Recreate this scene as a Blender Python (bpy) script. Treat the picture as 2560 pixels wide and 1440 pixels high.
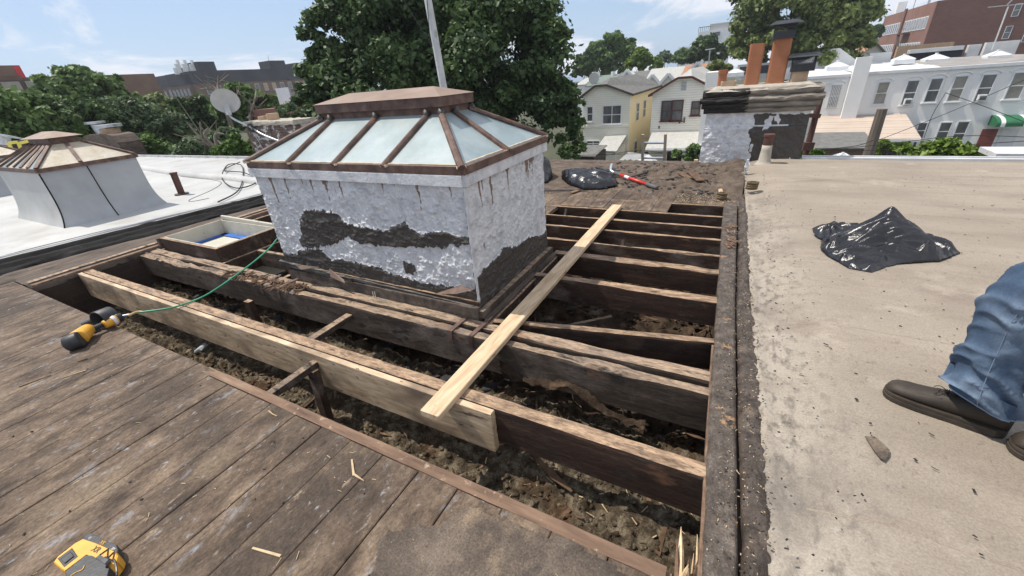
import bpy, math, random
import numpy as np
from mathutils import Vector, Matrix, Euler
random.seed(5); rng = np.random.default_rng(11)
sc = bpy.context.scene
for o in list(bpy.data.objects): bpy.data.objects.remove(o)
col = sc.collection

# ------------------------------------------------------------ camera (from the two vanishing points)
F = 1009.0; CU, CV = 1280.0, 720.0; EYE = 1.6
def _ray(u, v): return np.array([u - CU, -(v - CV), -F])
_x = -_ray(-721, 372); _x /= np.linalg.norm(_x)
_y = _ray(1890, 140); _y = -_y; _y /= np.linalg.norm(_y); _y -= _x * (_x @ _y); _y /= np.linalg.norm(_y)
_y = -_y if (_ray(1890, 140) @ _y) < 0 else _y
_z = np.cross(_x, _y)
RW = np.array([_x, _y, _z])
cam_d = bpy.data.cameras.new('camera'); cam = bpy.data.objects.new('camera', cam_d); col.objects.link(cam)
cam_d.sensor_width = 36; cam_d.lens = F / 2560 * 36; cam_d.clip_start = 0.05; cam_d.clip_end = 6000
cam.matrix_world = Matrix([list(RW[0]) + [0], list(RW[1]) + [0], list(RW[2]) + [EYE], [0, 0, 0, 1]])
sc.camera = cam

# ------------------------------------------------------------ light
SUN_EL = 60.0; LDIR = Vector((math.cos(math.radians(SUN_EL)), 0.075, -math.sin(math.radians(SUN_EL))))
sd = bpy.data.lights.new('sun', 'SUN'); sun = bpy.data.objects.new('sun', sd); col.objects.link(sun)
sd.energy = 4.8; sd.angle = math.radians(0.5); sd.color = (1.0, 0.93, 0.83)
sun.rotation_euler = LDIR.to_track_quat('-Z', 'Y').to_euler(); sun.location = (0, 0, 30)
w = bpy.data.worlds.new('World'); sc.world = w; w.use_nodes = True
nt = w.node_tree; N = nt.nodes; L = nt.links; N.clear()
sky = N.new('ShaderNodeTexSky'); sky.sky_type = 'NISHITA'; sky.sun_disc = False
sky.sun_elevation = math.radians(SUN_EL); sky.sun_rotation = math.radians(-90)
sky.air_density = 1.0; sky.dust_density = 1.0; sky.ozone_density = 1.2; sky.altitude = 20
bg1 = N.new('ShaderNodeBackground'); bg1.inputs[1].default_value = 0.12; L.new(sky.outputs[0], bg1.inputs[0])
bg3 = N.new('ShaderNodeBackground'); bg3.inputs[0].default_value = (0.43, 0.65, 1.0, 1); bg3.inputs[1].default_value = 0.88; mx0 = N.new('ShaderNodeMixShader'); mx0.inputs[0].default_value = 0.6; L.new(bg1.outputs[0], mx0.inputs[1]); L.new(bg3.outputs[0], mx0.inputs[2])
bg2 = N.new('ShaderNodeBackground'); bg2.inputs[0].default_value = (0.90, 0.925, 1.0, 1); bg2.inputs[1].default_value = 0.97
tc = N.new('ShaderNodeTexCoord'); mp = N.new('ShaderNodeMapping'); mp.inputs['Scale'].default_value = (2.2, 2.2, 9.0)
L.new(tc.outputs['Generated'], mp.inputs[0])
nz = N.new('ShaderNodeTexNoise'); nz.inputs['Scale'].default_value = 1.4; nz.inputs['Detail'].default_value = 9; nz.inputs['Roughness'].default_value = 0.6
nz.inputs['Distortion'].default_value = 0.6
L.new(mp.outputs[0], nz.inputs['Vector'])
sx = N.new('ShaderNodeSeparateXYZ'); L.new(tc.outputs['Generated'], sx.inputs[0])
m1 = N.new('ShaderNodeMath'); m1.operation = 'MULTIPLY_ADD'; m1.inputs[1].default_value = 0.12; L.new(sx.outputs[0], m1.inputs[0]); L.new(nz.outputs[0], m1.inputs[2])
rp = N.new('ShaderNodeMapRange'); rp.inputs[1].default_value = 0.41; rp.inputs[2].default_value = 0.55; rp.inputs[3].default_value = 0.10; rp.inputs[4].default_value = 0.95
rp.interpolation_type = 'SMOOTHSTEP'; L.new(m1.outputs[0], rp.inputs[0])
mx = N.new('ShaderNodeMixShader'); L.new(rp.outputs[0], mx.inputs[0]); L.new(mx0.outputs[0], mx.inputs[1]); L.new(bg2.outputs[0], mx.inputs[2])
wo = N.new('ShaderNodeOutputWorld'); L.new(mx.outputs[0], wo.inputs[0])
vs = sc.view_settings; vs.view_transform = 'Standard'; vs.look = 'None'; vs.exposure = 0.06; vs.gamma = 1.0; vs.use_curve_mapping = False
sc.render.engine = 'CYCLES'

# ------------------------------------------------------------ pixel -> known plane helpers
def _hit(u, v, ax, val):
    d = RW @ _ray(u, v); o = np.array([0, 0, EYE]); t = (val - o[ax]) / d[ax]; return o + d * t
def P(u, v, z=0.0): return _hit(u, v, 2, z)
def PY(u, v, Y): return _hit(u, v, 1, Y)
def PX(u, v, X): return _hit(u, v, 0, X)
def PD(u, v, dist):
    d = RW @ _ray(u, v); t = dist / math.hypot(d[0], d[1]); return np.array([0, 0, EYE]) + d * t
def depth(p): return float(-(RW.T @ (np.array(p) - [0, 0, EYE]))[2])

# ------------------------------------------------------------ noise
def _h(ix, iy, iz, s):
    n = (ix.astype(np.int64) * 374761393 + iy.astype(np.int64) * 668265263 + iz.astype(np.int64) * 2147483647 + s * 974634777) & 0xffffffff
    n = ((n ^ (n >> 13)) * 1274126177) & 0xffffffff
    return ((n ^ (n >> 16)) & 0xffff) / 65535.0
def vnoise(x, y, z=None, s=0):
    x = np.asarray(x, float); y = np.asarray(y, float); z = np.zeros_like(x) if z is None else np.asarray(z, float)
    ix, iy, iz = np.floor(x), np.floor(y), np.floor(z); fx, fy, fz = x - ix, y - iy, z - iz
    fx, fy, fz = [f * f * (3 - 2 * f) for f in (fx, fy, fz)]
    r = 0
    for a in (0, 1):
        for b in (0, 1):
            for c in (0, 1):
                r = r + _h(ix + a, iy + b, iz + c, s) * (fx if a else 1 - fx) * (fy if b else 1 - fy) * (fz if c else 1 - fz)
    return r
def fbm(x, y, z=None, o=5, s=0, g=0.5):
    r = 0; a = 1; t = 0; k = 1.0
    for i in range(o):
        r = r + a * vnoise(np.asarray(x) * k, np.asarray(y) * k, None if z is None else np.asarray(z) * k, s + i * 17); t += a; a *= g; k *= 2.03
    return r / t

# ------------------------------------------------------------ materials
MATS = {}
def pm(name, stops, scale=6, stretch=(1, 1, 1), detail=9, nr=0.62, rough=0.85, bump=0.35, bdist=0.01, bscale=None, bstretch=None,
       layers=(), rand=0.0, metallic=0.0, spec=0.4, brick=None, wave=None, lines=None, leaf=0.0, coat=0.0, dist=0.0, grain=0.0, gscale=150, gstretch=(1, 1, 1)):
    m = bpy.data.materials.new(name); m.use_nodes = True; t = m.node_tree; n = t.nodes; l = t.links
    b = n['Principled BSDF']; b.inputs['Roughness'].default_value = rough; b.inputs['Metallic'].default_value = metallic
    b.inputs['Specular IOR Level'].default_value = spec
    if coat: b.inputs['Coat Weight'].default_value = coat; b.inputs['Coat Roughness'].default_value = 0.12
    g = n.new('ShaderNodeNewGeometry')
    def noise(sc_, st, det=detail, seed=0.0, r=nr, d=0.0):
        mpn = n.new('ShaderNodeMapping'); mpn.inputs['Scale'].default_value = st; mpn.inputs['Location'].default_value = (seed, seed * 1.7, seed * .6)
        l.new(g.outputs['Position'], mpn.inputs[0])
        z = n.new('ShaderNodeTexNoise'); z.inputs['Scale'].default_value = sc_; z.inputs['Detail'].default_value = det; z.inputs['Roughness'].default_value = r
        z.inputs['Distortion'].default_value = d
        l.new(mpn.outputs[0], z.inputs['Vector']); return z.outputs[0]
    base = noise(scale, stretch, d=dist)
    cr = n.new('ShaderNodeValToRGB'); l.new(base, cr.inputs[0]); el = cr.color_ramp.elements
    while len(el) > 1: el.remove(el[0])
    el[0].position = stops[0][0]; el[0].color = (*stops[0][1], 1)
    for p, c in stops[1:]:
        e = el.new(p); e.color = (*c, 1)
    c = cr.outputs[0]
    def mix(fac, a, bcol, mode='MIX'):
        x = n.new('ShaderNodeMix'); x.data_type = 'RGBA'; x.blend_type = mode
        if isinstance(fac, float): x.inputs[0].default_value = fac
        else: l.new(fac, x.inputs[0])
        l.new(a, x.inputs[6])
        if isinstance(bcol, tuple): x.inputs[7].default_value = (*bcol, 1)
        else: l.new(bcol, x.inputs[7])
        return x.outputs[2]
    def mr(v, lo, hi, o0=0.0, o1=1.0):
        r = n.new('ShaderNodeMapRange'); r.inputs[1].default_value = lo; r.inputs[2].default_value = hi; r.inputs[3].default_value = o0; r.inputs[4].default_value = o1
        l.new(v, r.inputs[0]); return r.outputs[0]
    hgt = None
    if brick:
        ax, bw, bh, bc1, bc2, mo = brick
        sp = n.new('ShaderNodeSeparateXYZ'); l.new(g.outputs['Position'], sp.inputs[0]); cb = n.new('ShaderNodeCombineXYZ')
        l.new(sp.outputs[0 if ax == 'x' else 1], cb.inputs[0]); l.new(sp.outputs[2], cb.inputs[1])
        bt = n.new('ShaderNodeTexBrick'); l.new(cb.outputs[0], bt.inputs['Vector']); bt.inputs['Scale'].default_value = 1
        bt.inputs['Brick Width'].default_value = bw; bt.inputs['Row Height'].default_value = bh; bt.inputs['Mortar Size'].default_value = bh * 0.09
        bt.inputs['Color1'].default_value = (*bc1, 1); bt.inputs['Color2'].default_value = (*bc2, 1); bt.inputs['Mortar'].default_value = (*mo, 1)
        c = mix(0.5, c, bt.outputs[0]); hgt = bt.outputs[1]
    if lines:   # horizontal clapboard style relief: (axis, pitch)
        ax, pitch, dark = lines
        sp = n.new('ShaderNodeSeparateXYZ'); l.new(g.outputs['Position'], sp.inputs[0])
        d_ = n.new('ShaderNodeMath'); d_.operation = 'DIVIDE'; d_.inputs[1].default_value = pitch; l.new(sp.outputs['xyz'.index(ax)], d_.inputs[0])
        fr = n.new('ShaderNodeMath'); fr.operation = 'FRACT'; l.new(d_.outputs[0], fr.inputs[0])
        c = mix(mr(fr.outputs[0], 0.0, 0.16, 1.0, 0.0), c, dark); hgt = fr.outputs[0]
    for ly in layers:
        if ly[0] == 'attr':
            _, an, cc, sc_, amt = ly
            at = n.new('ShaderNodeAttribute'); at.attribute_name = an
            nn = noise(sc_, (1, 1, 1), seed=3.3)
            ad = n.new('ShaderNodeMath'); ad.operation = 'MULTIPLY_ADD'; ad.inputs[1].default_value = amt; l.new(nn, ad.inputs[0]); l.new(at.outputs['Fac'], ad.inputs[2])
            sb = n.new('ShaderNodeMath'); sb.operation = 'SUBTRACT'; sb.inputs[1].default_value = amt * 0.5; l.new(ad.outputs[0], sb.inputs[0])
            c2 = mix(noise(30, (1, 1, 1), seed=9), c, tuple(cc)) if False else None
            c = mix(mr(sb.outputs[0], 0.47, 0.53), c, tuple(cc))
        elif ly[0] == 'soft':
            _, an, cc, sc_, lo, hi, st = ly
            at = n.new('ShaderNodeAttribute'); at.attribute_name = an
            f = n.new('ShaderNodeMath'); f.operation = 'MULTIPLY'; l.new(at.outputs['Fac'], f.inputs[0]); l.new(mr(noise(sc_, st, seed=4.4), lo, hi), f.inputs[1])
            c = mix(f.outputs[0], c, tuple(cc))
        elif ly[0] == 'up':     # paler colour on upward faces, broken up by noise
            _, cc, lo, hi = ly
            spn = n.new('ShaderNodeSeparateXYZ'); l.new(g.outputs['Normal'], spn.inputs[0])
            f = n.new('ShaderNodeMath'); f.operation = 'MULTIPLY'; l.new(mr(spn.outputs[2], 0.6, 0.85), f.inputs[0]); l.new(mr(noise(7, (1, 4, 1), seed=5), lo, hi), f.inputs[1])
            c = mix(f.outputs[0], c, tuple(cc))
        else:
            cc, sc_, lo, hi, st, seed = ly
            c = mix(mr(noise(sc_, st, seed=seed), lo, hi), c, tuple(cc))
    if rand or leaf:
        oi = n.new('ShaderNodeObjectInfo'); hs = n.new('ShaderNodeHueSaturation'); l.new(c, hs.inputs['Color'])
        if leaf:
            at = n.new('ShaderNodeAttribute'); at.attribute_name = 'tone'
            l.new(mr(at.outputs['Fac'], 0, 1, 1 - leaf, 1 + leaf), hs.inputs['Value'])
            l.new(mr(at.outputs['Fac'], 0, 1, 0.515, 0.485), hs.inputs['Hue'])
        else: l.new(mr(oi.outputs['Random'], 0, 1, 1 - rand, 1 + rand), hs.inputs['Value'])
        c = hs.outputs[0]
    if grain:
        hg = n.new('ShaderNodeHueSaturation'); l.new(c, hg.inputs['Color']); l.new(mr(noise(gscale, gstretch, det=3, seed=2.2, r=.8), .3, .7, 1 - grain, 1 + grain), hg.inputs['Value']); c = hg.outputs[0]
    l.new(c, b.inputs['Base Color'])
    if bump:
        bn = noise(bscale or scale * 3, bstretch or stretch, seed=1.3, r=0.7)
        if hgt is not None:
            a2 = n.new('ShaderNodeMath'); a2.operation = 'MULTIPLY_ADD'; a2.inputs[1].default_value = 0.4; l.new(bn, a2.inputs[0]); l.new(hgt, a2.inputs[2]); bn = a2.outputs[0]
        bp = n.new('ShaderNodeBump'); bp.inputs['Strength'].default_value = bump; bp.inputs['Distance'].default_value = bdist
        l.new(bn, bp.inputs['Height']); l.new(bp.outputs[0], b.inputs['Normal'])
    if leaf:
        b.inputs['Subsurface Weight'].default_value = 0.0
        tr = n.new('ShaderNodeBsdfTranslucent'); l.new(c, tr.inputs[0]); ms = n.new('ShaderNodeMixShader'); ms.inputs[0].default_value = 0.3
        l.new(b.outputs[0], ms.inputs[1]); l.new(tr.outputs[0], ms.inputs[2]); l.new(ms.outputs[0], n['Material Output'].inputs[0])
    MATS[name] = m; return m

# ------------------------------------------------------------ objects
def set_props(o, label=None, cat=None, group=None, kind=None):
    if label: o['label'] = label
    if cat: o['category'] = cat
    if group: o['group'] = group
    if kind: o['kind'] = kind
    return o
def thing(name, loc, label, cat, group=None):
    o = bpy.data.objects.new(name, None); col.objects.link(o); o.location = [float(a) for a in loc]; o.empty_display_size = 0.1
    return set_props(o, label, cat, group)
def absloc(o):
    v = Vector((0, 0, 0))
    while o is not None: v = v + o.location; o = o.parent
    return v
def mk(name, geo, mat, parent=None, smooth=False, attrs=None, label=None, cat=None, group=None, kind=None):
    V, Fc = geo; V = np.asarray(V, float).reshape(-1, 3)
    lo, hi = V.min(0), V.max(0); c = np.array([(lo[0] + hi[0]) / 2, (lo[1] + hi[1]) / 2, lo[2]])
    me = bpy.data.meshes.new(name)
    if isinstance(Fc, np.ndarray):
        k = Fc.shape[1]; me.vertices.add(len(V)); me.vertices.foreach_set('co', (V - c).ravel())
        me.loops.add(Fc.size); me.loops.foreach_set('vertex_index', Fc.ravel().astype(np.int32))
        me.polygons.add(len(Fc)); me.polygons.foreach_set('loop_start', np.arange(0, Fc.size, k, dtype=np.int32)); me.update(calc_edges=True)
    else:
        me.from_pydata((V - c).tolist(), [], [tuple(int(i) for i in f) for f in Fc]); me.update()
    if attrs:
        for an, av in attrs.items():
            a = me.attributes.new(an, 'FLOAT', 'POINT'); a.data.foreach_set('value', np.asarray(av, float).ravel())
    if smooth: me.polygons.foreach_set('use_smooth', [True] * len(me.polygons))
    me.materials.append(mat if not isinstance(mat, str) else MATS[mat])
    o = bpy.data.objects.new(name, me); col.objects.link(o)
    if parent is not None:
        o.parent = parent; o.location = Vector(c.tolist()) - absloc(parent)
    else: o.location = c.tolist()
    return set_props(o, label, cat, group, kind)
def join(*gs):
    V = []; Fs = []; n = 0
    for v, f in gs:
        v = np.asarray(v, float).reshape(-1, 3); V.append(v); Fs += [tuple(int(i) + n for i in q) for q in f]; n += len(v)
    return np.concatenate(V), Fs
BF = [(0, 3, 2, 1), (4, 5, 6, 7), (0, 1, 5, 4), (1, 2, 6, 5), (2, 3, 7, 6), (3, 0, 4, 7)]
def box(x0, x1, y0, y1, z0, z1):
    return np.array([(x0, y0, z0), (x1, y0, z0), (x1, y1, z0), (x0, y1, z0), (x0, y0, z1), (x1, y0, z1), (x1, y1, z1), (x0, y1, z1)], float), list(BF)
def bar(p, q, w_, h_, up=(0, 0, 1)):
    p, q, up = [np.array(a, float) for a in (p, q, up)]; d = q - p; d /= np.linalg.norm(d)
    s = np.cross(d, up); s /= np.linalg.norm(s); u = np.cross(s, d)
    V = [a + s * sx_ * w_ / 2 + u * sz * h_ / 2 for a in (p, q) for sx_, sz in ((-1, -1), (1, -1), (1, 1), (-1, 1))]
    return np.array(V), [(0, 1, 2, 3), (7, 6, 5, 4), (0, 4, 5, 1), (1, 5, 6, 2), (2, 6, 7, 3), (3, 7, 4, 0)]
def bevbar(p, q, w_, h_, b=0.008, up=(0, 0, 1)):
    p, q, up = [np.array(a, float) for a in (p, q, up)]; d = q - p; Ln = np.linalg.norm(d); d /= Ln
    s = np.cross(d, up); s /= np.linalg.norm(s); u = np.cross(s, d); prof = []
    for sx_, sz in ((-1, -1), (1, -1), (1, 1), (-1, 1)):
        a = (sx_ * (w_ / 2 - b), sz * h_ / 2); c_ = (sx_ * w_ / 2, sz * (h_ / 2 - b)); prof += [c_, a] if sx_ * sz > 0 else [a, c_]
    return loft([[c0 + s * x * k + u * z * k for x, z in prof] for c0, k in ((p, .9), (p + d * b, 1), (q - d * b, 1), (q, .9))])
def loft(rings, cap=True, closed=True):
    n = len(rings[0]); V = np.array(rings, float).reshape(-1, 3); Fs = []
    for i in range(len(rings) - 1):
        for j in range(n if closed else n - 1):
            a = i * n + j; b = i * n + (j + 1) % n; Fs.append((a, b, b + n, a + n))
    if cap: Fs.append(tuple(range(n - 1, -1, -1))); Fs.append(tuple(range((len(rings) - 1) * n, len(rings) * n)))
    return V, Fs
def tube(pts, r, n=8, cap=True):
    pts = [np.array(p, float) for p in pts]; rs = r if hasattr(r, '__len__') else [r] * len(pts); rings = []; ref = None
    for i, p in enumerate(pts):
        d = pts[min(i + 1, len(pts) - 1)] - pts[max(i - 1, 0)]; d /= np.linalg.norm(d) + 1e-9
        if ref is None: ref = np.array([0, 0, 1.]) if abs(d[2]) < .9 else np.array([1., 0, 0])
        s = np.cross(d, ref); s /= np.linalg.norm(s); u = np.cross(s, d); ref = u
        rings.append([p + (s * math.cos(2 * math.pi * k / n) + u * math.sin(2 * math.pi * k / n)) * rs[i] for k in range(n)])
    return loft(rings, cap)
def cyl(p, q, r, n=16, r2=None): return tube([p, q], [r, r if r2 is None else r2], n)
def spline(pts, n=40):
    pts = np.array(pts, float); k = len(pts); out = []
    for t in np.linspace(0, k - 1.0001, n):
        i = int(t); f = t - i; p0, p1, p2, p3 = pts[max(i - 1, 0)], pts[i], pts[min(i + 1, k - 1)], pts[min(i + 2, k - 1)]
        out.append(0.5 * ((2 * p1) + (-p0 + p2) * f + (2 * p0 - 5 * p1 + 4 * p2 - p3) * f * f + (-p0 + 3 * p1 - 3 * p2 + p3) * f ** 3))
    return out
def grid_faces(nu, nv):
    i, j = np.meshgrid(np.arange(nu - 1), np.arange(nv - 1), indexing='ij'); a = (i * nv + j).ravel()
    return np.stack([a, a + nv, a + nv + 1, a + 1], 1)
def prism(poly, z0, z1):     # poly list of xy
    n = len(poly); A = sum(poly[i][0] * poly[(i + 1) % n][1] - poly[(i + 1) % n][0] * poly[i][1] for i in range(n))
    if A < 0: poly = poly[::-1]
    V = [(x, y, z0) for x, y in poly] + [(x, y, z1) for x, y in poly]
    return np.array(V, float), [tuple(range(n - 1, -1, -1)), tuple(range(n, 2 * n))] + [(i, (i + 1) % n, (i + 1) % n + n, i + n) for i in range(n)]
def prism_y(poly, y0, y1):   # poly list of xz, extruded along y
    V = [(x, y0, z) for x, z in poly] + [(x, y1, z) for x, z in poly]; n = len(poly)
    return np.array(V, float), [tuple(range(n)), tuple(range(2 * n - 1, n - 1, -1))] + [(i, i + n, (i + 1) % n + n, (i + 1) % n) for i in range(n)]
def sheet(pts, t=0.02, nrm=(0, 0, 1)):   # thick polygon
    V = np.array(pts, float); n = len(V); nn = np.array(nrm, float) * t
    return np.concatenate([V, V - nn]), [tuple(range(n)), tuple(range(2 * n - 1, n - 1, -1))] + [(i, i + n, (i + 1) % n + n, (i + 1) % n) for i in range(n)]
def rough_beam(p, q, w_, h_, seg=0.04, amp=0.004, seed=0, rot=0.0, topamp=0.0):
    """timber whose axis runs p->q along the middle of its TOP; ragged arrises"""
    p, q = np.array(p, float), np.array(q, float); d = q - p; Ln = np.linalg.norm(d); d /= Ln
    s = np.array([d[1], -d[0], 0.0]); s /= np.linalg.norm(s); m = max(2, int(Ln / seg)); rings = []
    prof = [(-.5, -1), (0, -1), (.5, -1), (.5, -.55), (.5, -.08), (.46, -.01), (.2, 0), (-.2, 0), (-.46, -.01), (-.5, -.08), (-.5, -.55)]
    for i in range(m + 1):
        c_ = p + d * Ln * i / m; ring = []
        for j, (a, b) in enumerate(prof):
            n1 = fbm(i * seg * 5 + seed * 7.1, j * 1.7 + seed, s=3) - .5; n2 = fbm(i * seg * 9, j * 1.3 + seed * 3.7, s=9) - .5
            top = topamp * max(0, fbm(i * seg * 3 + seed, j * .6, s=21) - .5) * 4 if b > -.1 else 0
            ring.append(c_ + s * (a * w_ + n1 * amp * 2) + np.array([0, 0, b * h_ + n2 * amp * 2 - top]))
        rings.append(ring)
    return loft(rings)
def inpoly(x, y, poly):
    x = np.asarray(x); y = np.asarray(y); r = np.zeros(x.shape, bool); n = len(poly)
    for i in range(n):
        x1, y1 = poly[i]; x2, y2 = poly[(i + 1) % n]
        c_ = ((y1 > y) != (y2 > y)) & (x < (x2 - x1) * (y - y1) / (y2 - y1 + 1e-12) + x1); r ^= c_
    return r
def polysdf(x, y, poly):
    d = np.full(x.shape, 1e9); n = len(poly)
    for i in range(n):
        a = np.array(poly[i]); b = np.array(poly[(i + 1) % n]); ab = b - a
        t = np.clip(((x - a[0]) * ab[0] + (y - a[1]) * ab[1]) / (ab @ ab + 1e-12), 0, 1)
        d = np.minimum(d, np.hypot(x - a[0] - t * ab[0], y - a[1] - t * ab[1]))
    return np.where(inpoly(x, y, poly), d, -d)
def scatter(n, samp, size, flat=0.3, seed=1, rot3=True):
    """many little irregular chips as one mesh"""
    r = np.random.default_rng(seed); V = []; Fs = []
    for i in range(n):
        x, y, z = samp(r); a, b, c_ = size(r); th = r.uniform(0, 6.28); tilt = r.uniform(-.35, .35)
        pts = np.array([(-1, -1, 0), (1, -.7, 0), (.9, 1, 0), (-.8, .8, 0), (-.8, -.8, 1), (.8, -.6, 1), (.7, .8, 1), (-.7, .7, 1)]) * [a, b, c_] * r.uniform(.75, 1.2, (8, 3))
        ct, st = math.cos(th), math.sin(th); R_ = np.array([[ct, -st, 0], [st, ct, 0], [0, 0, 1]]); T = np.array([[1, 0, 0], [0, math.cos(tilt), -math.sin(tilt)], [0, math.sin(tilt), math.cos(tilt)]])
        k = len(V) * 8; V.append(pts @ T.T @ R_.T + [x, y, z]); Fs += [tuple(k + q for q in f) for f in BF]
    return np.concatenate(V), Fs

# ------------------------------------------------------------ material library
pm('deck_wood', [(.32, (.040, .028, .020)), (.46, (.100, .070, .049)), (.58, (.155, .111, .078)), (.74, (.26, .19, .13))], scale=5.5, stretch=(1.5, .7, 1), rough=.8, bump=1.0, bdist=.006, bscale=55, bstretch=(1, .5, 1), rand=.07, spec=.3, grain=.42, gscale=70, gstretch=(1.2, .8, 1),
   layers=[((.27, .275, .29), 7, .60, .76, (1.3, .7, 1), 4.0), ((.36, .26, .16), 4.3, .62, .82, (1.6, .7, 1), 11.0), ((.06, .044, .033), 1.5, .50, .66, (1, .8, 1), 21.0), ((.24, .18, .12), 1.7, .56, .74, (1, .6, 1), 71.0), ((.25, .255, .27), 26, .62, .72, (1.3, .7, 1), 44.0), ((.5, .42, .32), 60, .68, .76, (1, 1, 1), 2.0), ((.035, .028, .024), 13, .60, .74, (1.4, .7, 1), 31.0), ((.30, .225, .16), 16, .62, .74, (1.6, .6, 1), 41.0)])
pm('tar_felt', [(.3, (.045, .034, .026)), (.5, (.100, .076, .058)), (.72, (.19, .148, .112))], scale=5.5, rough=.78, bump=.9, grain=.5, gscale=110, bdist=.006, bscale=60, layers=[((.21, .205, .21), 5.4, .62, .76, (1, 1, 1), 6.0), ((.26, .19, .125), 3.3, .56, .72, (1, .7, 1), 26.0), ((.45, .38, .28), 75, .68, .76, (1, 1, 1), 8.0), ((.05, .04, .035), 4, .6, .7, (1, 1, 1), 17.)])
pm('edge_wood', [(.3, (.09, .052, .034)), (.55, (.20, .125, .082)), (.8, (.33, .23, .155))], scale=4, stretch=(.6, 4, 4), rough=.8, bump=.5, bscale=40, bstretch=(.3, 1, 1), layers=[((.45, .36, .24), 20, .6, .75, (1, 1, 1), 3.)])
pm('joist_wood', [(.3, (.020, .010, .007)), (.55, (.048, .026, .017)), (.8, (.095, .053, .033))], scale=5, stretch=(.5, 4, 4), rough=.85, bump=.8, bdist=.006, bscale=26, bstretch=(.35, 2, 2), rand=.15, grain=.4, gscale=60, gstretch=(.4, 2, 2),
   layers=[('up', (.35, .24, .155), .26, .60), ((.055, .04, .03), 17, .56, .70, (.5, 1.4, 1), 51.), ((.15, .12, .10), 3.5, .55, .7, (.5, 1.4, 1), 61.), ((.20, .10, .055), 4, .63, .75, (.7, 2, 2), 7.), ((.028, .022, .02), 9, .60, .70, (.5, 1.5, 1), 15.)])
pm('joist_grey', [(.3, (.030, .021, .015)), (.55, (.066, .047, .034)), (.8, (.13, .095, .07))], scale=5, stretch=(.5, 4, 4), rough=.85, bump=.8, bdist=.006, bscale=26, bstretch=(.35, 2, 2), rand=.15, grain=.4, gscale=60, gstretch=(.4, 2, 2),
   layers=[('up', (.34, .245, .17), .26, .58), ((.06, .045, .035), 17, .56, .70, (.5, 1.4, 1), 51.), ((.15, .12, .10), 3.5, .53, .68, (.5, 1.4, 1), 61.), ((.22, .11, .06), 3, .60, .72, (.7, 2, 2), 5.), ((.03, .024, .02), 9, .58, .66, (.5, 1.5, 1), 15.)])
pm('new_lumber', [(.3, (.36, .245, .15)), (.5, (.54, .40, .26)), (.7, (.68, .54, .37))], scale=2.6, stretch=(1.4, 9, 9), rough=.62, bump=.25, bscale=30, bstretch=(.2, 2, 2), nr=.5, dist=1.2,
   layers=[((.13, .09, .07), 8, .66, .74, (.6, 2, 2), 4.), ((.20, .145, .10), 2.6, .46, .66, (1, 1.5, 1.5), 14.), ((.10, .07, .05), 22, .64, .72, (.7, 2, 2), 24.)])
pm('plank_wood', [(.3, (.42, .29, .18)), (.5, (.56, .41, .26)), (.7, (.66, .51, .345))], scale=2.6, stretch=(9, 1.2, 9), rough=.62, bump=.25, bscale=30, bstretch=(2, .2, 2), nr=.5, dist=1.3,
   layers=[((.20, .13, .09), 9, .68, .76, (2, .7, 2), 4.)])
pm('splinter_wood', [(.3, (.45, .28, .14)), (.7, (.78, .60, .38))], scale=9, stretch=(3, 3, 1), rough=.7, bump=.3)
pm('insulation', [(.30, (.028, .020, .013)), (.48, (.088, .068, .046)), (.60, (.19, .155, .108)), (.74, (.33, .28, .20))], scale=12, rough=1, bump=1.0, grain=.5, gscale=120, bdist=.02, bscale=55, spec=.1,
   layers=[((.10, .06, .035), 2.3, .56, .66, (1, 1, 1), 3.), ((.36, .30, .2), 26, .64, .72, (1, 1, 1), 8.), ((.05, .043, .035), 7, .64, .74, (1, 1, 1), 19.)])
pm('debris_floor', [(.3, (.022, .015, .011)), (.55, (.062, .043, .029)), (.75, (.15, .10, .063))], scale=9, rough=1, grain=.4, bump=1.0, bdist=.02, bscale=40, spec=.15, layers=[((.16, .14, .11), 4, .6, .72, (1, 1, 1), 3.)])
pm('chip_wood', [(.3, (.05, .032, .022)), (.6, (.16, .095, .055)), (.8, (.36, .24, .14))], scale=14, rough=.9, bump=.5, rand=.2)
pm('straw', [(.3, (.34, .24, .13)), (.7, (.58, .46, .29))], scale=14, rough=.8, bump=.2)
pm('black_chip', [(.3, (.012, .011, .011)), (.7, (.045, .04, .038))], scale=14, rough=.8, bump=.5)
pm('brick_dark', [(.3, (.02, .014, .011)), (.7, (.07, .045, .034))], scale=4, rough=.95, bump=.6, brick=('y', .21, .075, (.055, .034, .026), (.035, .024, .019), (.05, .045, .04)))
pm('tar', [(.3, (.028, .020, .015)), (.55, (.072, .054, .042)), (.8, (.15, .115, .088))], scale=11, rough=.5, grain=.5, bump=.9, bdist=.012, bscale=34, spec=.5, layers=[((.36, .28, .17), 55, .66, .74, (1, 1, 1), 2.), ((.20, .14, .09), 4, .63, .7, (1, 1, 1), 8.)])
pm('curb_tar', [(.3, (.040, .030, .023)), (.5, (.088, .070, .056)), (.72, (.175, .145, .12))], scale=13, rough=.5, grain=.6, gscale=140, bump=.9, bdist=.008, bscale=60, spec=.35, layers=[((.27, .165, .09), 6.2, .63, .66, (1, 1, 1), 5.), ((.32, .31, .32), 70, .64, .72, (1, 1, 1), 2.), ((.16, .12, .095), 2.2, .54, .7, (1, .6, 1), 12.)])
pm('black_membrane', [(.3, (.008, .008, .009)), (.6, (.020, .019, .019)), (.8, (.05, .045, .042))], scale=9, rough=.85, bump=1, bdist=.02, bscale=30, spec=.15, stretch=(1, .4, 1), layers=[((.10, .075, .055), 5, .66, .74, (2, .5, 1), 3.)])
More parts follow.
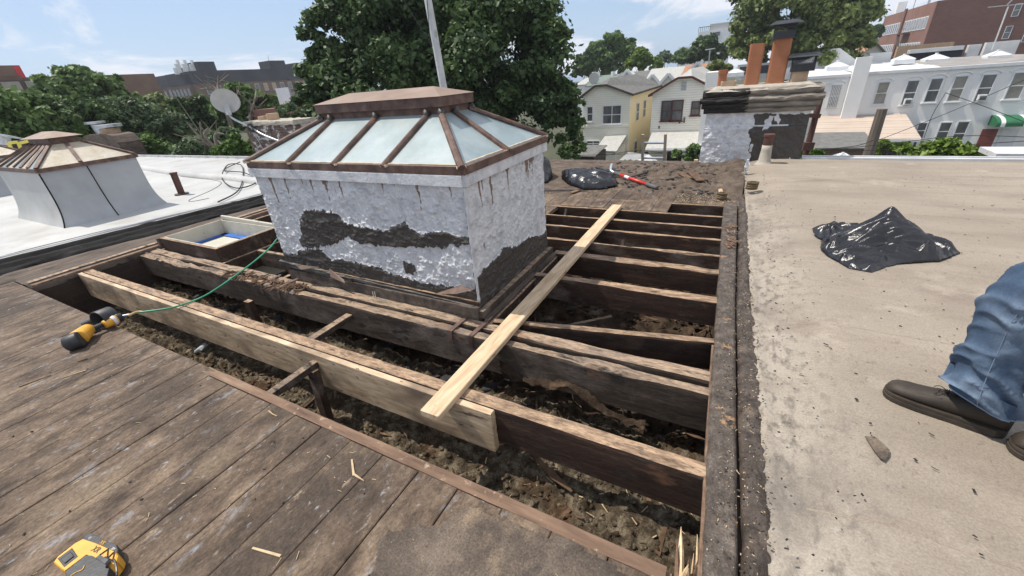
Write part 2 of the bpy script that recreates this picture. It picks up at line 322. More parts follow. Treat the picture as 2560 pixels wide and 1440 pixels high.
pm('ledge_brown', [(.3, (.05, .04, .033)), (.6, (.13, .10, .08)), (.8, (.24, .17, .11))], scale=5, stretch=(3, .6, 3), rough=.9, bump=.8, bdist=.01, bscale=26, layers=[((.35, .18, .09), 5, .66, .74, (1, 1, 1), 3.), ((.03, .026, .024), 3, .58, .7, (1, 1, 1), 9.)])
pm('tan_membrane', [(.25, (.205, .17, .132)), (.5, (.275, .232, .184)), (.75, (.335, .286, .23))], scale=1.3, stretch=(.6, 1.6, 1), rough=.8, bump=.6, bdist=.004, bscale=40, grain=.22, gscale=120,
   layers=[((.235, .19, .15), 2.2, .56, .70, (.25, 3.2, 1), 55.), ('soft', 'cove', (.325, .285, .235), 3, .2, .5, (1, 1, 1)), ('soft', 'cove', (.10, .083, .07), 16, .50, .68, (1.3, .75, 1)), ('soft', 'cove', (.40, .36, .31), 24, .60, .74, (1, 1, 1)), ('soft', 'cove', (.17, .145, .12), 2.6, .48, .66, (1, .5, 1)), ((.20, .16, .13), 1.7, .55, .76, (.7, 1.6, 1), 4.), ((.17, .14, .115), 26, .60, .70, (1.4, .8, 1), 64.), ((.13, .105, .085), 9, .68, .76, (1, 1, 1), 7.), ((.10, .085, .075), 34, .69, .74, (1, 1, 1), 9.), ((.42, .365, .30), 2.4, .60, .8, (1, 1, 1), 19.)])
pm('cove_membrane', [(.25, (.24, .21, .18)), (.5, (.42, .375, .325)), (.7, (.58, .53, .47))], scale=5, stretch=(1.6, .7, 1), rough=.8, bump=.5, bdist=.005, bscale=45,
   layers=[((.13, .11, .095), 10, .60, .72, (1.5, .8, 1), 4.), ((.08, .07, .065), 30, .66, .72, (1, 1, 1), 7.)])
pm('white_membrane', [(.3, (.36, .365, .355)), (.6, (.46, .46, .45)), (.8, (.52, .52, .505))], scale=.8, rough=.6, bump=.3, bdist=.006, bscale=20, grain=.1, layers=[((.30, .28, .25), 1.1, .54, .76, (1, 1, 1), 3.), ((.24, .22, .19), 4, .64, .80, (1, 1, .3), 13.), ((.25, .24, .22), 24, .71, .77, (1, 1, 1), 9.)])
pm('grey_membrane', [(.3, (.30, .31, .33)), (.7, (.39, .405, .42))], scale=2.5, rough=.65, bump=.2, bdist=.004, bscale=18, layers=[((.22, .23, .24), 3, .62, .8, (2, 2, .4), 3.)])
pm('silver_paint', [(.32, (.46, .47, .49)), (.5, (.62, .63, .645)), (.7, (.74, .745, .755))], scale=9, rough=.45, bump=.8, bdist=.016, bscale=34, spec=.55, metallic=.0, grain=.07, gscale=60,
   layers=[((.14, .10, .075), 16, .66, .72, (2, 2, .35), 6.), ('attr', 'tar', (.055, .047, .041), 40, .85), ('attr', 'rust', (.20, .13, .09), 26, .9), ((.09, .075, .065), 42, .67, .74, (1, 1, 1), 16.)])
pm('tar_smear', [(.3, (.028, .026, .026)), (.7, (.07, .064, .06))], scale=9, rough=.5, bump=.9, bdist=.012, bscale=14, spec=.5)
pm('rust_metal', [(.3, (.050, .028, .022)), (.5, (.115, .068, .052)), (.75, (.21, .14, .11))], scale=9, rough=.65, bump=.3, bscale=30, layers=[((.30, .12, .07), 4, .64, .74, (1, 1, 1), 3.), ((.42, .38, .33), 12, .70, .74, (1, 1, 1), 8.)])
pm('rust_light', [(.3, (.20, .135, .10)), (.6, (.30, .215, .165)), (.8, (.38, .29, .225))], scale=3, rough=.6, bump=.25, bscale=30, layers=[((.40, .34, .25), 14, .70, .75, (1, 1, 1), 3.)])
pm('wire_glass', [(.3, (.18, .235, .24)), (.5, (.27, .335, .345)), (.75, (.38, .44, .445))], scale=2.4, rough=.3, grain=.12, bump=.25, bdist=.003, bscale=70, spec=.7, layers=[((.32, .34, .31), 5, .60, .78, (1, 1, 1), 3.), ((.18, .16, .13), 28, .70, .75, (1, 1, 1), 5.)])
pm('amber_glass', [(.3, (.40, .33, .22)), (.55, (.50, .45, .36)), (.8, (.58, .56, .50))], scale=6, rough=.35, bump=.7, bdist=.006, bscale=30, spec=.6, layers=[((.30, .18, .09), 2.4, .60, .74, (1, 1, 1), 4.), ((.25, .22, .17), 26, .60, .70, (1, 1, 1), 7.)])
pm('putty', [(.3, (.42, .33, .22)), (.7, (.66, .58, .46))], scale=14, rough=.9, bump=.6)
pm('white_paint', [(.3, (.42, .40, .33)), (.7, (.56, .54, .46))], scale=4, rough=.7, bump=.3, grain=.1, layers=[((.25, .19, .12), 9, .60, .72, (1, 1, 1), 3.)])
pm('blue_tape', [(.3, (.02, .10, .42)), (.7, (.03, .16, .55))], scale=6, rough=.5, bump=.1)
pm('pole_paint', [(.3, (.42, .43, .43)), (.7, (.60, .61, .60))], scale=6, rough=.6, bump=.3, layers=[((.24, .24, .23), 9, .6, .7, (1, 1, .4), 3.)])
pm('galv', [(.3, (.38, .40, .42)), (.7, (.56, .58, .60))], scale=8, rough=.4, metallic=.6, bump=.1)
pm('dish_grey', [(.3, (.36, .36, .35)), (.7, (.44, .44, .43))], scale=4, rough=.55, bump=.05)
pm('black_metal', [(.3, (.020, .021, .024)), (.7, (.045, .047, .052))], scale=5, rough=.4, bump=.1)
pm('clay', [(.3, (.32, .125, .060)), (.7, (.44, .19, .10))], scale=3, rough=.75, bump=.2, layers=[((.48, .30, .2), 9, .68, .78, (1, 1, 1), 3.)])
pm('clay_tan', [(.3, (.36, .24, .15)), (.7, (.52, .38, .26))], scale=5, rough=.85, bump=.3)
pm('mortar_rough', [(.3, (.17, .15, .125)), (.6, (.32, .285, .24)), (.8, (.46, .42, .36))], scale=6, rough=.95, bump=1, bdist=.02, bscale=20, stretch=(.6, 1, 2.2), layers=[('attr', 'tar', (.035, .032, .030), 14, .9)])
pm('old_brick_paint', [(.3, (.07, .05, .042)), (.7, (.17, .12, .095))], scale=7, rough=.95, bump=.6, brick=('x', .21, .075, (.13, .075, .058), (.09, .055, .045), (.2, .18, .16)), layers=[((.50, .49, .47), 3.6, .52, .57, (1, 1, 1.4), 3.), ((.05, .04, .04), 3.4, .58, .66, (1, 1, 1), 8.)])
pm('concrete', [(.3, (.30, .27, .22)), (.7, (.46, .42, .36))], scale=6, rough=.9, bump=.4)
pm('bag_plastic', [(.3, (.008, .008, .010)), (.7, (.020, .020, .024))], scale=5, rough=.25, bump=.5, bdist=.006, bscale=26, spec=.55, coat=.0)
pm('red_paint', [(.3, (.50, .030, .022)), (.7, (.62, .05, .035))], scale=6, rough=.35, bump=.05)
pm('grey_grip', [(.3, (.06, .062, .065)), (.7, (.12, .12, .125))], scale=12, rough=.7, bump=.2)
pm('yellow_plastic', [(.3, (.62, .30, .030)), (.7, (.76, .40, .055))], scale=12, rough=.42, bump=.1, bscale=60, layers=[((.22, .14, .05), 24, .66, .74, (1, 1, 1), 3.)])
pm('black_plastic', [(.3, (.018, .019, .021)), (.7, (.045, .046, .050))], scale=14, rough=.48, bump=.2, bscale=60, layers=[((.12, .10, .08), 30, .68, .74, (1, 1, 1), 3.)])
pm('label_white', [(.3, (.62, .60, .66)), (.7, (.74, .73, .76))], scale=14, rough=.5, bump=0)
pm('green_hose', [(.3, (.035, .24, .13)), (.7, (.055, .33, .19))], scale=8, rough=.4, bump=.05)
pm('tan_hose', [(.3, (.42, .30, .12)), (.7, (.52, .40, .2))], scale=8, rough=.5, bump=.05)
pm('nail_coil', [(.3, (.10, .075, .04)), (.7, (.26, .20, .11))], scale=60, rough=.5, metallic=.4, bump=.3)
pm('jeans', [(.3, (.038, .060, .100)), (.5, (.070, .106, .165)), (.75, (.16, .21, .28))], scale=5, stretch=(1, 1, .8), rough=.95, bump=.4, bdist=.003, bscale=240, spec=.1, grain=.16, gscale=160, layers=[('soft', 'fold', (.22, .285, .37), 4, .3, .6, (1, 1, 1)), ((.035, .055, .09), 7, .60, .76, (1, 1, 2), 13.)])
pm('jeans_seam', [(.3, (.14, .20, .28)), (.7, (.22, .29, .38))], scale=30, rough=.9, bump=.3)
pm('leather', [(.3, (.022, .016, .012)), (.6, (.042, .032, .024)), (.8, (.07, .055, .042))], scale=9, rough=.6, bump=.4, bdist=.002, bscale=50, spec=.35, grain=.15, layers=[((.09, .075, .058), 14, .60, .76, (1, 1, 1), 3.)])
pm('sole_rubber', [(.3, (.030, .023, .017)), (.7, (.065, .05, .038))], scale=14, rough=.7, bump=.2)
pm('skin', [(.3, (.42, .24, .17)), (.7, (.50, .30, .21))], scale=9, rough=.6, bump=.1)
pm('shirt_cloth', [(.3, (.14, .15, .17)), (.7, (.20, .21, .24))], scale=9, rough=.95, bump=.3)
pm('hair_dark', [(.3, (.02, .014, .01)), (.7, (.05, .035, .025))], scale=40, rough=.7, bump=.5)
def leafmat(n_, a, b, lf=.55): pm(n_, [(.35, a), (.65, b)], scale=1.4, rough=.55, bump=0, leaf=lf, spec=.35)
leafmat('leaf_dark', (.044, .084, .027), (.088, .142, .044))
leafmat('leaf_mid', (.082, .148, .042), (.15, .23, .07))
leafmat('leaf_grey', (.09, .142, .068), (.15, .21, .10))
leafmat('leaf_bright', (.075, .15, .025), (.13, .22, .045))
leafmat('leaf_olive', (.135, .180, .052), (.24, .29, .10))
leafmat('leaf_yellow', (.10, .17, .022), (.17, .25, .042))
pm('bark', [(.3, (.07, .055, .04)), (.7, (.17, .14, .11))], scale=5, stretch=(2, 2, .4), rough=.95, bump=.6)
pm('bark_pale', [(.3, (.14, .125, .10)), (.7, (.25, .22, .18))], scale=5, rough=.95, bump=.4)
pm('yard_ground', [(.3, (.035, .045, .020)), (.6, (.08, .08, .05)), (.8, (.14, .13, .10))], scale=.3, rough=1, bump=.3)
pm('siding_cream', [(.3, (.74, .72, .62)), (.7, (.82, .80, .70))], scale=1, rough=.7, bump=.5, bdist=.02, lines=('z', .17, (.45, .44, .37)))
pm('siding_yellow', [(.3, (.84, .70, .42)), (.7, (.88, .76, .50))], scale=1, rough=.7, bump=.3, bdist=.02, lines=('z', .17, (.66, .53, .30)))
pm('siding_pale', [(.3, (.72, .71, .65)), (.7, (.80, .79, .73))], scale=1, rough=.7, bump=.5, bdist=.02, lines=('z', .17, (.32, .31, .27)))
pm('shingle_grey', [(.3, (.10, .10, .095)), (.7, (.19, .185, .175))], scale=3, rough=.95, bump=.6, bdist=.02, bscale=9, layers=[((.26, .25, .24), 7, .6, .7, (1, 1, 1), 3.)])
pm('shingle_light', [(.3, (.34, .34, .32)), (.7, (.48, .47, .44))], scale=4, rough=.95, bump=.5, bdist=.02, bscale=12, layers=[((.26, .25, .23), 10, .58, .66, (1, 3, 1), 3.)])
pm('shingle_green', [(.3, (.13, .17, .15)), (.7, (.20, .24, .21))], scale=3, rough=.95, bump=.4)
pm('shingle_brown', [(.3, (.28, .14, .08)), (.7, (.42, .24, .15))], scale=3, rough=.95, bump=.4)
pm('house_trim', [(.3, (.60, .62, .64)), (.7, (.72, .73, .74))], scale=3, rough=.6, bump=0)
pm('maroon_trim', [(.3, (.07, .022, .022)), (.7, (.10, .035, .032))], scale=3, rough=.6, bump=0)
pm('dark_trim', [(.3, (.05, .035, .03)), (.7, (.08, .06, .05))], scale=3, rough=.7, bump=0)
pm('pane', [(.3, (.045, .05, .055)), (.7, (.16, .16, .155))], scale=1.6, stretch=(1, 1, .35), rough=.12, bump=0, spec=.8)
pm('pane_blind', [(.3, (.22, .21, .18)), (.7, (.34, .32, .28))], scale=1.6, rough=.3, bump=.3, lines=('z', .09, (.17, .16, .14)))
pm('white_brick', [(.3, (.76, .75, .73)), (.6, (.84, .83, .81)), (.8, (.87, .86, .84))], scale=.7, rough=.75, bump=.5, bdist=.012, brick=('x', .23, .085, (.86, .85, .83), (.82, .81, .79), (.72, .71, .69)), layers=[((.46, .42, .37), 1.6, .68, .8, (1, 1, .5), 3.)])
pm('white_roof', [(.3, (.52, .52, .52)), (.7, (.72, .72, .71))], scale=.8, rough=.7, bump=.5, bdist=.03, bscale=5, layers=[((.24, .23, .22), 2.2, .60, .72, (.6, 2.2, 1), 3.)])
pm('grey_roof', [(.3, (.20, .19, .18)), (.7, (.34, .32, .30))], scale=.6, rough=.9, bump=.3, layers=[((.10, .10, .10), 1.5, .62, .74, (1, 1, 1), 3.)])
pm('apt_brick', [(.3, (.13, .060, .045)), (.6, (.18, .085, .066)), (.8, (.22, .115, .09))], scale=.25, rough=.95, bump=.2, brick=('x', .6, .22, (.17, .08, .062), (.12, .055, .045), (.22, .14, .11)))
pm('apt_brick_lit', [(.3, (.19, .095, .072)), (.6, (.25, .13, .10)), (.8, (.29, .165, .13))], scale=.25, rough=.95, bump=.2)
pm('brown_brick', [(.3, (.12, .075, .055)), (.7, (.20, .135, .10))], scale=.25, rough=.95, bump=.2)
pm('charred', [(.3, (.018, .020, .026)), (.7, (.045, .048, .058))], scale=.2, rough=.9, bump=.1)
pm('plywood', [(.3, (.38, .26, .17)), (.7, (.48, .34, .23))], scale=2, rough=.9, bump=0)
pm('red_panel', [(.3, (.46, .03, .03)), (.7, (.55, .05, .045))], scale=2, rough=.6, bump=0)
pm('tan_rib_shade', [(.3, (.46, .375, .31)), (.7, (.54, .45, .375))], scale=1, rough=.6, bump=.2, lines=('y', .16, (.22, .16, .13)))  # dark lines painted in for the shade between the ribs
pm('green_canvas', [(.3, (.015, .10, .045)), (.7, (.03, .16, .07))], scale=2, rough=.8, bump=.1)
pm('red_door', [(.3, (.17, .045, .035)), (.7, (.23, .065, .05))], scale=2, rough=.5, bump=.1)
pm('rust_post', [(.3, (.07, .032, .026)), (.7, (.13, .065, .05))], scale=5, rough=.8, bump=.3)
pm('wood_pole', [(.3, (.10, .08, .065)), (.7, (.20, .165, .135))], scale=4, stretch=(3, 3, .3), rough=.9, bump=.5)
pm('ladder_wood', [(.3, (.36, .29, .21)), (.7, (.50, .43, .33))], scale=6, rough=.8, bump=.2)
pm('cable', [(.3, (.015, .015, .016)), (.7, (.03, .03, .03))], scale=4, rough=.6, bump=0)
pm('yellow_rail', [(.3, (.60, .50, .08)), (.7, (.70, .60, .12))], scale=4, rough=.5, bump=0)
pm('clear_plastic', [(.3, (.62, .66, .68)), (.7, (.72, .75, .77))], scale=8, rough=.15, bump=.2)
MATS['clear_plastic'].node_tree.nodes['Principled BSDF'].inputs['Transmission Weight'].default_value = .75
pm('dirt', [(.3, (.060, .044, .034)), (.55, (.125, .094, .072)), (.8, (.20, .155, .118))], scale=5, rough=1, bump=1, grain=.45, bdist=.015, bscale=34, layers=[((.30, .22, .14), 30, .70, .76, (1, 1, 1), 3.), ((.02, .016, .014), 6, .60, .7, (1, 1, 1), 8.)])
pm('metal_edge', [(.3, (.45, .46, .47)), (.7, (.60, .61, .61))], scale=3, rough=.45, bump=.1)
def blobs(n, samp, smin, smax, seed, flat=.7):
    """soft rounded clumps, one mesh"""
    r = np.random.default_rng(seed); o = np.array([(1, 0, 0), (-1, 0, 0), (0, 1, 0), (0, -1, 0), (0, 0, 1), (0, 0, -1)], float); f0 = [(0, 2, 4), (2, 1, 4), (1, 3, 4), (3, 0, 4), (2, 0, 5), (1, 2, 5), (3, 1, 5), (0, 3, 5)]
    V0 = [tuple(v) for v in o]; fs = []
    def md(a, b):
        m = np.array(V0[a]) + V0[b]; m = tuple(m / np.linalg.norm(m)); 
        for i, q in enumerate(V0):
            if abs(q[0] - m[0]) + abs(q[1] - m[1]) + abs(q[2] - m[2]) < 1e-6: return i
        V0.append(m); return len(V0) - 1
    for a, b, c_ in f0: ab, bc, ca = md(a, b), md(b, c_), md(c_, a); fs += [(a, ab, ca), (ab, b, bc), (ca, bc, c_), (ab, bc, ca)]
    T = np.array(V0); k = len(T); pos = samp(r, n); sz = (r.random(n) ** 2.2 * (smax - smin) + smin)
    V = pos[:, None, :] + T[None] * sz[:, None, None] * r.uniform(.55, 1.3, (n, k, 1)) * [1, 1, flat]
    F_ = (np.array(fs)[None] + (np.arange(n) * k)[:, None, None]).reshape(-1, 3)
    return V.reshape(-1, 3), F_
#STRUCT
# ============================================================ SETTING
mk('ground', box(-400, 400, -25, 400, -7.5, -6.5), 'yard_ground', kind='structure')

# ---- our roof deck, near part
LX = lambda Y: np.interp(Y, [-3, 1, 4, 8], [-8.5, -7.95, -7.45, -6.95])        # foot of the white neighbour roof edge
deck = thing('roof_deck', (-3, -.5, 0), None, None); deck['kind'] = 'structure'
x = -1.55 + .225 * 7; k = 0
while x > -7.3:
    x0 = x - .225; r = random.random()
    yend = .872 + random.uniform(-.004, .004) if x0 > -3.0 else .925
    if x <= -.6 or True:
        g = .0018 if k % 4 else .0045
        nY = 40; ys = np.linspace(-2.6, yend, nY); rings = []
        for i, yy in enumerate(ys):
            w1 = (fbm(yy * 4, k * 3.1, s=2) - .5) * .004; w2 = (fbm(yy * 4, k * 3.1 + 9, s=2) - .5) * .004; zz = (fbm(yy * 1.5, k * 1.7, s=5) - .5) * .006
            a, b = x0 + g + w1, x - g + w2
            rings.append([(a, yy, -.022), (b, yy, -.022), (b, yy, zz - .003), (b - .004, yy, zz), (a + .004, yy, zz), (a, yy, zz - .003)])
        mk('board', loft(rings), 'deck_wood', deck)
    x = x0; k += 1
mk('gap_shade', box(-7.3, .1, -2.6, .85, -.05, -.0245), 'black_chip', deck)  # added black sheet so the gaps between boards look shaded
mk('edge_joist', rough_beam((-6.5, .902, -.0235), (.02, .902, -.0235), .058, .2, seed=3, amp=.003), 'edge_wood', deck)
mk('edge_strip', rough_beam((-3.0, .905, -.001), (.0, .905, -.001), .056, .02, seed=5, amp=.003), 'edge_wood', deck)
# felt left on the boards at lower right
pf = [(-.60, .865), (-.82, .80), (-.84, .70), (-1.02, .58), (-1.00, .42), (-1.16, .28), (-1.12, .1), (-1.3, -.1), (-1.5, -.5), (-1.5, -2.6), (.2, -2.6), (.12, .5), (.05, .86)]
nx, ny = 170, 230; gx, gy = np.meshgrid(np.linspace(-1.6, .2, nx), np.linspace(-2.6, .868, ny), indexing='ij')
sdv = polysdf(gx, gy, pf) + (fbm(gx * 9, gy * 9, s=4) - .5) * .16
gz = np.where(sdv > 0, .0045 + np.clip(sdv, 0, .01) * .2 + (fbm(gx * 6, gy * 6, s=6) - .5) * .006, -.012)
mk('felt_layer', (np.stack([gx, gy, gz], -1).reshape(-1, 3), grid_faces(nx, ny)), 'tar_felt', deck, smooth=True)

# ---- inside of the opening
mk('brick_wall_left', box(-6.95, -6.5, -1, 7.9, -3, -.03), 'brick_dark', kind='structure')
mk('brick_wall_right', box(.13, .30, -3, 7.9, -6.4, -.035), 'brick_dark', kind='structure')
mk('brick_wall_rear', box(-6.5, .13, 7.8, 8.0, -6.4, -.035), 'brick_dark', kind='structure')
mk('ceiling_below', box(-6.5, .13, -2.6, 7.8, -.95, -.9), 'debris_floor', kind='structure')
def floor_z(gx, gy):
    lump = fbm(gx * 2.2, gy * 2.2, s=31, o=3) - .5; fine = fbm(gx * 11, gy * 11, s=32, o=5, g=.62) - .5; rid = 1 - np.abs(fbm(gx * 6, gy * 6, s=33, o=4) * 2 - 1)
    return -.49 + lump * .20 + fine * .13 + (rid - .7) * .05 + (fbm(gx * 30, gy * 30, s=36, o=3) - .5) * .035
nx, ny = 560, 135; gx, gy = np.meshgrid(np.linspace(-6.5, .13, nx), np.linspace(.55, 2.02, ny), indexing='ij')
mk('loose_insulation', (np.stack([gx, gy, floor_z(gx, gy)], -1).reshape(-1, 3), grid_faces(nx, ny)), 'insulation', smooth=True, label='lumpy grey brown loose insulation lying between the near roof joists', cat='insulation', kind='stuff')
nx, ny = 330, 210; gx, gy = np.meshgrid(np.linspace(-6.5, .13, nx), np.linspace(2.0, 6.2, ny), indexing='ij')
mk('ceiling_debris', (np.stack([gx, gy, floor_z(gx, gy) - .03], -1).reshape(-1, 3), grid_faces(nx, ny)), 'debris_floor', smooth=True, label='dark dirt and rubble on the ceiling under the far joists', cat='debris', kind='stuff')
def bl(y0, y1, x0=-6.45, x1=.08):
    def f(r, n):
        x_ = r.uniform(x0, x1, n); y_ = r.uniform(y0, y1, n); return np.stack([x_, y_, floor_z(x_, y_)], -1)
    return f
mk('insulation_clumps', blobs(9500, bl(.85, 2.0), .003, .020, 7), 'insulation', smooth=False, label='small fluffy clumps of grey insulation on the lumpy fill', cat='insulation', kind='stuff')
mk('rubble_clumps', blobs(3600, bl(1.9, 5.2), .005, .032, 8, .6), 'debris_floor', smooth=False, label='brown crumbs of plaster and dirt beneath the far joists', cat='rubble', kind='stuff')
def fl(r, y0, y1, x0=-6.4, x1=.05):
    x_ = r.uniform(x0, x1); y_ = r.uniform(y0, y1); return x_, y_, float(floor_z(np.array([x_]), np.array([y_]))[0]) + .005
mk('wood_chips', scatter(640, lambda r: fl(r, .95, 5.2), lambda r: (r.uniform(.015, .11), r.uniform(.004, .016), r.uniform(.003, .012)), seed=3), 'chip_wood', label='brown splinters and lath pieces scattered in the opened roof', cat='wood chips', kind='stuff')
mk('pale_splinters', scatter(80, lambda r: fl(r, .95, 2.3, -1.2, .05), lambda r: (r.uniform(.008, .06), r.uniform(.0015, .004), r.uniform(.002, .004)), seed=4), 'straw', label='thin pale splinters strewn over the insulation by the curb', cat='wood chips', kind='stuff')
mk('black_rubble', scatter(260, lambda r: fl(r, 1.6, 5.0, -6.2, -1.0), lambda r: (r.uniform(.02, .08), r.uniform(.02, .06), r.uniform(.01, .03)), seed=6), 'black_chip', label='black felt scraps and rubble lying under the skylight', cat='rubble', kind='stuff')

# ---- far part of the deck
fdeck = thing('far_deck', (-3, 6.5, 0), None, None); fdeck['kind'] = 'structure'
xs = [-.28, -.47, -.665, -.86, -1.06, -1.26, -1.46, -1.66, -1.86, -2.07]
while xs[-1] > -6.4: xs.append(xs[-1] - .2)
for i in range(len(xs)):
    b = xs[i - 1] if i else .10; a = xs[i]
    y0 = 5.50 if b > -.6 else (5.075 if b > -2.0 else 4.46); g = .002
    y0 += random.uniform(-.004, .004)
    mk('board', bevbar(((a + b) / 2, y0, -.011 + random.uniform(-.002, .002)), ((a + b) / 2, 7.9, -.011), b - a - 2 * g, .022, b=.003), 'dirt' if False else 'deck_wood', fdeck)
mk('edge_strip', bar((-2.05, 5.085, -.033), (-.67, 5.085, -.033), .03, .02), 'edge_wood', fdeck)
mk('edge_strip', bar((-2.085, 4.5, -.033), (-2.085, 5.07, -.033), .03, .02), 'edge_wood', fdeck)
mk('edge_strip', bar((-.66, 5.515, -.033), (.08, 5.515, -.033), .03, .02), 'plank_wood', fdeck)
nx, ny = 300, 130; gx, gy = np.meshgrid(np.linspace(-6.8, .12, nx), np.linspace(4.7, 7.95, ny), indexing='ij')
cov = np.clip((gy - 5.80 - np.where(gx < -2.1, -.5, 0) + (fbm(gx * 3, gy * 3, s=41) - .5) * .7) * 2.2, -.4, 1)
heavy = np.clip((gx + 2.0) / 1.2, .15, 1); gz = -.012 + cov * .018 + np.where(cov > 0, heavy * (fbm(gx * 11, gy * 11, s=42, g=.68) - .42) * .15 * np.clip(cov, 0, 1), 0)
gz += np.exp(-((gx + .0) / .22) ** 2) * np.clip(cov, 0, 1) * .06
gf_ = grid_faces(nx, ny); gf_ = gf_[((cov > -.12) & (gy > np.where(gx > -.68, 5.56, np.where(gx > -2.07, 5.15, 4.6)))).ravel()[gf_].all(1)]
mk('roof_dirt', (np.stack([gx, gy, gz], -1).reshape(-1, 3), gf_), 'dirt', smooth=True, label='brown dirt and crumbled roofing spread over the far deck', cat='dirt', kind='stuff')
def fd(r):
    x_ = -2.4 + 2.5 * r.random() ** .6; return x_, r.uniform(5.9, 7.85), .02
mk('roofing_scraps', scatter(330, fd, lambda r: (r.uniform(.008, .05) * (1 + r.random() ** 5), r.uniform(.004, .025), r.uniform(.003, .010)), seed=12), 'black_chip', label='small dark roofing scraps on the far end of the deck', cat='scraps', kind='stuff')
mk('wood_crumbs', scatter(220, lambda r: (r.uniform(-.65, .05), 5.52 + .45 * r.random() ** 1.6, .006), lambda r: (r.uniform(.003, .016), r.uniform(.001, .005), r.uniform(.002, .005)), seed=13), 'straw', label='pale wood crumbs beside the nail coil at the opening corner', cat='wood chips', kind='stuff')
mk('deck_splinters', scatter(70, lambda r: (r.uniform(-4, -.1), r.uniform(-.4, .85), .004), lambda r: (r.uniform(.004, .018), r.uniform(.0008, .002), r.uniform(.001, .002)), seed=15), 'straw', label='tiny pale splinters sprinkled over the near boards', cat='wood chips', kind='stuff')
mk('deck_crumbs', scatter(60, lambda r: (r.uniform(-6, -.1), r.uniform(-.4, .85), .003), lambda r: (r.uniform(.002, .008), r.uniform(.001, .005), r.uniform(.001, .004)), seed=16), 'black_chip', label='black crumbs of roofing sprinkled over the near boards', cat='crumbs', kind='stuff')


# ---- left party edge: ledges and torn membrane, then the white roof
def strip_sweep(prof, y0, y1, seg, amp, seed):
    """prof(Y) -> list of (x,z)"""
    ys = np.arange(y0, y1 + seg, seg); rings = []
    for yy in ys:
        pr = prof(yy); rings.append([(px + (fbm(yy * 5, j * 2.3 + seed, s=3) - .5) * amp * 2, yy, pz + (fbm(yy * 7, j * 3.3 + seed, s=8) - .5) * amp * 2) for j, (px, pz) in enumerate(pr)])
    n = len(rings[0]); V = np.array(rings).reshape(-1, 3); return V, grid_faces(len(rings), n)
mk('party_ledge', strip_sweep(lambda Y: [(-6.50, -.05), (-6.50, .006), (-6.60, .008), (-6.605, .020), (-6.72, .022), (-6.725, .004), (-6.84, .010), (LX(Y) + .66, .004), (LX(Y) + .62, .02), (LX(Y) + .50, .015), (LX(Y) + .3, -.01)], .93, 7.9, .05, .005, 2), 'ledge_brown', kind='structure', smooth=True)
mk('ledge_lath', rough_beam((-6.535, .95, .026), (-6.535, 7.8, .026), .055, .03, amp=.003, seed=91, seg=.08), 'edge_wood', kind='structure')
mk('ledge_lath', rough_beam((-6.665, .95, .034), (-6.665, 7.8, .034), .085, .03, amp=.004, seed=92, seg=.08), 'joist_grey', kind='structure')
mk('party_ledge_near', strip_sweep(lambda Y: [(-7.02, -.02), (-7.04, .012), (-7.2, .02), (LX(Y) + .5, .01), (LX(Y) + .3, .02), (LX(Y) + .2, 0)], -2.6, .95, .05, .008, 6), 'ledge_brown', kind='structure', smooth=True)
mk('torn_membrane', strip_sweep(lambda Y: [(LX(Y) + .50 + .05 * math.sin(Y * 3.1), 0), (LX(Y) + .48 + .05 * math.sin(Y * 3.1), .035), (LX(Y) + .40, .055), (LX(Y) + .33, .03), (LX(Y) + .30, .075), (LX(Y) + .24, .085), (LX(Y) + .2, .045), (LX(Y) + .13, .04), (LX(Y) + .11, .10), (LX(Y) + .04, .105), (LX(Y) + .0, .09), (LX(Y) + .0, 0)], -2.6, 7.9, .022, .020, 9), 'black_membrane', kind='structure', smooth=True)
nx, ny = 120, 150; yy = np.linspace(-3, 7.5, ny); tt = np.linspace(0, 1, nx)
T, Yg = np.meshgrid(tt, yy, indexing='ij'); Xg = LX(Yg) + .04 - 60 * T ** 2.2; dd = LX(Yg) + .04 - Xg
Zg = .05 + .055 * np.exp(-(dd / .28) ** 4) + (fbm(Xg * .8, Yg * .8, s=51, o=3) - .5) * .03
mk('white_roof', (np.stack([Xg, Yg, Zg], -1).reshape(-1, 3), grid_faces(nx, ny)[:, ::-1]), 'white_membrane', kind='structure', smooth=True)
def zl(x_, y_):
    d_ = float(LX(y_)) + .04 - x_; return .05 + .055 * math.exp(-(min(d_, 3) / .28) ** 4) + float(fbm(np.array([x_ * .8]), np.array([y_ * .8]), s=51, o=3)[0] - .5) * .03
mk('left_building_wall', box(-70, -6.96, 7.2, 7.5, -6.4, .03), 'brown_brick', kind='structure')
mk('edge_fold', tube([(LX(y_) - .02, y_, .107 + .008 * math.sin(y_ * 3)) for y_ in np.linspace(-2.8, 7.4, 60)], .022, 8), 'grey_membrane', kind='structure', smooth=True)
for pts in ([(-7.9, .2), (-8.3, .9), (-8.2, 2.2), (-7.95, 3.3)], [(-8.6, 3.9), (-8.9, 3.7), (-10, 4.9), (-12.4, 5.2)], [(-8.2, -.6), (-9.6, .3), (-12, .6)], [(-13.4, 4.6), (-16, 5.6), (-20, 6.1)]):
    pp = spline(pts, 30); mk('membrane_seam', tube([(a, b, zl(a, b) + .003) for a, b in pp], .006, 5), 'curb_tar', kind='structure', smooth=True)
# raised fold of membrane and far edge of the white roof
mk('roof_hump', tube([(a, b, zl(a, b) - .04) for a, b in spline([(-8.0, 5.0), (-10.2, 5.2), (-13, 5.4), (-17, 5.9), (-22, 6.2)], 30)], .14, 12), 'white_membrane', kind='structure', smooth=True)
g = []
for i in range(26): xx = -8.2 - i * .55; g.append(bar((xx, 7.35, .10), (xx, 7.5, .10), .03, .02))
g.append(bar((-7.1, 7.47, .07), (-30, 7.47, .07), .06, .09)); mk('gutter_edge', join(*g), 'metal_edge', kind='structure')

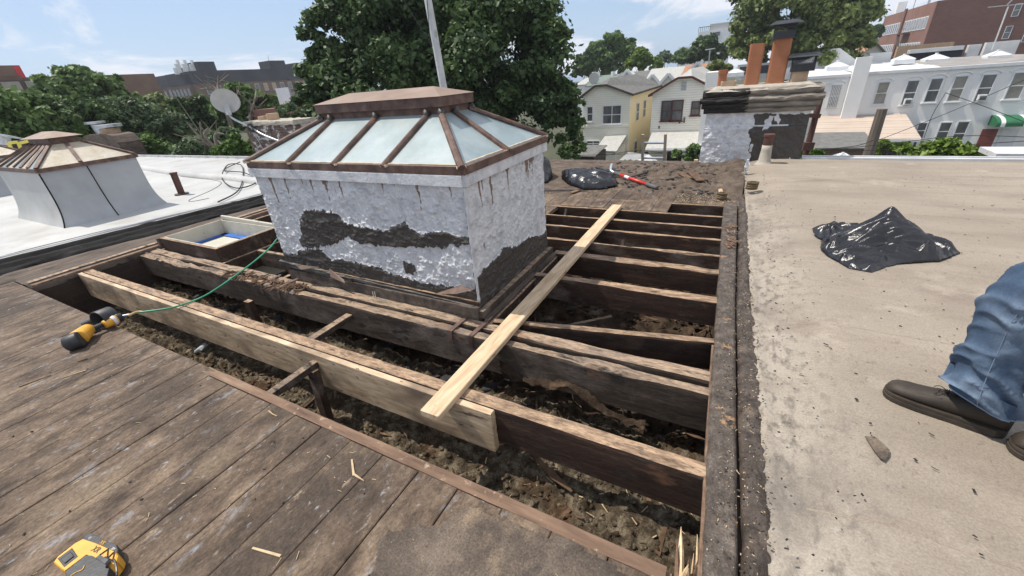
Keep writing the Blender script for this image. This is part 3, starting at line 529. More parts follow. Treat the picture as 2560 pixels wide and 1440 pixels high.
# ---- right side: curb board, tar strip, tan roof
XI = lambda Y: np.interp(Y, [-3, .95, 1.96, 3.05, 5.5, 8], [.30, .11, .06, .02, -.07, -.14])
XO = lambda Y: np.interp(Y, [-3, 1.0, 1.8, 3.1, 5.55, 8], [.36, .222, .19, .14, .08, -.02])
XT = lambda Y: np.interp(Y, [-3, 1.06, 1.7, 2.33, 3.44, 5.8, 8.2], [.45, .335, .318, .29, .25, .18, .03])
def curb_prof(Y):
    a, b = float(XI(Y)), float(XO(Y)); n1 = (fbm(Y * 9, 3, s=5) - .5) * .014; n2 = (fbm(Y * 7, 8, s=5) - .5) * .008
    return [(a + n1, -.06), (a + n1, .006), (a + .008 + n1, .016), ((a + b) / 2, .019 + n2), (b - .01, .014), (b, .004), (b, -.06)]
curb = thing('curb_plank', (.1, 2.3, 0), 'long tar coated plank running up the right side of the opening', 'plank')
ys = np.arange(-2.8, 5.62, .03); rings = [[(px, Y, pz) for px, pz in curb_prof(Y)] for Y in ys]
mk('plank_body', loft(rings), 'curb_tar', curb, smooth=False)
ys = np.arange(-2.2, 5.6, .011); na = 16; V = []
for Y in ys:
    a, b = float(XI(Y)), float(XO(Y))
    for j in range(na):
        s_ = j / (na - 1); x_ = a + .004 + (b - a - .008) * s_; V.append((x_, Y, 0))
V = np.array(V); V[:, 2] = .019 + (fbm(V[:, 0] * 26, V[:, 1] * 14, s=66, o=4, g=.65) - .5) * .022; V[:, 2] -= np.tile(np.where((np.arange(na) == 0) | (np.arange(na) == na - 1), .012, 0), len(ys))
mk('tar_coat', (V, grid_faces(len(ys), na)[:, ::-1]), 'curb_tar', curb, smooth=True)
mk('chipped_edge', rough_beam((float(XI(.3)) - .004, .3, .0), (float(XI(2.4)) - .004, 2.4, .0), .012, .03, amp=.003, seed=8, seg=.02), 'edge_wood', curb)
ys = np.arange(-2.8, 7.95, .014); na = 16; V = []
for Y in ys:
    a, b = float(XO(Y)) + .012, float(XT(Y)) + .012; f = min(1, max(0, (Y - 5.4) / .5)); a = a - f * .12
    for j in range(na):
        s_ = j / (na - 1); hh = math.sin(math.pi * min(1, max(0, s_))) ** .45 * .042
        x_ = a + (b - a) * s_; n_ = float(fbm(x_ * 16, Y * 7, s=61, o=4)) - .5; n2 = float(fbm(x_ * 5, Y * 26, s=63, o=3)) - .5
        V.append((x_ + (fbm(Y * 6, s_ * 3, s=62) - .5) * .03 * (1 if j in (0, na - 1) else .4), Y, -.03 + hh + (n_ * .055 + n2 * .035) * (0.3 + math.sin(math.pi * s_))))
mk('tar_ridge', (np.array(V), grid_faces(len(ys), na)[:, ::-1]), 'tar', smooth=True, kind='structure')
nx, ny = 150, 300; tt = np.linspace(0, 1, nx); yy = np.linspace(-3, 8.02, ny); T, Yg = np.meshgrid(tt, yy, indexing='ij')
D = 14 * T ** 2.4; Xg = XT(Yg) - .02 + D; r_ = np.clip(D / .45, 0, 1)
cove_w = .30 + .1 * (fbm(Yg * .8, Yg * 0, s=72) - .5)
Zg = .0 + .09 * (r_ * r_ * (3 - 2 * r_)) + (fbm(Xg * 1.3, Yg * .7, s=71, o=3) - .5) * .028 * np.clip(D * 2, 0, 1) + .010 * np.exp(-((D - .03) / .03) ** 2)
Zg += .045 * np.exp(-((Yg - 7.2) / .9) ** 2) * np.exp(-(D / .35) ** 2)
att = np.clip(1.15 - D / .42 + (fbm(Xg * 3, Yg * 2, s=73) - .5) * .5, 0, 1) * np.clip((6.4 - Yg), 0, 1)
m = MATS['tan_membrane']
mk('tan_roof', (np.stack([Xg, Yg, Zg], -1).reshape(-1, 3), grid_faces(nx, ny)), 'tan_membrane', smooth=True, attrs={'cove': att}, kind='structure')
def zr(x_, y_): return .09
def ztan(x_, y_):
    D_ = x_ - float(XT(y_)) + .02; q_ = min(1, max(0, D_ / .45)); return .09 * (q_ * q_ * (3 - 2 * q_)) + float(fbm(np.array([x_ * 1.3]), np.array([y_ * .7]), s=71, o=3)[0] - .5) * .028 * min(1, D_ * 2)
for y_ in (1.35, 2.75, 5.2, 6.6):
    xs_ = np.linspace(float(XT(y_)) + .12, 6, 60); mk('membrane_lap', tube([(x_, y_ + .02 * math.sin(x_ * 2 + y_), ztan(x_, y_) - .0035) for x_ in xs_], .007, 6), 'tan_membrane', kind='structure', smooth=True)
mk('roof_edge_metal', join(box(.9, 14, 7.98, 8.06, .02, .115), box(.9, 14, 8.06, 8.10, .02, .13)), 'metal_edge', kind='structure')
mk('right_building_wall', box(.31, 14, 7.7, 7.97, -6.4, -.06), 'brown_brick', kind='structure')
mk('roof_crumbs', scatter(420, lambda r: (.35 + 3.2 * r.random() ** 2.2, r.uniform(.6, 7), .0955), lambda r: (r.uniform(.002, .008) * (1 + r.random() ** 8), r.uniform(.002, .006), r.uniform(.001, .004)), seed=18), 'black_chip', label='black crumbs scattered over the tan neighbouring roof', cat='crumbs', kind='stuff')

def grit(r):
    y_ = r.uniform(.6, 3.6) if r.random() < .7 else r.uniform(3.6, 7.5); a = float(XI(y_)); b = float(XT(y_)); x_ = a + (b - a) * (r.random() ** .6); return x_, y_, .026 + .012 * (x_ > float(XO(y_)))
mk('curb_grit', scatter(650, grit, lambda r: (r.uniform(.001, .005) * (1 + 2 * r.random() ** 7), r.uniform(.0008, .0025), r.uniform(.001, .002)), seed=19), 'straw', label='sawdust and pale grit caught on the tarred curb', cat='grit', kind='stuff')
mk('tar_lumps', scatter(420, grit, lambda r: (r.uniform(.002, .007), r.uniform(.002, .005), r.uniform(.002, .004)), seed=20), 'tar', label='black tar lumps stuck along the curb', cat='tar lumps', kind='stuff')
# rear parapet of our roof
mk('rear_parapet', strip_sweep(lambda Y: [(0, 0)], 0, .01, .01, 0, 0) if False else box(-6.9, -.1, 7.9, 8.12, -.5, .012), 'ledge_brown', kind='structure')
# ============================================================ ROOF FRAME
frame = thing('roof_frame', (-3, 3, -.25), 'dark old roof joists exposed in the torn open deck', 'roof frame')
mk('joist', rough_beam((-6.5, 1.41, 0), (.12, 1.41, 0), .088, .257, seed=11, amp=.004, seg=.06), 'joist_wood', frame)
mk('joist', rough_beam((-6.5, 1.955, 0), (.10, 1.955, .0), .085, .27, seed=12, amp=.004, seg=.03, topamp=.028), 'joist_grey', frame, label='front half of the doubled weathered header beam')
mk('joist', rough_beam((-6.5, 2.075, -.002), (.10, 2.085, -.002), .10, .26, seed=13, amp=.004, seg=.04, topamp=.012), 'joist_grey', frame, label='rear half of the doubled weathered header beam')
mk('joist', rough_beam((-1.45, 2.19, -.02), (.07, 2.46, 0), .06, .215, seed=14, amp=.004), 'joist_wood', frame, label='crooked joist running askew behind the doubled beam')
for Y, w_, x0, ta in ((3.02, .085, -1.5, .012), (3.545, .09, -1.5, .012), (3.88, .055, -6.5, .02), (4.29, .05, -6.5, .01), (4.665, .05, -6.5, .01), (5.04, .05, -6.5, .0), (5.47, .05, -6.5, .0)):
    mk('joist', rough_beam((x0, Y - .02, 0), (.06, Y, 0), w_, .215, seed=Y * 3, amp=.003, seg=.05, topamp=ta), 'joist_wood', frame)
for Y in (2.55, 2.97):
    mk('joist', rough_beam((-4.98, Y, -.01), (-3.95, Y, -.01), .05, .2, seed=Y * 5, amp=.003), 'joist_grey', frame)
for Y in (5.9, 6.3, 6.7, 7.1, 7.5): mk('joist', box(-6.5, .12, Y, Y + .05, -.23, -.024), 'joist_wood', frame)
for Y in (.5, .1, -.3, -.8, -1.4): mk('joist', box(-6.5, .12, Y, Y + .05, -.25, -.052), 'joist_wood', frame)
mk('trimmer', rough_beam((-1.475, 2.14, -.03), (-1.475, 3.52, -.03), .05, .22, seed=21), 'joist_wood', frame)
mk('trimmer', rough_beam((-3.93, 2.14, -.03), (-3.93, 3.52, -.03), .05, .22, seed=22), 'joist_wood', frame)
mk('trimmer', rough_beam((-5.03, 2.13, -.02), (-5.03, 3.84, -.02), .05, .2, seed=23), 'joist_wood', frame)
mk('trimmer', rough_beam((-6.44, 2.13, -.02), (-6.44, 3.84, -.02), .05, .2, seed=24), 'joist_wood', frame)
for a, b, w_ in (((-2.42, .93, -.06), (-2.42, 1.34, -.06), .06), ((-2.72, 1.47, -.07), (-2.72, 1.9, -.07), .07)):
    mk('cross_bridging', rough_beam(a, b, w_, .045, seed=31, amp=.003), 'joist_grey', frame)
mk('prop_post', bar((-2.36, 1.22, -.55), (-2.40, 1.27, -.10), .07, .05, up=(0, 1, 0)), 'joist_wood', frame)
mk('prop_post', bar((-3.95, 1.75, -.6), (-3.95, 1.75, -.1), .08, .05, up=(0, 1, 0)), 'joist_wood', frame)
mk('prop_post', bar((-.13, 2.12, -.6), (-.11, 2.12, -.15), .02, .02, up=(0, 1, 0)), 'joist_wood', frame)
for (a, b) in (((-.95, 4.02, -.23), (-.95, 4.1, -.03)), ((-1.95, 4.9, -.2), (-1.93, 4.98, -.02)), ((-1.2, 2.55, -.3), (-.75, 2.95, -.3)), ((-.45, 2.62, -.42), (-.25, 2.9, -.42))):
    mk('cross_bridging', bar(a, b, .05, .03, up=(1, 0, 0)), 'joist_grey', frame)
# metal straps on the doubled beam
for X in (-3.95, -3.68, -1.66, -1.48):
    g = join(bar((X, 1.91, .006), (X + .01, 2.13, .006), .035, .004), bar((X, 1.908, .006), (X - .005, 1.906, -.10), .035, .004, up=(0, 1, 0)))
    mk('iron_strap', g, 'rust_metal', frame)
# splintered stretch of the beam
def bm(r): return r.uniform(-4.6, -3.4), r.uniform(1.90, 2.05), .002
mk('beam_rot', scatter(150, bm, lambda r: (r.uniform(.02, .09), r.uniform(.002, .008), r.uniform(.002, .012)), seed=40), 'chip_wood', label='rotten shredded wood fibres on the doubled beam left of the skylight', cat='rotten wood', kind='stuff')
# hanging fuzzy insulation along the doubled beam
nx, ny = 90, 14; V = []
for i in range(nx):
    x_ = -1.25 + 1.0 * i / (nx - 1); top = -.10 - .16 * (i / nx) - .05 * math.sin(i / nx * 9)
    for j in range(ny):
        s_ = j / (ny - 1); V.append((x_, 1.90 - .05 * math.sin(s_ * 2.6) - (fbm(i * .2, j * .3, s=4) - .5) * .05, top - .03 - s_ * (.045 - .015 * i / nx) * (1 + .7 * math.sin(i * .23)) + (fbm(i * .25, j * .4, s=14) - .5) * .05))
mk('hanging_felt', (np.array(V), grid_faces(nx, ny)), 'debris_floor', smooth=True, label='fuzzy grey insulation draping down from the doubled beam', cat='insulation', kind='stuff')
# ============================================================ LOOSE TIMBER
mk('lumber_beam', bevbar((-6.5, 1.338, -.146), (-.965, 1.338, -.146), .042, .292, b=.003), 'new_lumber', label='new pale long board standing on edge against the near old joist', cat='beam')
pk = thing('loose_plank', (-1.26, 3.1, .0), 'pale new plank laid across the joists towards the far deck', 'plank')
mk('plank_board', bevbar((-1.255, 1.16, .0215), (-1.29, 5.12, .0215), .125, .041, b=.004), 'plank_wood', pk)
ph = thing('splintered_board', P(1700, 1420, -.1), 'upright broken board end with orange splintered tips at the curb', 'broken board')
r = np.random.default_rng(3)
for i in range(9):
    b = P(1692 + i * 7.0, 1450, -.10); t_ = P(1695 + i * 7 + r.uniform(-4, 16), 1440 - [90, 130, 30, 50, 20, 60, 25, 110, 130][i] * .95, -.03)
    w0 = [.022, .03, .02, .014, .016, .01, .018, .012, .012][i]
    mk('splinter', tube([b, b * .5 + t_ * .5 + [0, 0, .004], t_], [w0 * .55, w0 * .42, .001], 5), 'splinter_wood' if i % 3 else 'edge_wood', ph)
def lath(name, pts, w_, t_, mat, label, cat='wood scrap', z=None):
    g = []; pts = [np.array(p, float) for p in pts]; rings = []
    for i, p in enumerate(pts):
        d = pts[min(i + 1, len(pts) - 1)] - pts[max(0, i - 1)]; s = np.array([d[1], -d[0], 0]); s /= np.linalg.norm(s) + 1e-9; ww = w_[i] if hasattr(w_, '__len__') else w_
        rings.append([p - s * ww / 2, p + s * ww / 2, p + s * ww / 2 + [0, 0, t_], p - s * ww / 2 + [0, 0, t_]])
    return mk(name, loft(rings), mat, label=label, cat=cat)
lath('wood_lath', [P(1312, 1122, -.30), P(1345, 1150, -.36), P(1385, 1192, -.42), P(1430, 1230, -.45)], [.006, .03, .045, .012], .006, 'chip_wood', 'long thin brown lath lying on the insulation near the front joist')
lath('wood_sliver', [P(880, 1150, .002), P(885, 1190, .003)], [.008, .011], .006, 'straw', 'forked pale wood sliver upright on the near boards')
lath('wood_sliver', [P(884, 1186, .003), P(910, 1203, .002)], [.012, .002], .005, 'straw', 'short pale sliver forming a foot of the forked splinter')
lath('wood_sliver', [P(632, 1371, .002), P(702, 1391, .002)], [.008, .010], .005, 'straw', 'straight pale splinter near the lower middle of the boards')
lath('wood_sliver', [P(672, 1028, .002), P(682, 1036, .002), P(693, 1041, .002)], [.006, .006, .004], .004, 'straw', 'little bent white splinter close to the edge of the near boards')
lath('wood_sliver', [P(155, 945, .002), P(215, 926, .002)], [.004, .008], .004, 'straw', 'long thin splinter on the boards below the nail gun')
lath('wood_sliver', [P(48, 968, .002), P(128, 938, .002)], [.006, .003], .004, 'chip_wood', 'brown splinter at the left edge of the boards')
lath('wood_sliver', [P(195, 905, .002), P(218, 897, .002)], [.010, .006], .006, 'chip_wood', 'short dark splinter just below the nail gun head')
# pieces on the far debris
def slab(u0, v0, u1, v1, w_, mat, label, z=.05, t_=.018):
    mk('board_scrap', bevbar(P(u0, v0, z), P(u1, v1, z), w_, t_, b=.003), mat, label=label, cat='board scrap')
slab(1725, 428, 1752, 452, .11, 'chip_wood', 'broad brown board scrap lying slanted at the right of the rubble')
slab(1700, 432, 1725, 446, .09, 'chip_wood', 'dark board scrap crossing behind the broad slanted one', .035)
slab(1655, 448, 1690, 440, .12, 'ledge_brown', 'flat grey shingle scrap in the middle of the rubble', .03, .01)
slab(1580, 442, 1618, 430, .04, 'black_chip', 'black curled roofing strip behind the red handle', .05)
slab(1428, 482, 1452, 474, .05, 'edge_wood', 'reddish brown board piece under the front bag', .02)
slab(1490, 418, 1522, 428, .05, 'black_chip', 'small dark board piece between the rear bag and the red handle', .04)
for i, (u0, u1, v, m_) in enumerate(((1350, 1480, 409, 'edge_wood'), (1490, 1640, 415, 'chip_wood'), (1655, 1728, 413, 'plank_wood'), (1760, 1800, 412, 'plank_wood'))):
    mk('parapet_timber', rough_beam(PY(u0, v, 7.99), PY(u1, v, 7.99), .10, .05, seed=50 + i, amp=.008), m_, label=['long reddish rail along the rear roof edge at left', 'split brown timber on the rear roof edge behind the red handle', 'pale broken timber on the rear roof edge by the ladder', 'short pale block on the rear roof edge under the silver chimney'][i], cat='timber')
mk('block_offcut', bevbar(PY(1735, 405, 7.93), PY(1745, 405, 7.93), .05, .09), 'plank_wood', label='small upright pale block beside the broken timber', cat='offcut')

# ============================================================ BIG SKYLIGHT
SX0, SX1, SY0, SY1 = -3.88, -1.575, 2.20, 3.50; ZT = 1.065
sk = thing('roof_skylight', ((SX0 + SX1) / 2, (SY0 + SY1) / 2, 0), 'large hipped glass skylight on a silver painted box smeared with tar', 'skylight')
def px2(poly, f, k0, k2): return [(f(u, v)[k0], f(u, v)[k2]) for u, v in poly]
fY = lambda u, v: PY(u, v, SY0); fX = lambda u, v: PX(u, v, SX1)
blob = [(753, 539), (766, 527), (791, 525), (831, 525), (850, 542), (872, 558), (897, 564), (931, 567), (966, 580), (987, 567), (1003, 560), (1012, 558), (1022, 567), (1056, 583), (1081, 577), (1131, 583), (1159, 589), (1173, 592), (1176, 608), (1156, 613), (1116, 617), (1037, 620), (975, 616), (912, 608), (891, 599), (872, 592), (847, 605), (825, 614), (787, 620), (756, 617), (750, 602), (754, 583), (750, 561)]
low = [(690, 600), (712, 630), (735, 634), (765, 622), (808, 622), (811, 634), (829, 646), (854, 649), (900, 655), (945, 668), (1000, 690), (1100, 712), (1192, 724), (1192, 800), (700, 760), (680, 640)]
sm = [(1008, 654), (1022, 650), (1042, 668), (1044, 684), (1014, 678)]
def wallgrid(ax, a0, a1, fixed, z0, z1, n, mz, polys, amp, taper, sgn, seed, rust=None):
    A, Z = np.meshgrid(np.linspace(a0, a1, n), np.linspace(z0, z1, mz), indexing='ij')
    m_ = np.full(A.shape, -9.0)
    for p in polys: m_ = np.maximum(m_, polysdf(A, Z, p))
    rag = (fbm(A * 20, Z * 20, s=seed, g=.68) - .5) * .085
    tar = np.clip(.5 + (m_ + rag) / .02, 0, 1)
    lump = ((fbm(A * 16, Z * 16, s=seed + 1, g=.6) - .5) * amp * 2 + (np.maximum(fbm(A * 34, Z * 34, s=seed + 7, o=3) - .5, 0)) * .030) * (1 - tar * .4); wrk = tar * ((1 - np.abs(fbm(A * 5 + fbm(A*3,Z*3,s=9)*2.5, Z * 12, s=seed + 2, o=4) * 2 - 1)) ** 3 * .011 - .002)
    big = (fbm(A * 2.5, Z * 2.5, s=seed + 5) - .5) * .025 * np.clip((1 - (Z - z0) / (z1 - z0)) * 3, 0, 1)
    B = fixed + sgn * (lump + wrk + big + tar * .006)
    edge = np.clip(np.minimum(A - a0, a1 - A) / .03, 0, 1); B = fixed + (B - fixed) * (.3 + .7 * edge)
    V = np.stack([A, B, Z], -1) if ax == 'y' else np.stack([B, A, Z], -1)
    stk = fbm(A * 26, Z * 1.2, s=seed + 12, o=3); rs = np.clip(.44 + (stk - .42) * 1.6 - (z1 - Z) * (1.6 + 5 * (1 - stk)), 0, 1)
    crk = np.exp(-(np.minimum(A - a0, a1 - A) / (.010 + .012 * fbm(Z * 14, Z * 0 + seed, s=3))) ** 2) * (fbm(A * 9, Z * 20, s=seed + 15) > .47); tar = np.maximum(tar, crk * .9)
    return V.reshape(-1, 3), (grid_faces(n, mz) if (ax == 'y') == (sgn < 0) else grid_faces(n, mz)[:, ::-1]), {'tar': tar, 'rust': rs}
V, Fc, at = wallgrid('y', SX0, SX1, SY0, .03, ZT, 420, 190, [px2(blob, fY, 0, 2), px2(low, fY, 0, 2), px2(sm, fY, 0, 2)], .008, 0, -1, 101)
V[:, 0] = np.where(V[:, 0] < (SX0 + SX1) / 2, V[:, 0] - (1 - V[:, 2] / ZT) * .0, V[:, 0]); mk('front_wall', (V, Fc), 'silver_paint', sk, smooth=True, attrs=at)
rl = [(1180, 700), (1192, 690), (1205, 675), (1225, 652), (1240, 645), (1255, 622), (1290, 612), (1330, 590), (1352, 584), (1375, 575), (1375, 700), (1180, 830)]
V, Fc, at = wallgrid('x', SY0, SY1, SX1, .03, ZT, 240, 190, [px2(rl, fX, 1, 2)], .006, 0, 1, 201)
mk('side_wall', (V, Fc), 'silver_paint', sk, smooth=True, attrs=at)
mk('side_wall', box(SX0, SX0 + .02, SY0 + .01, SY1, .0, ZT), 'silver_paint', sk); mk('rear_wall', box(SX0, SX1 - .01, SY1 - .02, SY1, .0, ZT), 'silver_paint', sk)
mk('inner_lining', box(SX0 + .03, SX1 - .03, SY0 + .03, SY1 - .03, -.5, ZT - .1), 'white_paint', sk)
# painted lip under the metal frame
for p, q, w_ in (((SX0 - .02, SY0 - .018, ZT - .035), (SX1 + .012, SY0 - .018, ZT - .035), .02), ((SX1 + .018, SY0 - .02, ZT - .035), (SX1 + .018, SY1 + .02, ZT - .035), .02)):
    mk('lip', rough_beam(np.array(p) + [0, 0, .035], np.array(q) + [0, 0, .035], .028, .075, amp=.0015, seed=61), 'silver_paint', sk)
# wooden curb boards below
mk('curb_board', rough_beam((-3.80, 2.165, .085), (-1.555, 2.165, .085), .045, .12, amp=.005, seed=62), 'ledge_brown', sk)
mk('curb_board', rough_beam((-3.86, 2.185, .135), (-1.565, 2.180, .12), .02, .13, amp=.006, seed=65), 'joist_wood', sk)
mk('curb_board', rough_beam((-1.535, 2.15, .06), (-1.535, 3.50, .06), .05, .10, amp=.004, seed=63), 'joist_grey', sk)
mk('curb_board', rough_beam((-1.50, 2.15, .0), (-1.50, 3.50, .0), .06, .05, amp=.006, seed=64), 'ledge_brown', sk)
# torn metal flashing and felt at the foot
def flap(pts, mat, nm='torn_flashing'):
    mk(nm, sheet(pts, .003, (0, -1, .2)), mat, sk)
flap([PY(1085, 735, 2.11), PY(1150, 713, 2.12), PY(1186, 724, 2.11), PY(1140, 735, 2.05)], 'rust_metal')
flap([PY(823, 672, 2.13), PY(860, 700, 2.09), PY(862, 708, 2.08), PY(826, 692, 2.13)], 'rust_light')
flap([PY(735, 660, 2.12), PY(800, 668, 2.12), PY(752, 674, 2.06)], 'ledge_brown')
mk('foot_felt', strip_sweep(lambda t: [(0, 0)], 0, .01, .01, 0, 0) if False else rough_beam((-3.9, 2.15, .165), (-2.9, 2.16, .12), .03, .04, amp=.010, seed=71), 'tar_smear', sk)
mk('foot_felt', rough_beam((-2.9, 2.165, .12), (-1.6, 2.165, .09), .022, .03, amp=.008, seed=72), 'tar_smear', sk)
mk('corner_tar', tube([(SX1 + .004, SY0 - .004, z_) for z_ in np.linspace(.1, ZT - .08, 26)], [.007 + .006 * abs(math.sin(i * 1.7)) for i in range(26)], 7), 'silver_paint', sk, smooth=True)
# metal frame and glass
G0 = dict(x0=-3.87, x1=-1.56, y0=2.18, y1=3.50); ZF = 1.12
U0 = dict(x0=-3.33, x1=-2.02, y0=2.66, y1=3.04); ZU = 1.40
fr_ = join(box(-3.89, -1.535, 2.17, 2.20, ZT + .003, ZF), box(-3.89, -1.535, 3.50, 3.53, ZT + .003, ZF), box(-1.565, -1.532, 2.2005, 3.4995, ZT + .003, ZF), box(-3.893, -3.86, 2.2005, 3.4995, ZT + .003, ZF))
mk('sill_frame', fr_, 'rust_metal', sk)
c0 = [(G0['x0'], G0['y0'], ZF), (G0['x1'], G0['y0'], ZF), (G0['x1'], G0['y1'], ZF), (G0['x0'], G0['y1'], ZF)]
c1 = [(U0['x0'], U0['y0'], ZU), (U0['x1'], U0['y0'], ZU), (U0['x1'], U0['y1'], ZU), (U0['x0'], U0['y1'], ZU)]
lp = lambda a, b, t: tuple(np.array(a) * (1 - t) + np.array(b) * t)
fb = [-3.87, -3.29, -2.73, -2.21, -1.56]; ft = [-3.33, -3.20, -2.66, -2.13, -2.02]
def pane(a, b, c_, d, mat='wire_glass'):
    n_ = np.cross(np.array(b) - a, np.array(d) - a); n_ = n_ / np.linalg.norm(n_)
    mk('glass_pane', sheet([a, b, c_, d], .008, n_), mat, sk)
for i in range(4):
    pane((fb[i], G0['y0'], ZF), (fb[i + 1], G0['y0'], ZF), (ft[i + 1], U0['y0'], ZU), (ft[i], U0['y0'], ZU))
    pane((fb[i + 1], G0['y1'], ZF), (fb[i], G0['y1'], ZF), (ft[i], U0['y1'], ZU), (ft[i + 1], U0['y1'], ZU))
ym = 2.78
for X0, X1 in ((G0['x1'], U0['x1']), (G0['x0'], U0['x0'])):
    pane((X0, G0['y0'], ZF), (X0, ym, ZF), (X1, ym + .03, ZU), (X1, U0['y0'], ZU)); pane((X0, ym, ZF), (X0, G0['y1'], ZF), (X1, U0['y1'], ZU), (X1, ym + .03, ZU))
def rib(a, b, w_=.045):
    a, b = np.array(a, float), np.array(b, float); d = (b - a) / np.linalg.norm(b - a); s = np.cross(d, (0, 0, 1)); s /= np.linalg.norm(s); u = np.cross(s, d)
    prof = [(-.5, 0), (.5, 0), (.42, .018), (.16, .030), (-.16, .030), (-.42, .018)]
    o = mk('rib', loft([[c_ + s * x_ * w_ + u * z_ for x_, z_ in prof] for c_ in (a - d * .03, a * .5 + b * .5 + (0, 0, .002), b)]), 'rust_metal', sk)
    mk('putty_end', rough_beam(a - s * .03 + u * .006, a + s * .03 + u * .006, .05, .014, seg=.012, amp=.003, seed=a[0]), 'putty', sk)
    mk('putty_end', tube([b - d * .05, b - d * .02 + u * .03, b], [.022, .03, .02], 6), 'tar_smear', sk, smooth=True)
for i in (1, 2, 3): rib((fb[i], G0['y0'], ZF), (ft[i], U0['y0'], ZU)); rib((fb[i], G0['y1'], ZF), (ft[i], U0['y1'], ZU), .04)
for a, b in zip(c0, c1): rib(a, b, .055)
rib((G0['x1'], ym, ZF), (U0['x1'], ym + .03, ZU)); rib((G0['x0'], ym, ZF), (U0['x0'], ym + .03, ZU))
mk('putty_bead', rough_beam((-3.85, 2.19, ZF + .012), (-1.58, 2.19, ZF + .012), .02, .012, seg=.02, amp=.002, seed=73), 'putty', sk)
mk('putty_bead', rough_beam((-1.575, 2.2, ZF + .012), (-1.575, 3.48, ZF + .012), .02, .012, seg=.02, amp=.002, seed=74), 'putty', sk)
mk('vent_neck', box(U0['x0'], U0['x1'], U0['y0'], U0['y1'], ZU - .01, 1.45), 'rust_metal', sk)
mk('vent_cap_side', box(-3.36, -1.985, 2.625, 3.075, 1.452, 1.52), 'rust_metal', sk)
hp = [(-3.37, 2.615, 1.522), (-1.975, 2.615, 1.522), (-1.975, 3.085, 1.522), (-3.37, 3.085, 1.522), (-3.14, 2.85, 1.59), (-2.2, 2.85, 1.59)]
mk('vent_cap_top', (np.array(hp), [(3, 2, 1, 0), (0, 1, 5, 4), (1, 2, 5), (2, 3, 4, 5), (3, 0, 4)]), 'rust_light', sk)
g = [bar((-2.62 + .025 * k, 2.112, .055 + .006 * (k % 2)), (-2.618 + .025 * k, 2.108, -.01), .008, .003, up=(0, 1, 0)) for k in range(2)]
mk('chalk_mark', join(*g), 'white_paint', sk)

# ============================================================ HATCH
ht = thing('roof_hatch', (-5.76, 2.56, 0), 'open square roof hatch frame, white painted inside with blue tape', 'hatch')
hx0, hx1, hy0, hy1, hz = -6.40, -5.10, 2.16, 2.95, .135; t_ = .035
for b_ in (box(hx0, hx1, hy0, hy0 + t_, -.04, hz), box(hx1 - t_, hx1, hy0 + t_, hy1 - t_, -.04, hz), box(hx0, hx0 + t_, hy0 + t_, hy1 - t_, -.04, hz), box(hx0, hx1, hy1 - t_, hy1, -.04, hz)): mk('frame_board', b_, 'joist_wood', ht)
def liner(a): mk('white_liner', a, 'white_paint', ht)
liner(box(hx0 + t_, hx0 + t_ + .012, hy0 + t_, hy1 - t_, -.45, hz + .004)); liner(box(hx0 + t_, hx1 - t_, hy1 - t_ - .012, hy1 - t_, -.45, hz + .004))
liner(box(hx1 - t_ - .012, hx1 - t_, hy0 + t_, hy1 - t_ - .012, -.45, hz + .004)); liner(box(hx0 + t_ + .012, hx1 - t_ - .012, hy0 + t_, hy0 + t_ + .012, -.45, hz + .004))
ti = .27
for b_ in (box(hx0 + t_ + .012, hx0 + t_ + .09, hy0 + .06, hy1 - .06, -.33 + ti, -.32 + ti), box(hx0 + t_ + .012, hx1 - .06, hy1 - .13, hy1 - .05, -.33 + ti, -.32 + ti), box(hx1 - .09, hx1 - .05, hy0 + .06, hy1 - .09, -.33 + ti, -.32 + ti)): mk('blue_tape_strip', b_, 'blue_tape', ht)
mk('sheet_floor', box(hx0 + t_ + .095, hx1 - .1, hy0 + .06, hy1 - .135, -.35 + ti, -.335 + ti), 'white_paint', ht)
mk('hinge_board', bevbar((hx0 + .05, hy1 - .01, hz + .035), (hx1 - .02, hy1 - .01, hz + .012), .03, .06), 'white_paint', ht)
mk('corner_block', bevbar((hx0 - .03, hy0 - .01, .02), (hx0 - .03, hy0 - .01, .13), .05, .03, up=(0, 1, 0)), 'ledge_brown', ht)

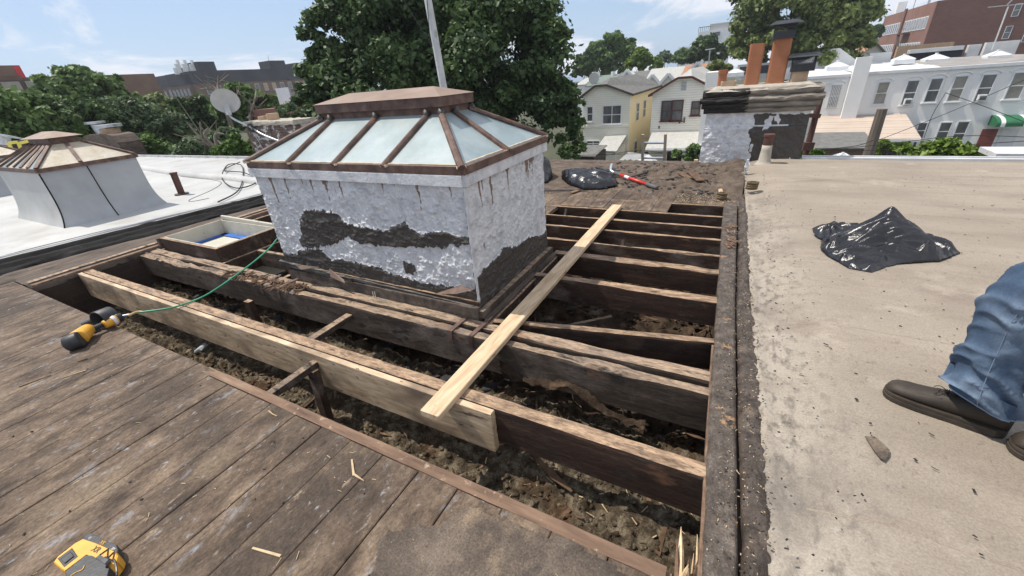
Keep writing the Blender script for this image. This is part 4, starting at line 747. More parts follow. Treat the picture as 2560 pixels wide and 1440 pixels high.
# ============================================================ LEFT SKYLIGHT
def flared_skylight(nm, label, x0, x1, y0, y1, zt, fl, z0, group=None):
    """top rectangle x0..x1,y0..y1 at zt, walls flaring out by fl at the foot"""
    s = thing(nm, ((x0 + x1) / 2, (y0 + y1) / 2, z0), label, 'skylight', group)
    n = 22
    def wall(a, b, nrm, mt):
        rings = []
        for i in range(n + 1):
            t = i / n; off = fl * (1 - t) ** 4.5; z_ = z0 + (zt - z0) * t; m = 12
            rings.append([(a[0] + (b[0] - a[0]) * j / m + nrm[0] * off + (off * (2 * j / m - 1)) * (1 if abs(nrm[1]) else 0), a[1] + (b[1] - a[1]) * j / m + nrm[1] * off + (off * (2 * j / m - 1)) * (1 if abs(nrm[0]) else 0), z_) for j in range(m + 1)])
        V = np.array(rings).reshape(-1, 3); f = grid_faces(n + 1, 13)
        mk('skirt', (V, f), mt, s, smooth=True)
    wall((x0, y0), (x1, y0), (0, -1), 'white_membrane'); wall((x1, y0), (x1, y1), (1, 0), 'grey_membrane')  # right wall's shade is put into its greyer membrane colour
    wall((x0, y1), (x1, y1), (0, 1), 'grey_membrane'); wall((x0, y0), (x0, y1), (-1, 0), 'grey_membrane')
    zf = zt + .06; mk('sill_frame', join(box(x0 - .03, x1 + .03, y0 - .03, y0, zt, zf), box(x0 - .03, x1 + .03, y1, y1 + .03, zt, zf), box(x1 - .0, x1 + .032, y0 + .001, y1 - .001, zt, zf), box(x0 - .032, x0, y0 + .001, y1 - .001, zt, zf)), 'rust_metal', s)
    ux0, ux1, uy0, uy1, zu = x0 + .5, x1 - .52, (y0 + y1) / 2 - .2, (y0 + y1) / 2 + .2, zf + .28
    def sp(pts, mat):
        n_ = np.cross(np.array(pts[1]) - pts[0], np.array(pts[3]) - pts[0]); mk('glass_pane', sheet(pts, .008, n_ / np.linalg.norm(n_)), mat, s)
    k = 6
    for i in range(k):
        a, b = x0 + (x1 - x0) * i / k, x0 + (x1 - x0) * (i + 1) / k; c_, d = ux0 + (ux1 - ux0) * i / k, ux0 + (ux1 - ux0) * (i + 1) / k
        sp([(a, y0, zf), (b, y0, zf), (d, uy0, zu), (c_, uy0, zu)], 'wire_glass' if i % 2 else 'amber_glass'); sp([(b, y1, zf), (a, y1, zf), (c_, uy1, zu), (d, uy1, zu)], 'wire_glass')
    ym_ = y0 + (y1 - y0) * .42; um = uy0 + .2
    for X, U in ((x1, ux1), (x0, ux0)):
        for (a, b, c_, d) in ((y0, ym_, um, uy0), (ym_, y1, uy1, um)): sp([(X, a, zf), (X, b, zf), (U, c_, zu), (U, d, zu)], 'amber_glass')
    def rb(a, b): mk('rib', bar(np.array(a) + [0, 0, .008], np.array(b) + [0, 0, .008], .05, .03), 'rust_metal', s)
    for i in range(1, k):
        a, c_ = x0 + (x1 - x0) * i / k, ux0 + (ux1 - ux0) * i / k; rb((a, y0, zf), (c_, uy0, zu)); rb((a, y1, zf), (c_, uy1, zu))
    for a, b in (((x0, y0, zf), (ux0, uy0, zu)), ((x1, y0, zf), (ux1, uy0, zu)), ((x1, y1, zf), (ux1, uy1, zu)), ((x0, y1, zf), (ux0, uy1, zu)), ((x1, ym_, zf), (ux1, um, zu))): rb(a, b)
    mk('vent_neck', box(ux0 + .02, ux1 - .02, uy0 + .02, uy1 - .02, zu - .06, zu + .10), 'rust_metal', s)
    e = .05; h0 = zu + .10; hp = [(ux0 - e, uy0 - e, h0), (ux1 + e, uy0 - e, h0), (ux1 + e, uy1 + e, h0), (ux0 - e, uy1 + e, h0), (ux0 + .2, (uy0 + uy1) / 2, h0 + .09), (ux1 - .2, (uy0 + uy1) / 2, h0 + .09)]
    mk('vent_cap', (np.array(hp), [(3, 2, 1, 0), (0, 1, 5, 4), (1, 2, 5), (2, 3, 4, 5), (3, 0, 4)]), 'rust_light', s)
    return s
s2 = flared_skylight('roof_skylight', 'amber glass skylight on flared white walls over the left neighbour roof', -11.3, -9.30, 2.13, 3.38, .885, .11, .03, 'skylights on flared white walls')
mk('seam_cord', tube([(-9.30 + .11 * (1 - t) ** 4.5 + .004, 2.7 + .03 * (1 - t), .035 + .84 * t) for t in np.linspace(0, 1, 12)], .008, 5), 'black_membrane', s2)
mk('seam_cord', tube([(-9.30 + .11 * (1 - t) ** 4.5 + .0, 2.13 - .11 * (1 - t) ** 4.5, .035 + .84 * t) for t in np.linspace(0, 1, 12)], .010, 5), 'black_membrane', s2)
flared_skylight('roof_skylight', 'second flared skylight mostly hidden at the left edge of the photo', -17.6, -15.7, 2.4, 3.6, .85, .2, .05, 'skylights on flared white walls')

# vent stack, cable coil on white roof
vp = thing('vent_pipe', (-9.72, 3.97, .05), 'rusty brown vent pipe standing on the white roof', 'pipe')
mk('pipe_body', cyl((-9.72, 3.97, .03), (-9.68, 3.97, .47), .058, 16), 'rust_post', vp, smooth=False); mk('pipe_flange', cyl((-9.72, 3.97, .05), (-9.72, 3.97, .075), .12, 14), 'tar', vp); mk('pipe_rim', cyl((-9.68, 3.97, .46), (-9.68, 3.97, .485), .065, 16), 'rust_post', vp)
cc = [P(600, 405, .1), P(560, 425, .08), P(612, 432, .12), P(640, 455, .08), P(590, 470, .1), P(555, 445, .1), P(570, 412, .16), P(605, 415, .1), P(600, 470, .08), P(545, 505, .08)]
mk('loose_cable', tube(spline(cc, 90), .012, 6), 'cable', smooth=True, label='tangled black cable lying on the white roof behind the skylight', cat='cable')
# ============================================================ OUR SILVER CHIMNEY
CY = 8.02
ch = thing('brick_chimney', (.17, CY + .3, 0), 'big silver and black painted chimney with corbelled crumbling top at the roof rear', 'chimney')
fC = lambda u, v: PY(u, v, CY)
cp = lambda poly: [(fC(u, v)[0], fC(u, v)[2]) for u, v in poly]
X0, X1 = -.58, .87
dark = cp([(1886, 288), (1900, 285), (1985, 281), (2060, 284), (2060, 410), (1870, 410), (1873, 385), (1878, 350), (1872, 330), (1886, 322)])
A, Z = np.meshgrid(np.linspace(X0, X1, 170), np.linspace(-.02, .86, 110), indexing='ij')
m_ = polysdf(A, Z, dark); line = np.exp(-((Z - .60) / .012) ** 2)
tar = np.clip(.5 + (m_ + (fbm(A * 9, Z * 9, s=301) - .5) * .10) / .03, 0, 1) * np.clip(.5 + (fbm(A * 6, Z * 4, s=311, o=4) - .27) / .05, 0, 1) * 1.25 * (1 - np.clip(line * 1.5, 0, 1) * (A > -.0) * (A < .62))
B = CY - (fbm(A * 7, Z * 7, s=302, g=.6) - .5) * .05 - line * .01 - np.where(Z < .58, .018, 0)
mk('painted_face', (np.stack([A - (.86 - Z) * .03 * (A < 0), B, Z], -1).reshape(-1, 3), grid_faces(170, 110)), 'silver_paint', ch, smooth=True, attrs={'tar': tar, 'rust': tar * 0})
mk('chimney_core', box(X0 + .01, X1 - .01, CY + .03, CY + .62, -1.5, .86), 'silver_paint', ch)
def course(z0, z1, out, seed, n=150, dz=.006):
    zz = np.linspace(0, 1, 14); xs = np.linspace(X0 - out, X1 + out, n); A, T = np.meshgrid(xs, zz, indexing='ij')
    prof = np.clip(np.sin(np.pi * np.clip(T, .02, .98)), 0, 1) ** .35
    B = CY - out * prof - (fbm(A * 6, T * 2 + seed, s=seed, g=.6) - .5) * .07; Zc = z0 + (z1 - z0) * T + (fbm(A * 5, T * 0 + seed, s=seed + 4) - .5) * .035
    B = np.where((T <= 0) | (T >= 1), CY + .05, B)
    tr = np.clip(.5 - (A - (.0 + (fbm(A * 8, T * 6 + seed, s=9) - .5) * .12)) * 12, 0, 1)
    mk('corbel_course', (np.stack([A, B, Zc], -1).reshape(-1, 3), grid_faces(n, 14)), 'mortar_rough', ch, smooth=True, attrs={'tar': tr})
    mk('corbel_core', box(X0 - out + .01, X1 + out - .01, CY - out * .5, CY + .64 + out, z0 + .004, z1 - .004), 'mortar_rough', ch)
course(.80, .88, .05, 1); course(.875, .96, .09, 2); course(.955, 1.05, .12, 3); course(1.045, 1.17, .09, 4)
V = []; nx, ny = 60, 26
for i in range(nx):
    for j in range(ny):
        x_ = X0 - .06 + (X1 - X0 + .12) * i / (nx - 1); y_ = CY - .10 + .82 * j / (ny - 1); e_ = min(min(i, nx - 1 - i) / 6, min(j, ny - 1 - j) / 4, 1)
        V.append((x_, y_, 1.13 + .07 * e_ + (fbm(x_ * 6, y_ * 6, s=77) - .5) * .03))
mk('mortar_crown', (np.array(V), grid_faces(nx, ny)), 'concrete', ch, smooth=True)
def flue(nm, x, w_, z0, z1, lean, mat, y=None, dpt=.2, hollow=True):
    y = CY + .28 if y is None else y; rings = []
    def rr(cx, z_, a, b, rad=.03):
        out = []
        for sx_, sy_ in ((1, -1), (1, 1), (-1, 1), (-1, -1)):
            for k in range(4):
                th = {(1, -1): -90, (1, 1): 0, (-1, 1): 90, (-1, -1): 180}[(sx_, sy_)] + 30 * k; th = math.radians(th)
                out.append((cx + sx_ * (a - rad) + rad * math.cos(th), y + sy_ * (b - rad) + rad * math.sin(th), z_))
        return out
    a, b = w_ / 2, dpt / 2
    rings = [rr(x, z0, a, b), rr(x + lean * .5, (z0 + z1) / 2, a, b), rr(x + lean, z1, a, b), rr(x + lean, z1, a - .02, b - .02, .015), rr(x + lean, z1 - .08, a - .02, b - .02, .015)]
    return mk(nm, loft(rings), mat, ch, smooth=False)
flue('clay_flue', .0, .205, 1.16, 1.77, .0, 'clay', y=CY + .26)
flue('clay_flue', .325, .245, 1.16, 1.82, .0, 'clay', y=CY + .26)
flue('clay_flue', .635, .22, 1.16, 1.36, .0, 'clay_tan', y=CY + .26)
flue('clay_flue', -.33, .22, 1.15, 1.27, .0, 'clay_tan', y=CY + .22)
flue('clay_flue', -.44, .13, 1.15, 1.44, .0, 'clay', y=CY + .42, dpt=.13); flue('clay_flue', -.44, .15, 1.38, 1.43, .0, 'clay', y=CY + .42, dpt=.15)
def rain_cap(x, zb, w_, zt, capw, y=None):
    y = CY + .26 if y is None else y
    mk('cap_collar', box(x - w_ / 2, x + w_ / 2, y - .13, y + .13, zb, zb + .10), 'black_metal', ch)
    g = []; m = 13
    for k in range(m):
        f = k / (m - 1); a = x - w_ / 2 + .01 + (w_ - .02) * f
        for yy in (y - .125, y + .125):
            for k2 in (1, -1):
                b = min(max(a + k2 * .05, x - w_ / 2), x + w_ / 2); g.append(bar((a, yy, zb + .10), (b, yy, zt), .006, .006, up=(0, 1, 0)))
    for k in range(7):
        f = k / 6; a = y - .12 + .24 * f
        for xx in (x - w_ / 2 + .004, x + w_ / 2 - .004): g.append(bar((xx, a, zb + .10), (xx, a, zt), .006, .006, up=(0, 1, 0)))
    mk('cap_mesh', join(*g), 'black_metal', ch)
    c_ = capw / 2; P0 = [(x - c_, y - .20, zt), (x + c_, y - .20, zt), (x + c_, y + .20, zt), (x - c_, y + .20, zt), (x - c_ * .62, y - .11, zt + .05), (x + c_ * .62, y - .11, zt + .05), (x + c_ * .62, y + .11, zt + .05), (x - c_ * .62, y + .11, zt + .05)]
    mk('cap_lid', (np.array(P0), [(3, 2, 1, 0), (4, 5, 6, 7), (0, 1, 5, 4), (1, 2, 6, 5), (2, 3, 7, 6), (3, 0, 4, 7)]), 'black_metal', ch)
rain_cap(.325, 1.80, .28, 1.985, .44); rain_cap(.655, 1.34, .30, 1.535, .46)
vs_ = thing('vent_stack', (.37, 7.6, .08), 'short vent pipe wrapped in tan membrane in front of the chimney', 'pipe')
mk('wrapped_foot', tube([(.37, 7.6, .06), (.37, 7.6, .10), (.37, 7.6, .14), (.37, 7.6, .30), (.37, 7.6, .37)], [.16, .11, .085, .072, .07], 16), 'concrete', vs_, smooth=True)
mk('iron_pipe', tube([(.37, 7.6, .3), (.37, 7.6, .50), (.37, 7.6, .50), (.37, 7.6, .53)], [.066, .066, .078, .078], 16), 'rust_post', vs_)

# ============================================================ LEFT REAR CHIMNEY AND DISH
lc = thing('brick_chimney', (-12.4, 8.3, -.5), 'weathered brick chimney with flaking white paint behind the big skylight', 'chimney')
mk('chimney_body', rough_beam((-13.55, 8.3, .93), (-11.25, 8.3, .93), .75, 2.6, amp=.03, seed=81, seg=.08), 'old_brick_paint', lc)
mk('mortar_crown', rough_beam((-13.6, 8.3, 1.05), (-11.2, 8.3, 1.03), .8, .12, amp=.03, seed=82, seg=.08), 'concrete', lc)
mk('clay_pot', cyl((-12.6, 8.3, 1.04), (-12.6, 8.3, 1.22), .17, 14), 'clay_tan', lc); mk('clay_pot', cyl((-13.1, 8.3, 1.04), (-13.1, 8.3, 1.16), .14, 14), 'clay_tan', lc)
sdh = thing('satellite_dish', (-13.5, 7.9, .4), 'grey satellite dish on a bent arm fixed to the old brick chimney', 'satellite dish')
dc = np.array([-13.75, 7.75, 1.66]); tocam = np.array([0, 0, EYE]) - dc; nd = np.array([.75, -.62, -.12]); nd /= np.linalg.norm(nd); s = np.cross(nd, (0, 0, 1)); s /= np.linalg.norm(s); u = np.cross(s, nd)
R0 = .38; rings = [[dc + nd * (.10 * (k / 8) ** 2 - .05) * 1 + (s * math.cos(th) * R0 + u * math.sin(th) * R0 * .88) * (k / 8) for th in np.linspace(0, 2 * math.pi, 32, endpoint=False)] for k in range(1, 9)]
nd2 = -nd
rings_b = [[p - nd * .012 for p in rg] for rg in rings[::-1]]
mk('reflector', loft(rings + rings_b, cap=False), 'dish_grey', sdh, smooth=True); mk('reflector_hub', loft([rings[0], rings_b[-1]]), 'dish_grey', sdh)
a1 = np.array([-13.2, 7.88, .55]); mk('mount_arm', tube(spline([dc + nd * .04 - u * .15, dc + nd * .1 - u * .45, a1 + [0, 0, .35], a1 + [.5, 0, .12], a1 + [1.3, 0, -.1]], 24), .03, 8), 'galv', sdh, smooth=True)
mk('feed_bracket', box(dc[0] - .02, dc[0] + .1, dc[1] - .12, dc[1] - .02, dc[2] - .38, dc[2] - .1), 'galv', sdh)
mk('strut', cyl(a1 + [.0, 0, .35], a1 + [.25, .05, -.5], .012, 6), 'galv', sdh)
mk('cable_coil', join(*[tube([a1 + [.05 + .1 * math.cos(t + k), -.03 * k, .32 + .12 * math.sin(t + k)] for t in np.linspace(0, 6.28, 18)], .01, 5) for k in range(3)]), 'cable', sdh)
sc_ = thing('brick_chimney', (-24.4, 8.3, -.3), 'small grey chimney with tin caps beyond the left skylight', 'chimney')
mk('chimney_body', loft([[(-24.4 + sx_ * w_, 8.3 + sy_ * .4, z_) for sx_, sy_ in ((-1, -1), (1, -1), (1, 1), (-1, 1))] for w_, z_ in ((1.75, -1), (1.7, .5), (1.45, .78), (1.0, .84))]), 'ledge_brown', sc_)
mk('clay_pot', cyl((-24.0, 8.3, .8), (-24.0, 8.3, 1.05), .34, 14), 'clay_tan', sc_); mk('tin_cap', cyl((-24.0, 8.3, 1.08), (-24.0, 8.3, 1.2), .48, 16), 'galv', sc_)
mk('tin_pipe', cyl((-24.9, 8.3, .8), (-25.1, 8.3, 1.25), .2, 12), 'galv', sc_); mk('tin_cap', cyl((-25.1, 8.3, 1.25), (-25.1, 8.3, 1.34), .36, 14), 'galv', sc_)
yr = thing('roof_rail', PD(60, 380, 22), 'yellow tubular rail poking above the far left roofs', 'rail')
for a, b in (((22, 358), (45, 355)), ((22, 358), (32, 382)), ((45, 355), (54, 376)), ((50, 358), (74, 352))): mk('rail_tube', cyl(PD(*a, 22), PD(*b, 22), .05, 6), 'yellow_rail', yr)
tb = thing('roof_bulkhead', PD(10, 360, 25), 'dark roof shed with a tin cap at the far left edge', 'roof shed')
mk('shed_wall', sheet([PD(-60, 362, 25), PD(48, 352, 25), PD(56, 400, 25), PD(-60, 420, 25)], .6, (.8, -.6, 0)), 'charred', tb); mk('tin_cap', cyl(PD(8, 340, 24), PD(8, 336, 24), .5, 12), 'galv', tb)
mk('tin_pipe', cyl(PD(8, 362, 24), PD(6, 340, 24), .2, 10), 'galv', tb)

# ============================================================ POLE
po = thing('antenna_pole', PY(1116, 260, 5.5), 'tall pale painted pole rising behind the skylight with a guy wire', 'pole')
b0 = PY(1123, 300, 5.5); b0[2] = 0; t0 = PY(1070, 0, 5.5); dpo = (t0 - PY(1110, 225, 5.5)); dpo /= dpo[2]
bse = PY(1110, 225, 5.5) - dpo * 1.5; top = t0 + dpo * 1.2
mk('pole_tube', tube([bse * (1 - t) + top * t for t in np.linspace(0, 1, 30)], [.056 - .006 * t for t in np.linspace(0, 1, 30)], 12), 'pole_paint', po, smooth=True)
mk('pole_foot', cyl(bse * [1, 1, 0], bse * [1, 1, 0] + [0, 0, .03], .12, 14), 'rust_metal', po)
mk('guy_wire', tube(spline([PY(1000, -20, 5.4), PY(1030, 35, 5.45), PY(1075, 105, 5.5)], 20), .005, 5), 'cable', po); mk('wrap_wire', tube(spline([PY(1068, 0, 5.42), PY(1072, 60, 5.42), PY(1080, 130, 5.42)], 20), .005, 5), 'cable', po)

# ============================================================ HOSE
hp_ = [P(338, 782, .05), P(420, 771, .03), P(470, 757, .012), P(520, 735, .02), P(580, 695, .02), P(640, 650, .03), P(676, 618, .06), P(692, 598, .08), P(700, 590, -.1), P(715, 600, -.4)]
hose = thing('air_hose', hp_[1], 'green air hose trailing from the nail gun over the beams to the skylight', 'hose')
mk('hose_tube', tube(spline(hp_, 90), .0085, 8), 'green_hose', hose, smooth=True)
mk('hose_end', tube(spline([P(322, 789, .06), P(340, 781, .055), P(356, 779, .045)], 10), .011, 8), 'tan_hose', hose, smooth=True)

# ============================================================ NAIL GUN
ng = thing('nail_gun', P(225, 835, 0), 'yellow and black coil roofing nail gun lying at the edge of the boards', 'nail gun')
def rcyl(a, b, r0, r1, n=20, rnd=.25, sq=1.0, ru=None):
    a, b = np.array(a, float), np.array(b, float); d = b - a; pts = [a, a + d * .03, a + d * .12, a + d * .5, a + d * .88, a + d * .97, b]; k = [1 - rnd, 1 - rnd * .35, 1, 1, 1, 1 - rnd * .35, 1 - rnd]
    rr = [(r0 + (r1 - r0) * t) * q for t, q in zip((0, .03, .12, .5, .88, .97, 1), k)]; return tube(pts, rr, n)
hA, hB = P(172, 862, .055), P(218, 832, .075)
mk('motor_cap', rcyl(P(166, 862, .052), P(205, 846, .068), .062, .066, rnd=.2), 'black_plastic', ng, smooth=True)
mk('cap_ring', tube([P(166, 862, .052) + np.array(q) for q in ()] or [P(163, 863, .051), P(168, 861, .053)], [.040, .046], 20), 'grey_grip', ng); mk('cap_button', tube([P(160, 864, .051), P(164, 862, .052)], [.02, .024], 14), 'black_plastic', ng)
mk('head_housing', rcyl(P(196, 846, .066), P(222, 822, .062), .064, .046, rnd=.1), 'yellow_plastic', ng, smooth=True)
mk('neck', rcyl(P(208, 838, .06), P(226, 828, .06), .036, .026, rnd=.1), 'yellow_plastic', ng, smooth=True)
mk('handle', rcyl(P(218, 828, .06), P(266, 807, .06), .021, .020, rnd=.05), 'black_plastic', ng, smooth=True)
mk('rear_housing', rcyl(P(260, 812, .06), P(292, 797, .062), .034, .043, rnd=.15), 'yellow_plastic', ng, smooth=True)
mk('maker_label', tube([P(279, 803.5, .0615), P(287, 799.5, .0625)], [.0425, .0445], 20, cap=False), 'label_white', ng, smooth=True)
mk('rear_cap', rcyl(P(291, 797, .062), P(306, 791, .062), .045, .036, rnd=.2), 'black_plastic', ng, smooth=True)
mk('hose_fitting', rcyl(P(304, 791, .062), P(325, 786, .060), .012, .010, rnd=.1), 'galv', ng, smooth=True)
dr = P(268, 800, .0); dn = np.array([.25, -.95, .1]); dn /= np.linalg.norm(dn); s = np.cross(dn, (0, 0, 1)); s /= np.linalg.norm(s); u = np.cross(s, dn); cdr = P(262, 798, .075)
rg = [[cdr + dn * o_ + s * math.cos(t) * q + u * math.sin(t) * q for t in np.linspace(-.6, 3.7, 22)] for o_, q in ((-.06, .088), (.045, .088), (.05, .083), (.045, .079), (-.055, .079), (-.06, .083))]
mk('coil_magazine', loft(rg + [rg[0]], cap=False, closed=False), 'black_plastic', ng, smooth=True)
mk('magazine_back', loft([[cdr - dn * .058 + s * math.cos(t) * .085 + u * math.sin(t) * .085 for t in np.linspace(0, 6.28, 22, endpoint=False)], [cdr - dn * .063 + s * math.cos(t) * .085 + u * math.sin(t) * .085 for t in np.linspace(0, 6.28, 22, endpoint=False)]]), 'black_plastic', ng)
mk('nose_block', bevbar(P(205, 812, .04), P(232, 800, .05), .07, .05, b=.01), 'grey_grip', ng); mk('nose_guide', bevbar(P(200, 822, .03), P(222, 812, .03), .03, .03, b=.006), 'black_plastic', ng)
mk('trigger', bevbar(P(232, 832, .03), P(252, 824, .03), .012, .03, b=.004), 'black_plastic', ng)

# ============================================================ CORDLESS TOOL
ct = thing('cordless_nailer', P(215, 1390, 0), 'yellow and black cordless battery tool lying in the bottom left corner', 'power tool')
def ex(nm, poly, z0, z1, mat, bev=.004, ins=.9):
    zt = np.array([P(u, v, z1) for u, v in poly]); c_ = zt.mean(0); rings = []
    for z_, k in ((z0, .93), (z0 + .006, 1), (z1 - bev, 1), (z1 - bev * .3, .975), (z1, .93)):
        rings.append([(c_[0] + (p[0] - c_[0]) * k, c_[1] + (p[1] - c_[1]) * k, z_) for p in zt])
    A = sum(zt[i][0] * zt[(i + 1) % len(zt)][1] - zt[(i + 1) % len(zt)][0] * zt[i][1] for i in range(len(zt)))
    if A < 0: rings = [r_[::-1] for r_ in rings]
    return mk(nm, loft(rings), mat, ct, smooth=False)
ex('battery', [(200, 1352), (214, 1334), (226, 1331), (262, 1350), (292, 1362), (296, 1374), (292, 1392), (250, 1385), (215, 1368)], .0, .050, 'black_plastic')
ex('housing', [(131, 1405), (142, 1390), (186, 1356), (206, 1345), (215, 1348), (240, 1356), (290, 1378), (296, 1388), (292, 1402), (270, 1408), (236, 1394), (216, 1386), (160, 1428), (152, 1424), (138, 1412)], .004, .066, 'yellow_plastic', bev=.012)
ex('window_recess', [(143, 1396), (180, 1369), (195, 1391), (160, 1418)], .060, .0675, 'black_plastic', bev=.002)
ex('window_bar', [(152, 1398), (177, 1380), (184, 1390), (161, 1408)], .066, .071, 'grey_grip', bev=.002)
ex('motor_body', [(160, 1428), (190, 1404), (214, 1386), (228, 1386), (262, 1404), (276, 1420), (268, 1450), (246, 1490), (170, 1480)], .002, .085, 'black_plastic', bev=.02)
ex('clip_block', [(238, 1394), (248, 1386), (272, 1398), (262, 1410)], .07, .09, 'grey_grip', bev=.003)
ex('lower_grip', [(272, 1404), (292, 1402), (280, 1418), (262, 1450), (256, 1440)], .004, .06, 'yellow_plastic', bev=.008)
mk('trim_line', tube(spline([P(176, 1440, .086), P(192, 1430, .087), P(206, 1424, .087), P(211, 1414, .087)], 14), .0018, 6), 'yellow_plastic', ct)
mk('wire_guard', join(*[tube([P(a, b, .069), P(c_, d, .069)], .0022, 5) for a, b, c_, d in ((248, 1388, 272, 1371), (270, 1372, 268, 1392), (266, 1398, 284, 1380), (286, 1378, 282, 1398), (262, 1392, 284, 1402))]), 'black_metal', ct)
mk('belt_hook', tube(spline([P(262, 1440, .02), P(268, 1412, .10), P(285, 1400, .12), P(292, 1440, .11), P(275, 1470, .06)], 20), .0035, 6), 'black_metal', ct)
def text(body, o3, ex_, ey_, size, mat, parent, nm='lettering'):
    cu = bpy.data.curves.new(nm, 'FONT'); cu.body = body; cu.size = size; cu.extrude = .0004; cu.align_x = 'CENTER'; cu.align_y = 'CENTER'
    to = bpy.data.objects.new(nm, cu); col.objects.link(to); dg = bpy.context.evaluated_depsgraph_get(); dg.update()
    me = bpy.data.meshes.new_from_object(to.evaluated_get(dg)); bpy.data.objects.remove(to)
    n = len(me.vertices); co = np.empty(n * 3); me.vertices.foreach_get('co', co); co = co.reshape(-1, 3)
    ex_ = np.array(ex_, float); ey_ = np.array(ey_, float); ez = np.cross(ex_, ey_)
    W = np.array(o3) + co[:, :1] * ex_ + co[:, 1:2] * ey_ + co[:, 2:3] * ez; fs = [tuple(p.vertices) for p in me.polygons]
    return mk(nm, (W, fs), mat, parent)
e1 = P(290, 1378, .07) - P(230, 1352, .07); e1[2] = 0; e1 /= np.linalg.norm(e1); e2 = np.array([-e1[1], e1[0], 0])
text('XR', P(256, 1357, .0515), e1, e2, .020, 'yellow_plastic', ct); text('XR', P(240, 1374, .0675), e1, e2, .030, 'black_plastic', ct); text('20V', P(283, 1372, .0515), e1, e2, .012, 'label_white', ct)
mk('battery_badge', cyl(P(225, 1345, .050), P(225, 1345, .0520), .006, 14), 'label_white', ct)

# ============================================================ BAGS
def bag(nm, label, poly, peaks, z0, n=120, crum=.05, base=.05, seed=1, group=None, ridg=7):
    pl = [tuple(P(u, v, z0)[:2]) for u, v in poly]; pl = np.array(pl); lo, hi = pl.min(0) - .05, pl.max(0) + .05
    X, Y = np.meshgrid(np.linspace(lo[0], hi[0], n), np.linspace(lo[1], hi[1], n), indexing='ij'); d = polysdf(X, Y, [tuple(p) for p in pl])
    d = d + (fbm(X * 12, Y * 12, s=seed) - .5) * .02
    inside = d > 0; h = base * np.clip(d / .09, 0, 1) ** .5
    for (px_, py_, ph_, pr, sharp) in peaks:
        rr_ = np.hypot(X - px_, Y - py_); h = h + ph_ * np.exp(-(rr_ / pr) ** sharp) * np.clip(d / .03, 0, 1) ** .5
    rg_ = np.random.default_rng(seed); ins = np.argwhere(inside); cr = np.zeros_like(h)
    L0 = np.hypot(*(hi - lo))
    for kk in range(int(ridg * 30)):
        i_, j_ = ins[rg_.integers(len(ins))]; c0 = np.array([X[i_, j_], Y[i_, j_]])
        th = rg_.normal(.25, .55) if rg_.random() < .75 else rg_.uniform(0, 3.14); ln_ = rg_.uniform(.10, .34) * L0; dv = np.array([math.cos(th), math.sin(th)])
        t = ((X - c0[0]) * dv[0] + (Y - c0[1]) * dv[1]); bend = rg_.normal() * .5; e_ = np.abs(-(X - c0[0]) * dv[1] + (Y - c0[1]) * dv[0] - bend * t * t / ln_)
        wd = rg_.uniform(.010, .045); cr = np.maximum(cr, np.clip(1 - e_ / wd, 0, 1) * np.clip(1 - (np.abs(t) / (ln_ / 2)) ** 2, 0, 1) * wd * rg_.uniform(.4, 1.0))
    h = h + cr * (crum / .06) * np.clip(d / .05, .15, 1) + (fbm(X * 5, Y * 5, s=seed + 5, o=2) - .5) * .03 * np.clip(d / .05, 0, 1); h = np.where(inside, np.maximum(h, .004), 0)
    idx = np.full(n * n, -1); F_ = grid_faces(n, n); keep = inside.ravel()[F_].all(1); F_ = F_[keep]; used = np.unique(F_); idx[used] = np.arange(len(used))
    V = np.stack([X, Y, z0 + h], -1).reshape(-1, 3)[used]; Ft = idx[F_]; m = len(V)
    Vb = V.copy(); Vb[:, 2] = z0 + .001
    E_ = {}
    for f in Ft:
        for a, b in zip(f, np.roll(f, -1)): E_[(a, b)] = 1
    side = [(b, a, a + m, b + m) for (a, b) in E_ if (b, a) not in E_]
    return mk(nm, (np.concatenate([V, Vb]), np.concatenate([Ft, (Ft + m)[:, ::-1], np.array(side)])), 'bag_plastic', smooth=True, label=label, cat='bag', group=group)
pk_ = PY(2232, 518, 4.25)
pk_ = pk_
bag('rubbish_bag', 'empty crumpled black plastic bag lying on the tan roof', [(2030, 572), (2052, 562), (2085, 560), (2110, 572), (2135, 580), (2165, 590), (2200, 600), (2235, 600), (2290, 600), (2330, 596), (2370, 612), (2402, 634), (2350, 655), (2290, 658), (2240, 662), (2180, 684), (2120, 672), (2068, 642), (2050, 625), (2052, 600), (2036, 590)],
    [(pk_[0], 4.27, .25, .15, 1.3), (1.32, 4.12, .10, .14, 2), (1.0, 4.1, .06, .2, 2)], .088, n=230, crum=.10, base=.03, seed=21, ridg=4)
bag('rubbish_bag', 'full black rubbish bag slumped on the far deck beside the red handle', [(1404, 448), (1404, 430), (1430, 430), (1470, 432), (1510, 438), (1540, 450), (1543, 466), (1500, 474), (1455, 474), (1420, 462)],
    [(-2.15, 6.35, .085, .40, 3), (-1.85, 6.3, .05, .25, 2.5), (-2.5, 6.45, .06, .12, 2)], .01, n=120, crum=.06, base=.06, seed=31, ridg=3, group='rubbish bags on the far deck')
bag('rubbish_bag', 'black rubbish bag half hidden behind the right side of the big skylight', [(1300, 455), (1310, 432), (1345, 425), (1372, 432), (1382, 445), (1370, 458), (1330, 462)],
    [(-3.0, 6.6, .24, .3, 2.5)], .01, n=90, crum=.08, base=.06, seed=41, group='rubbish bags on the far deck')

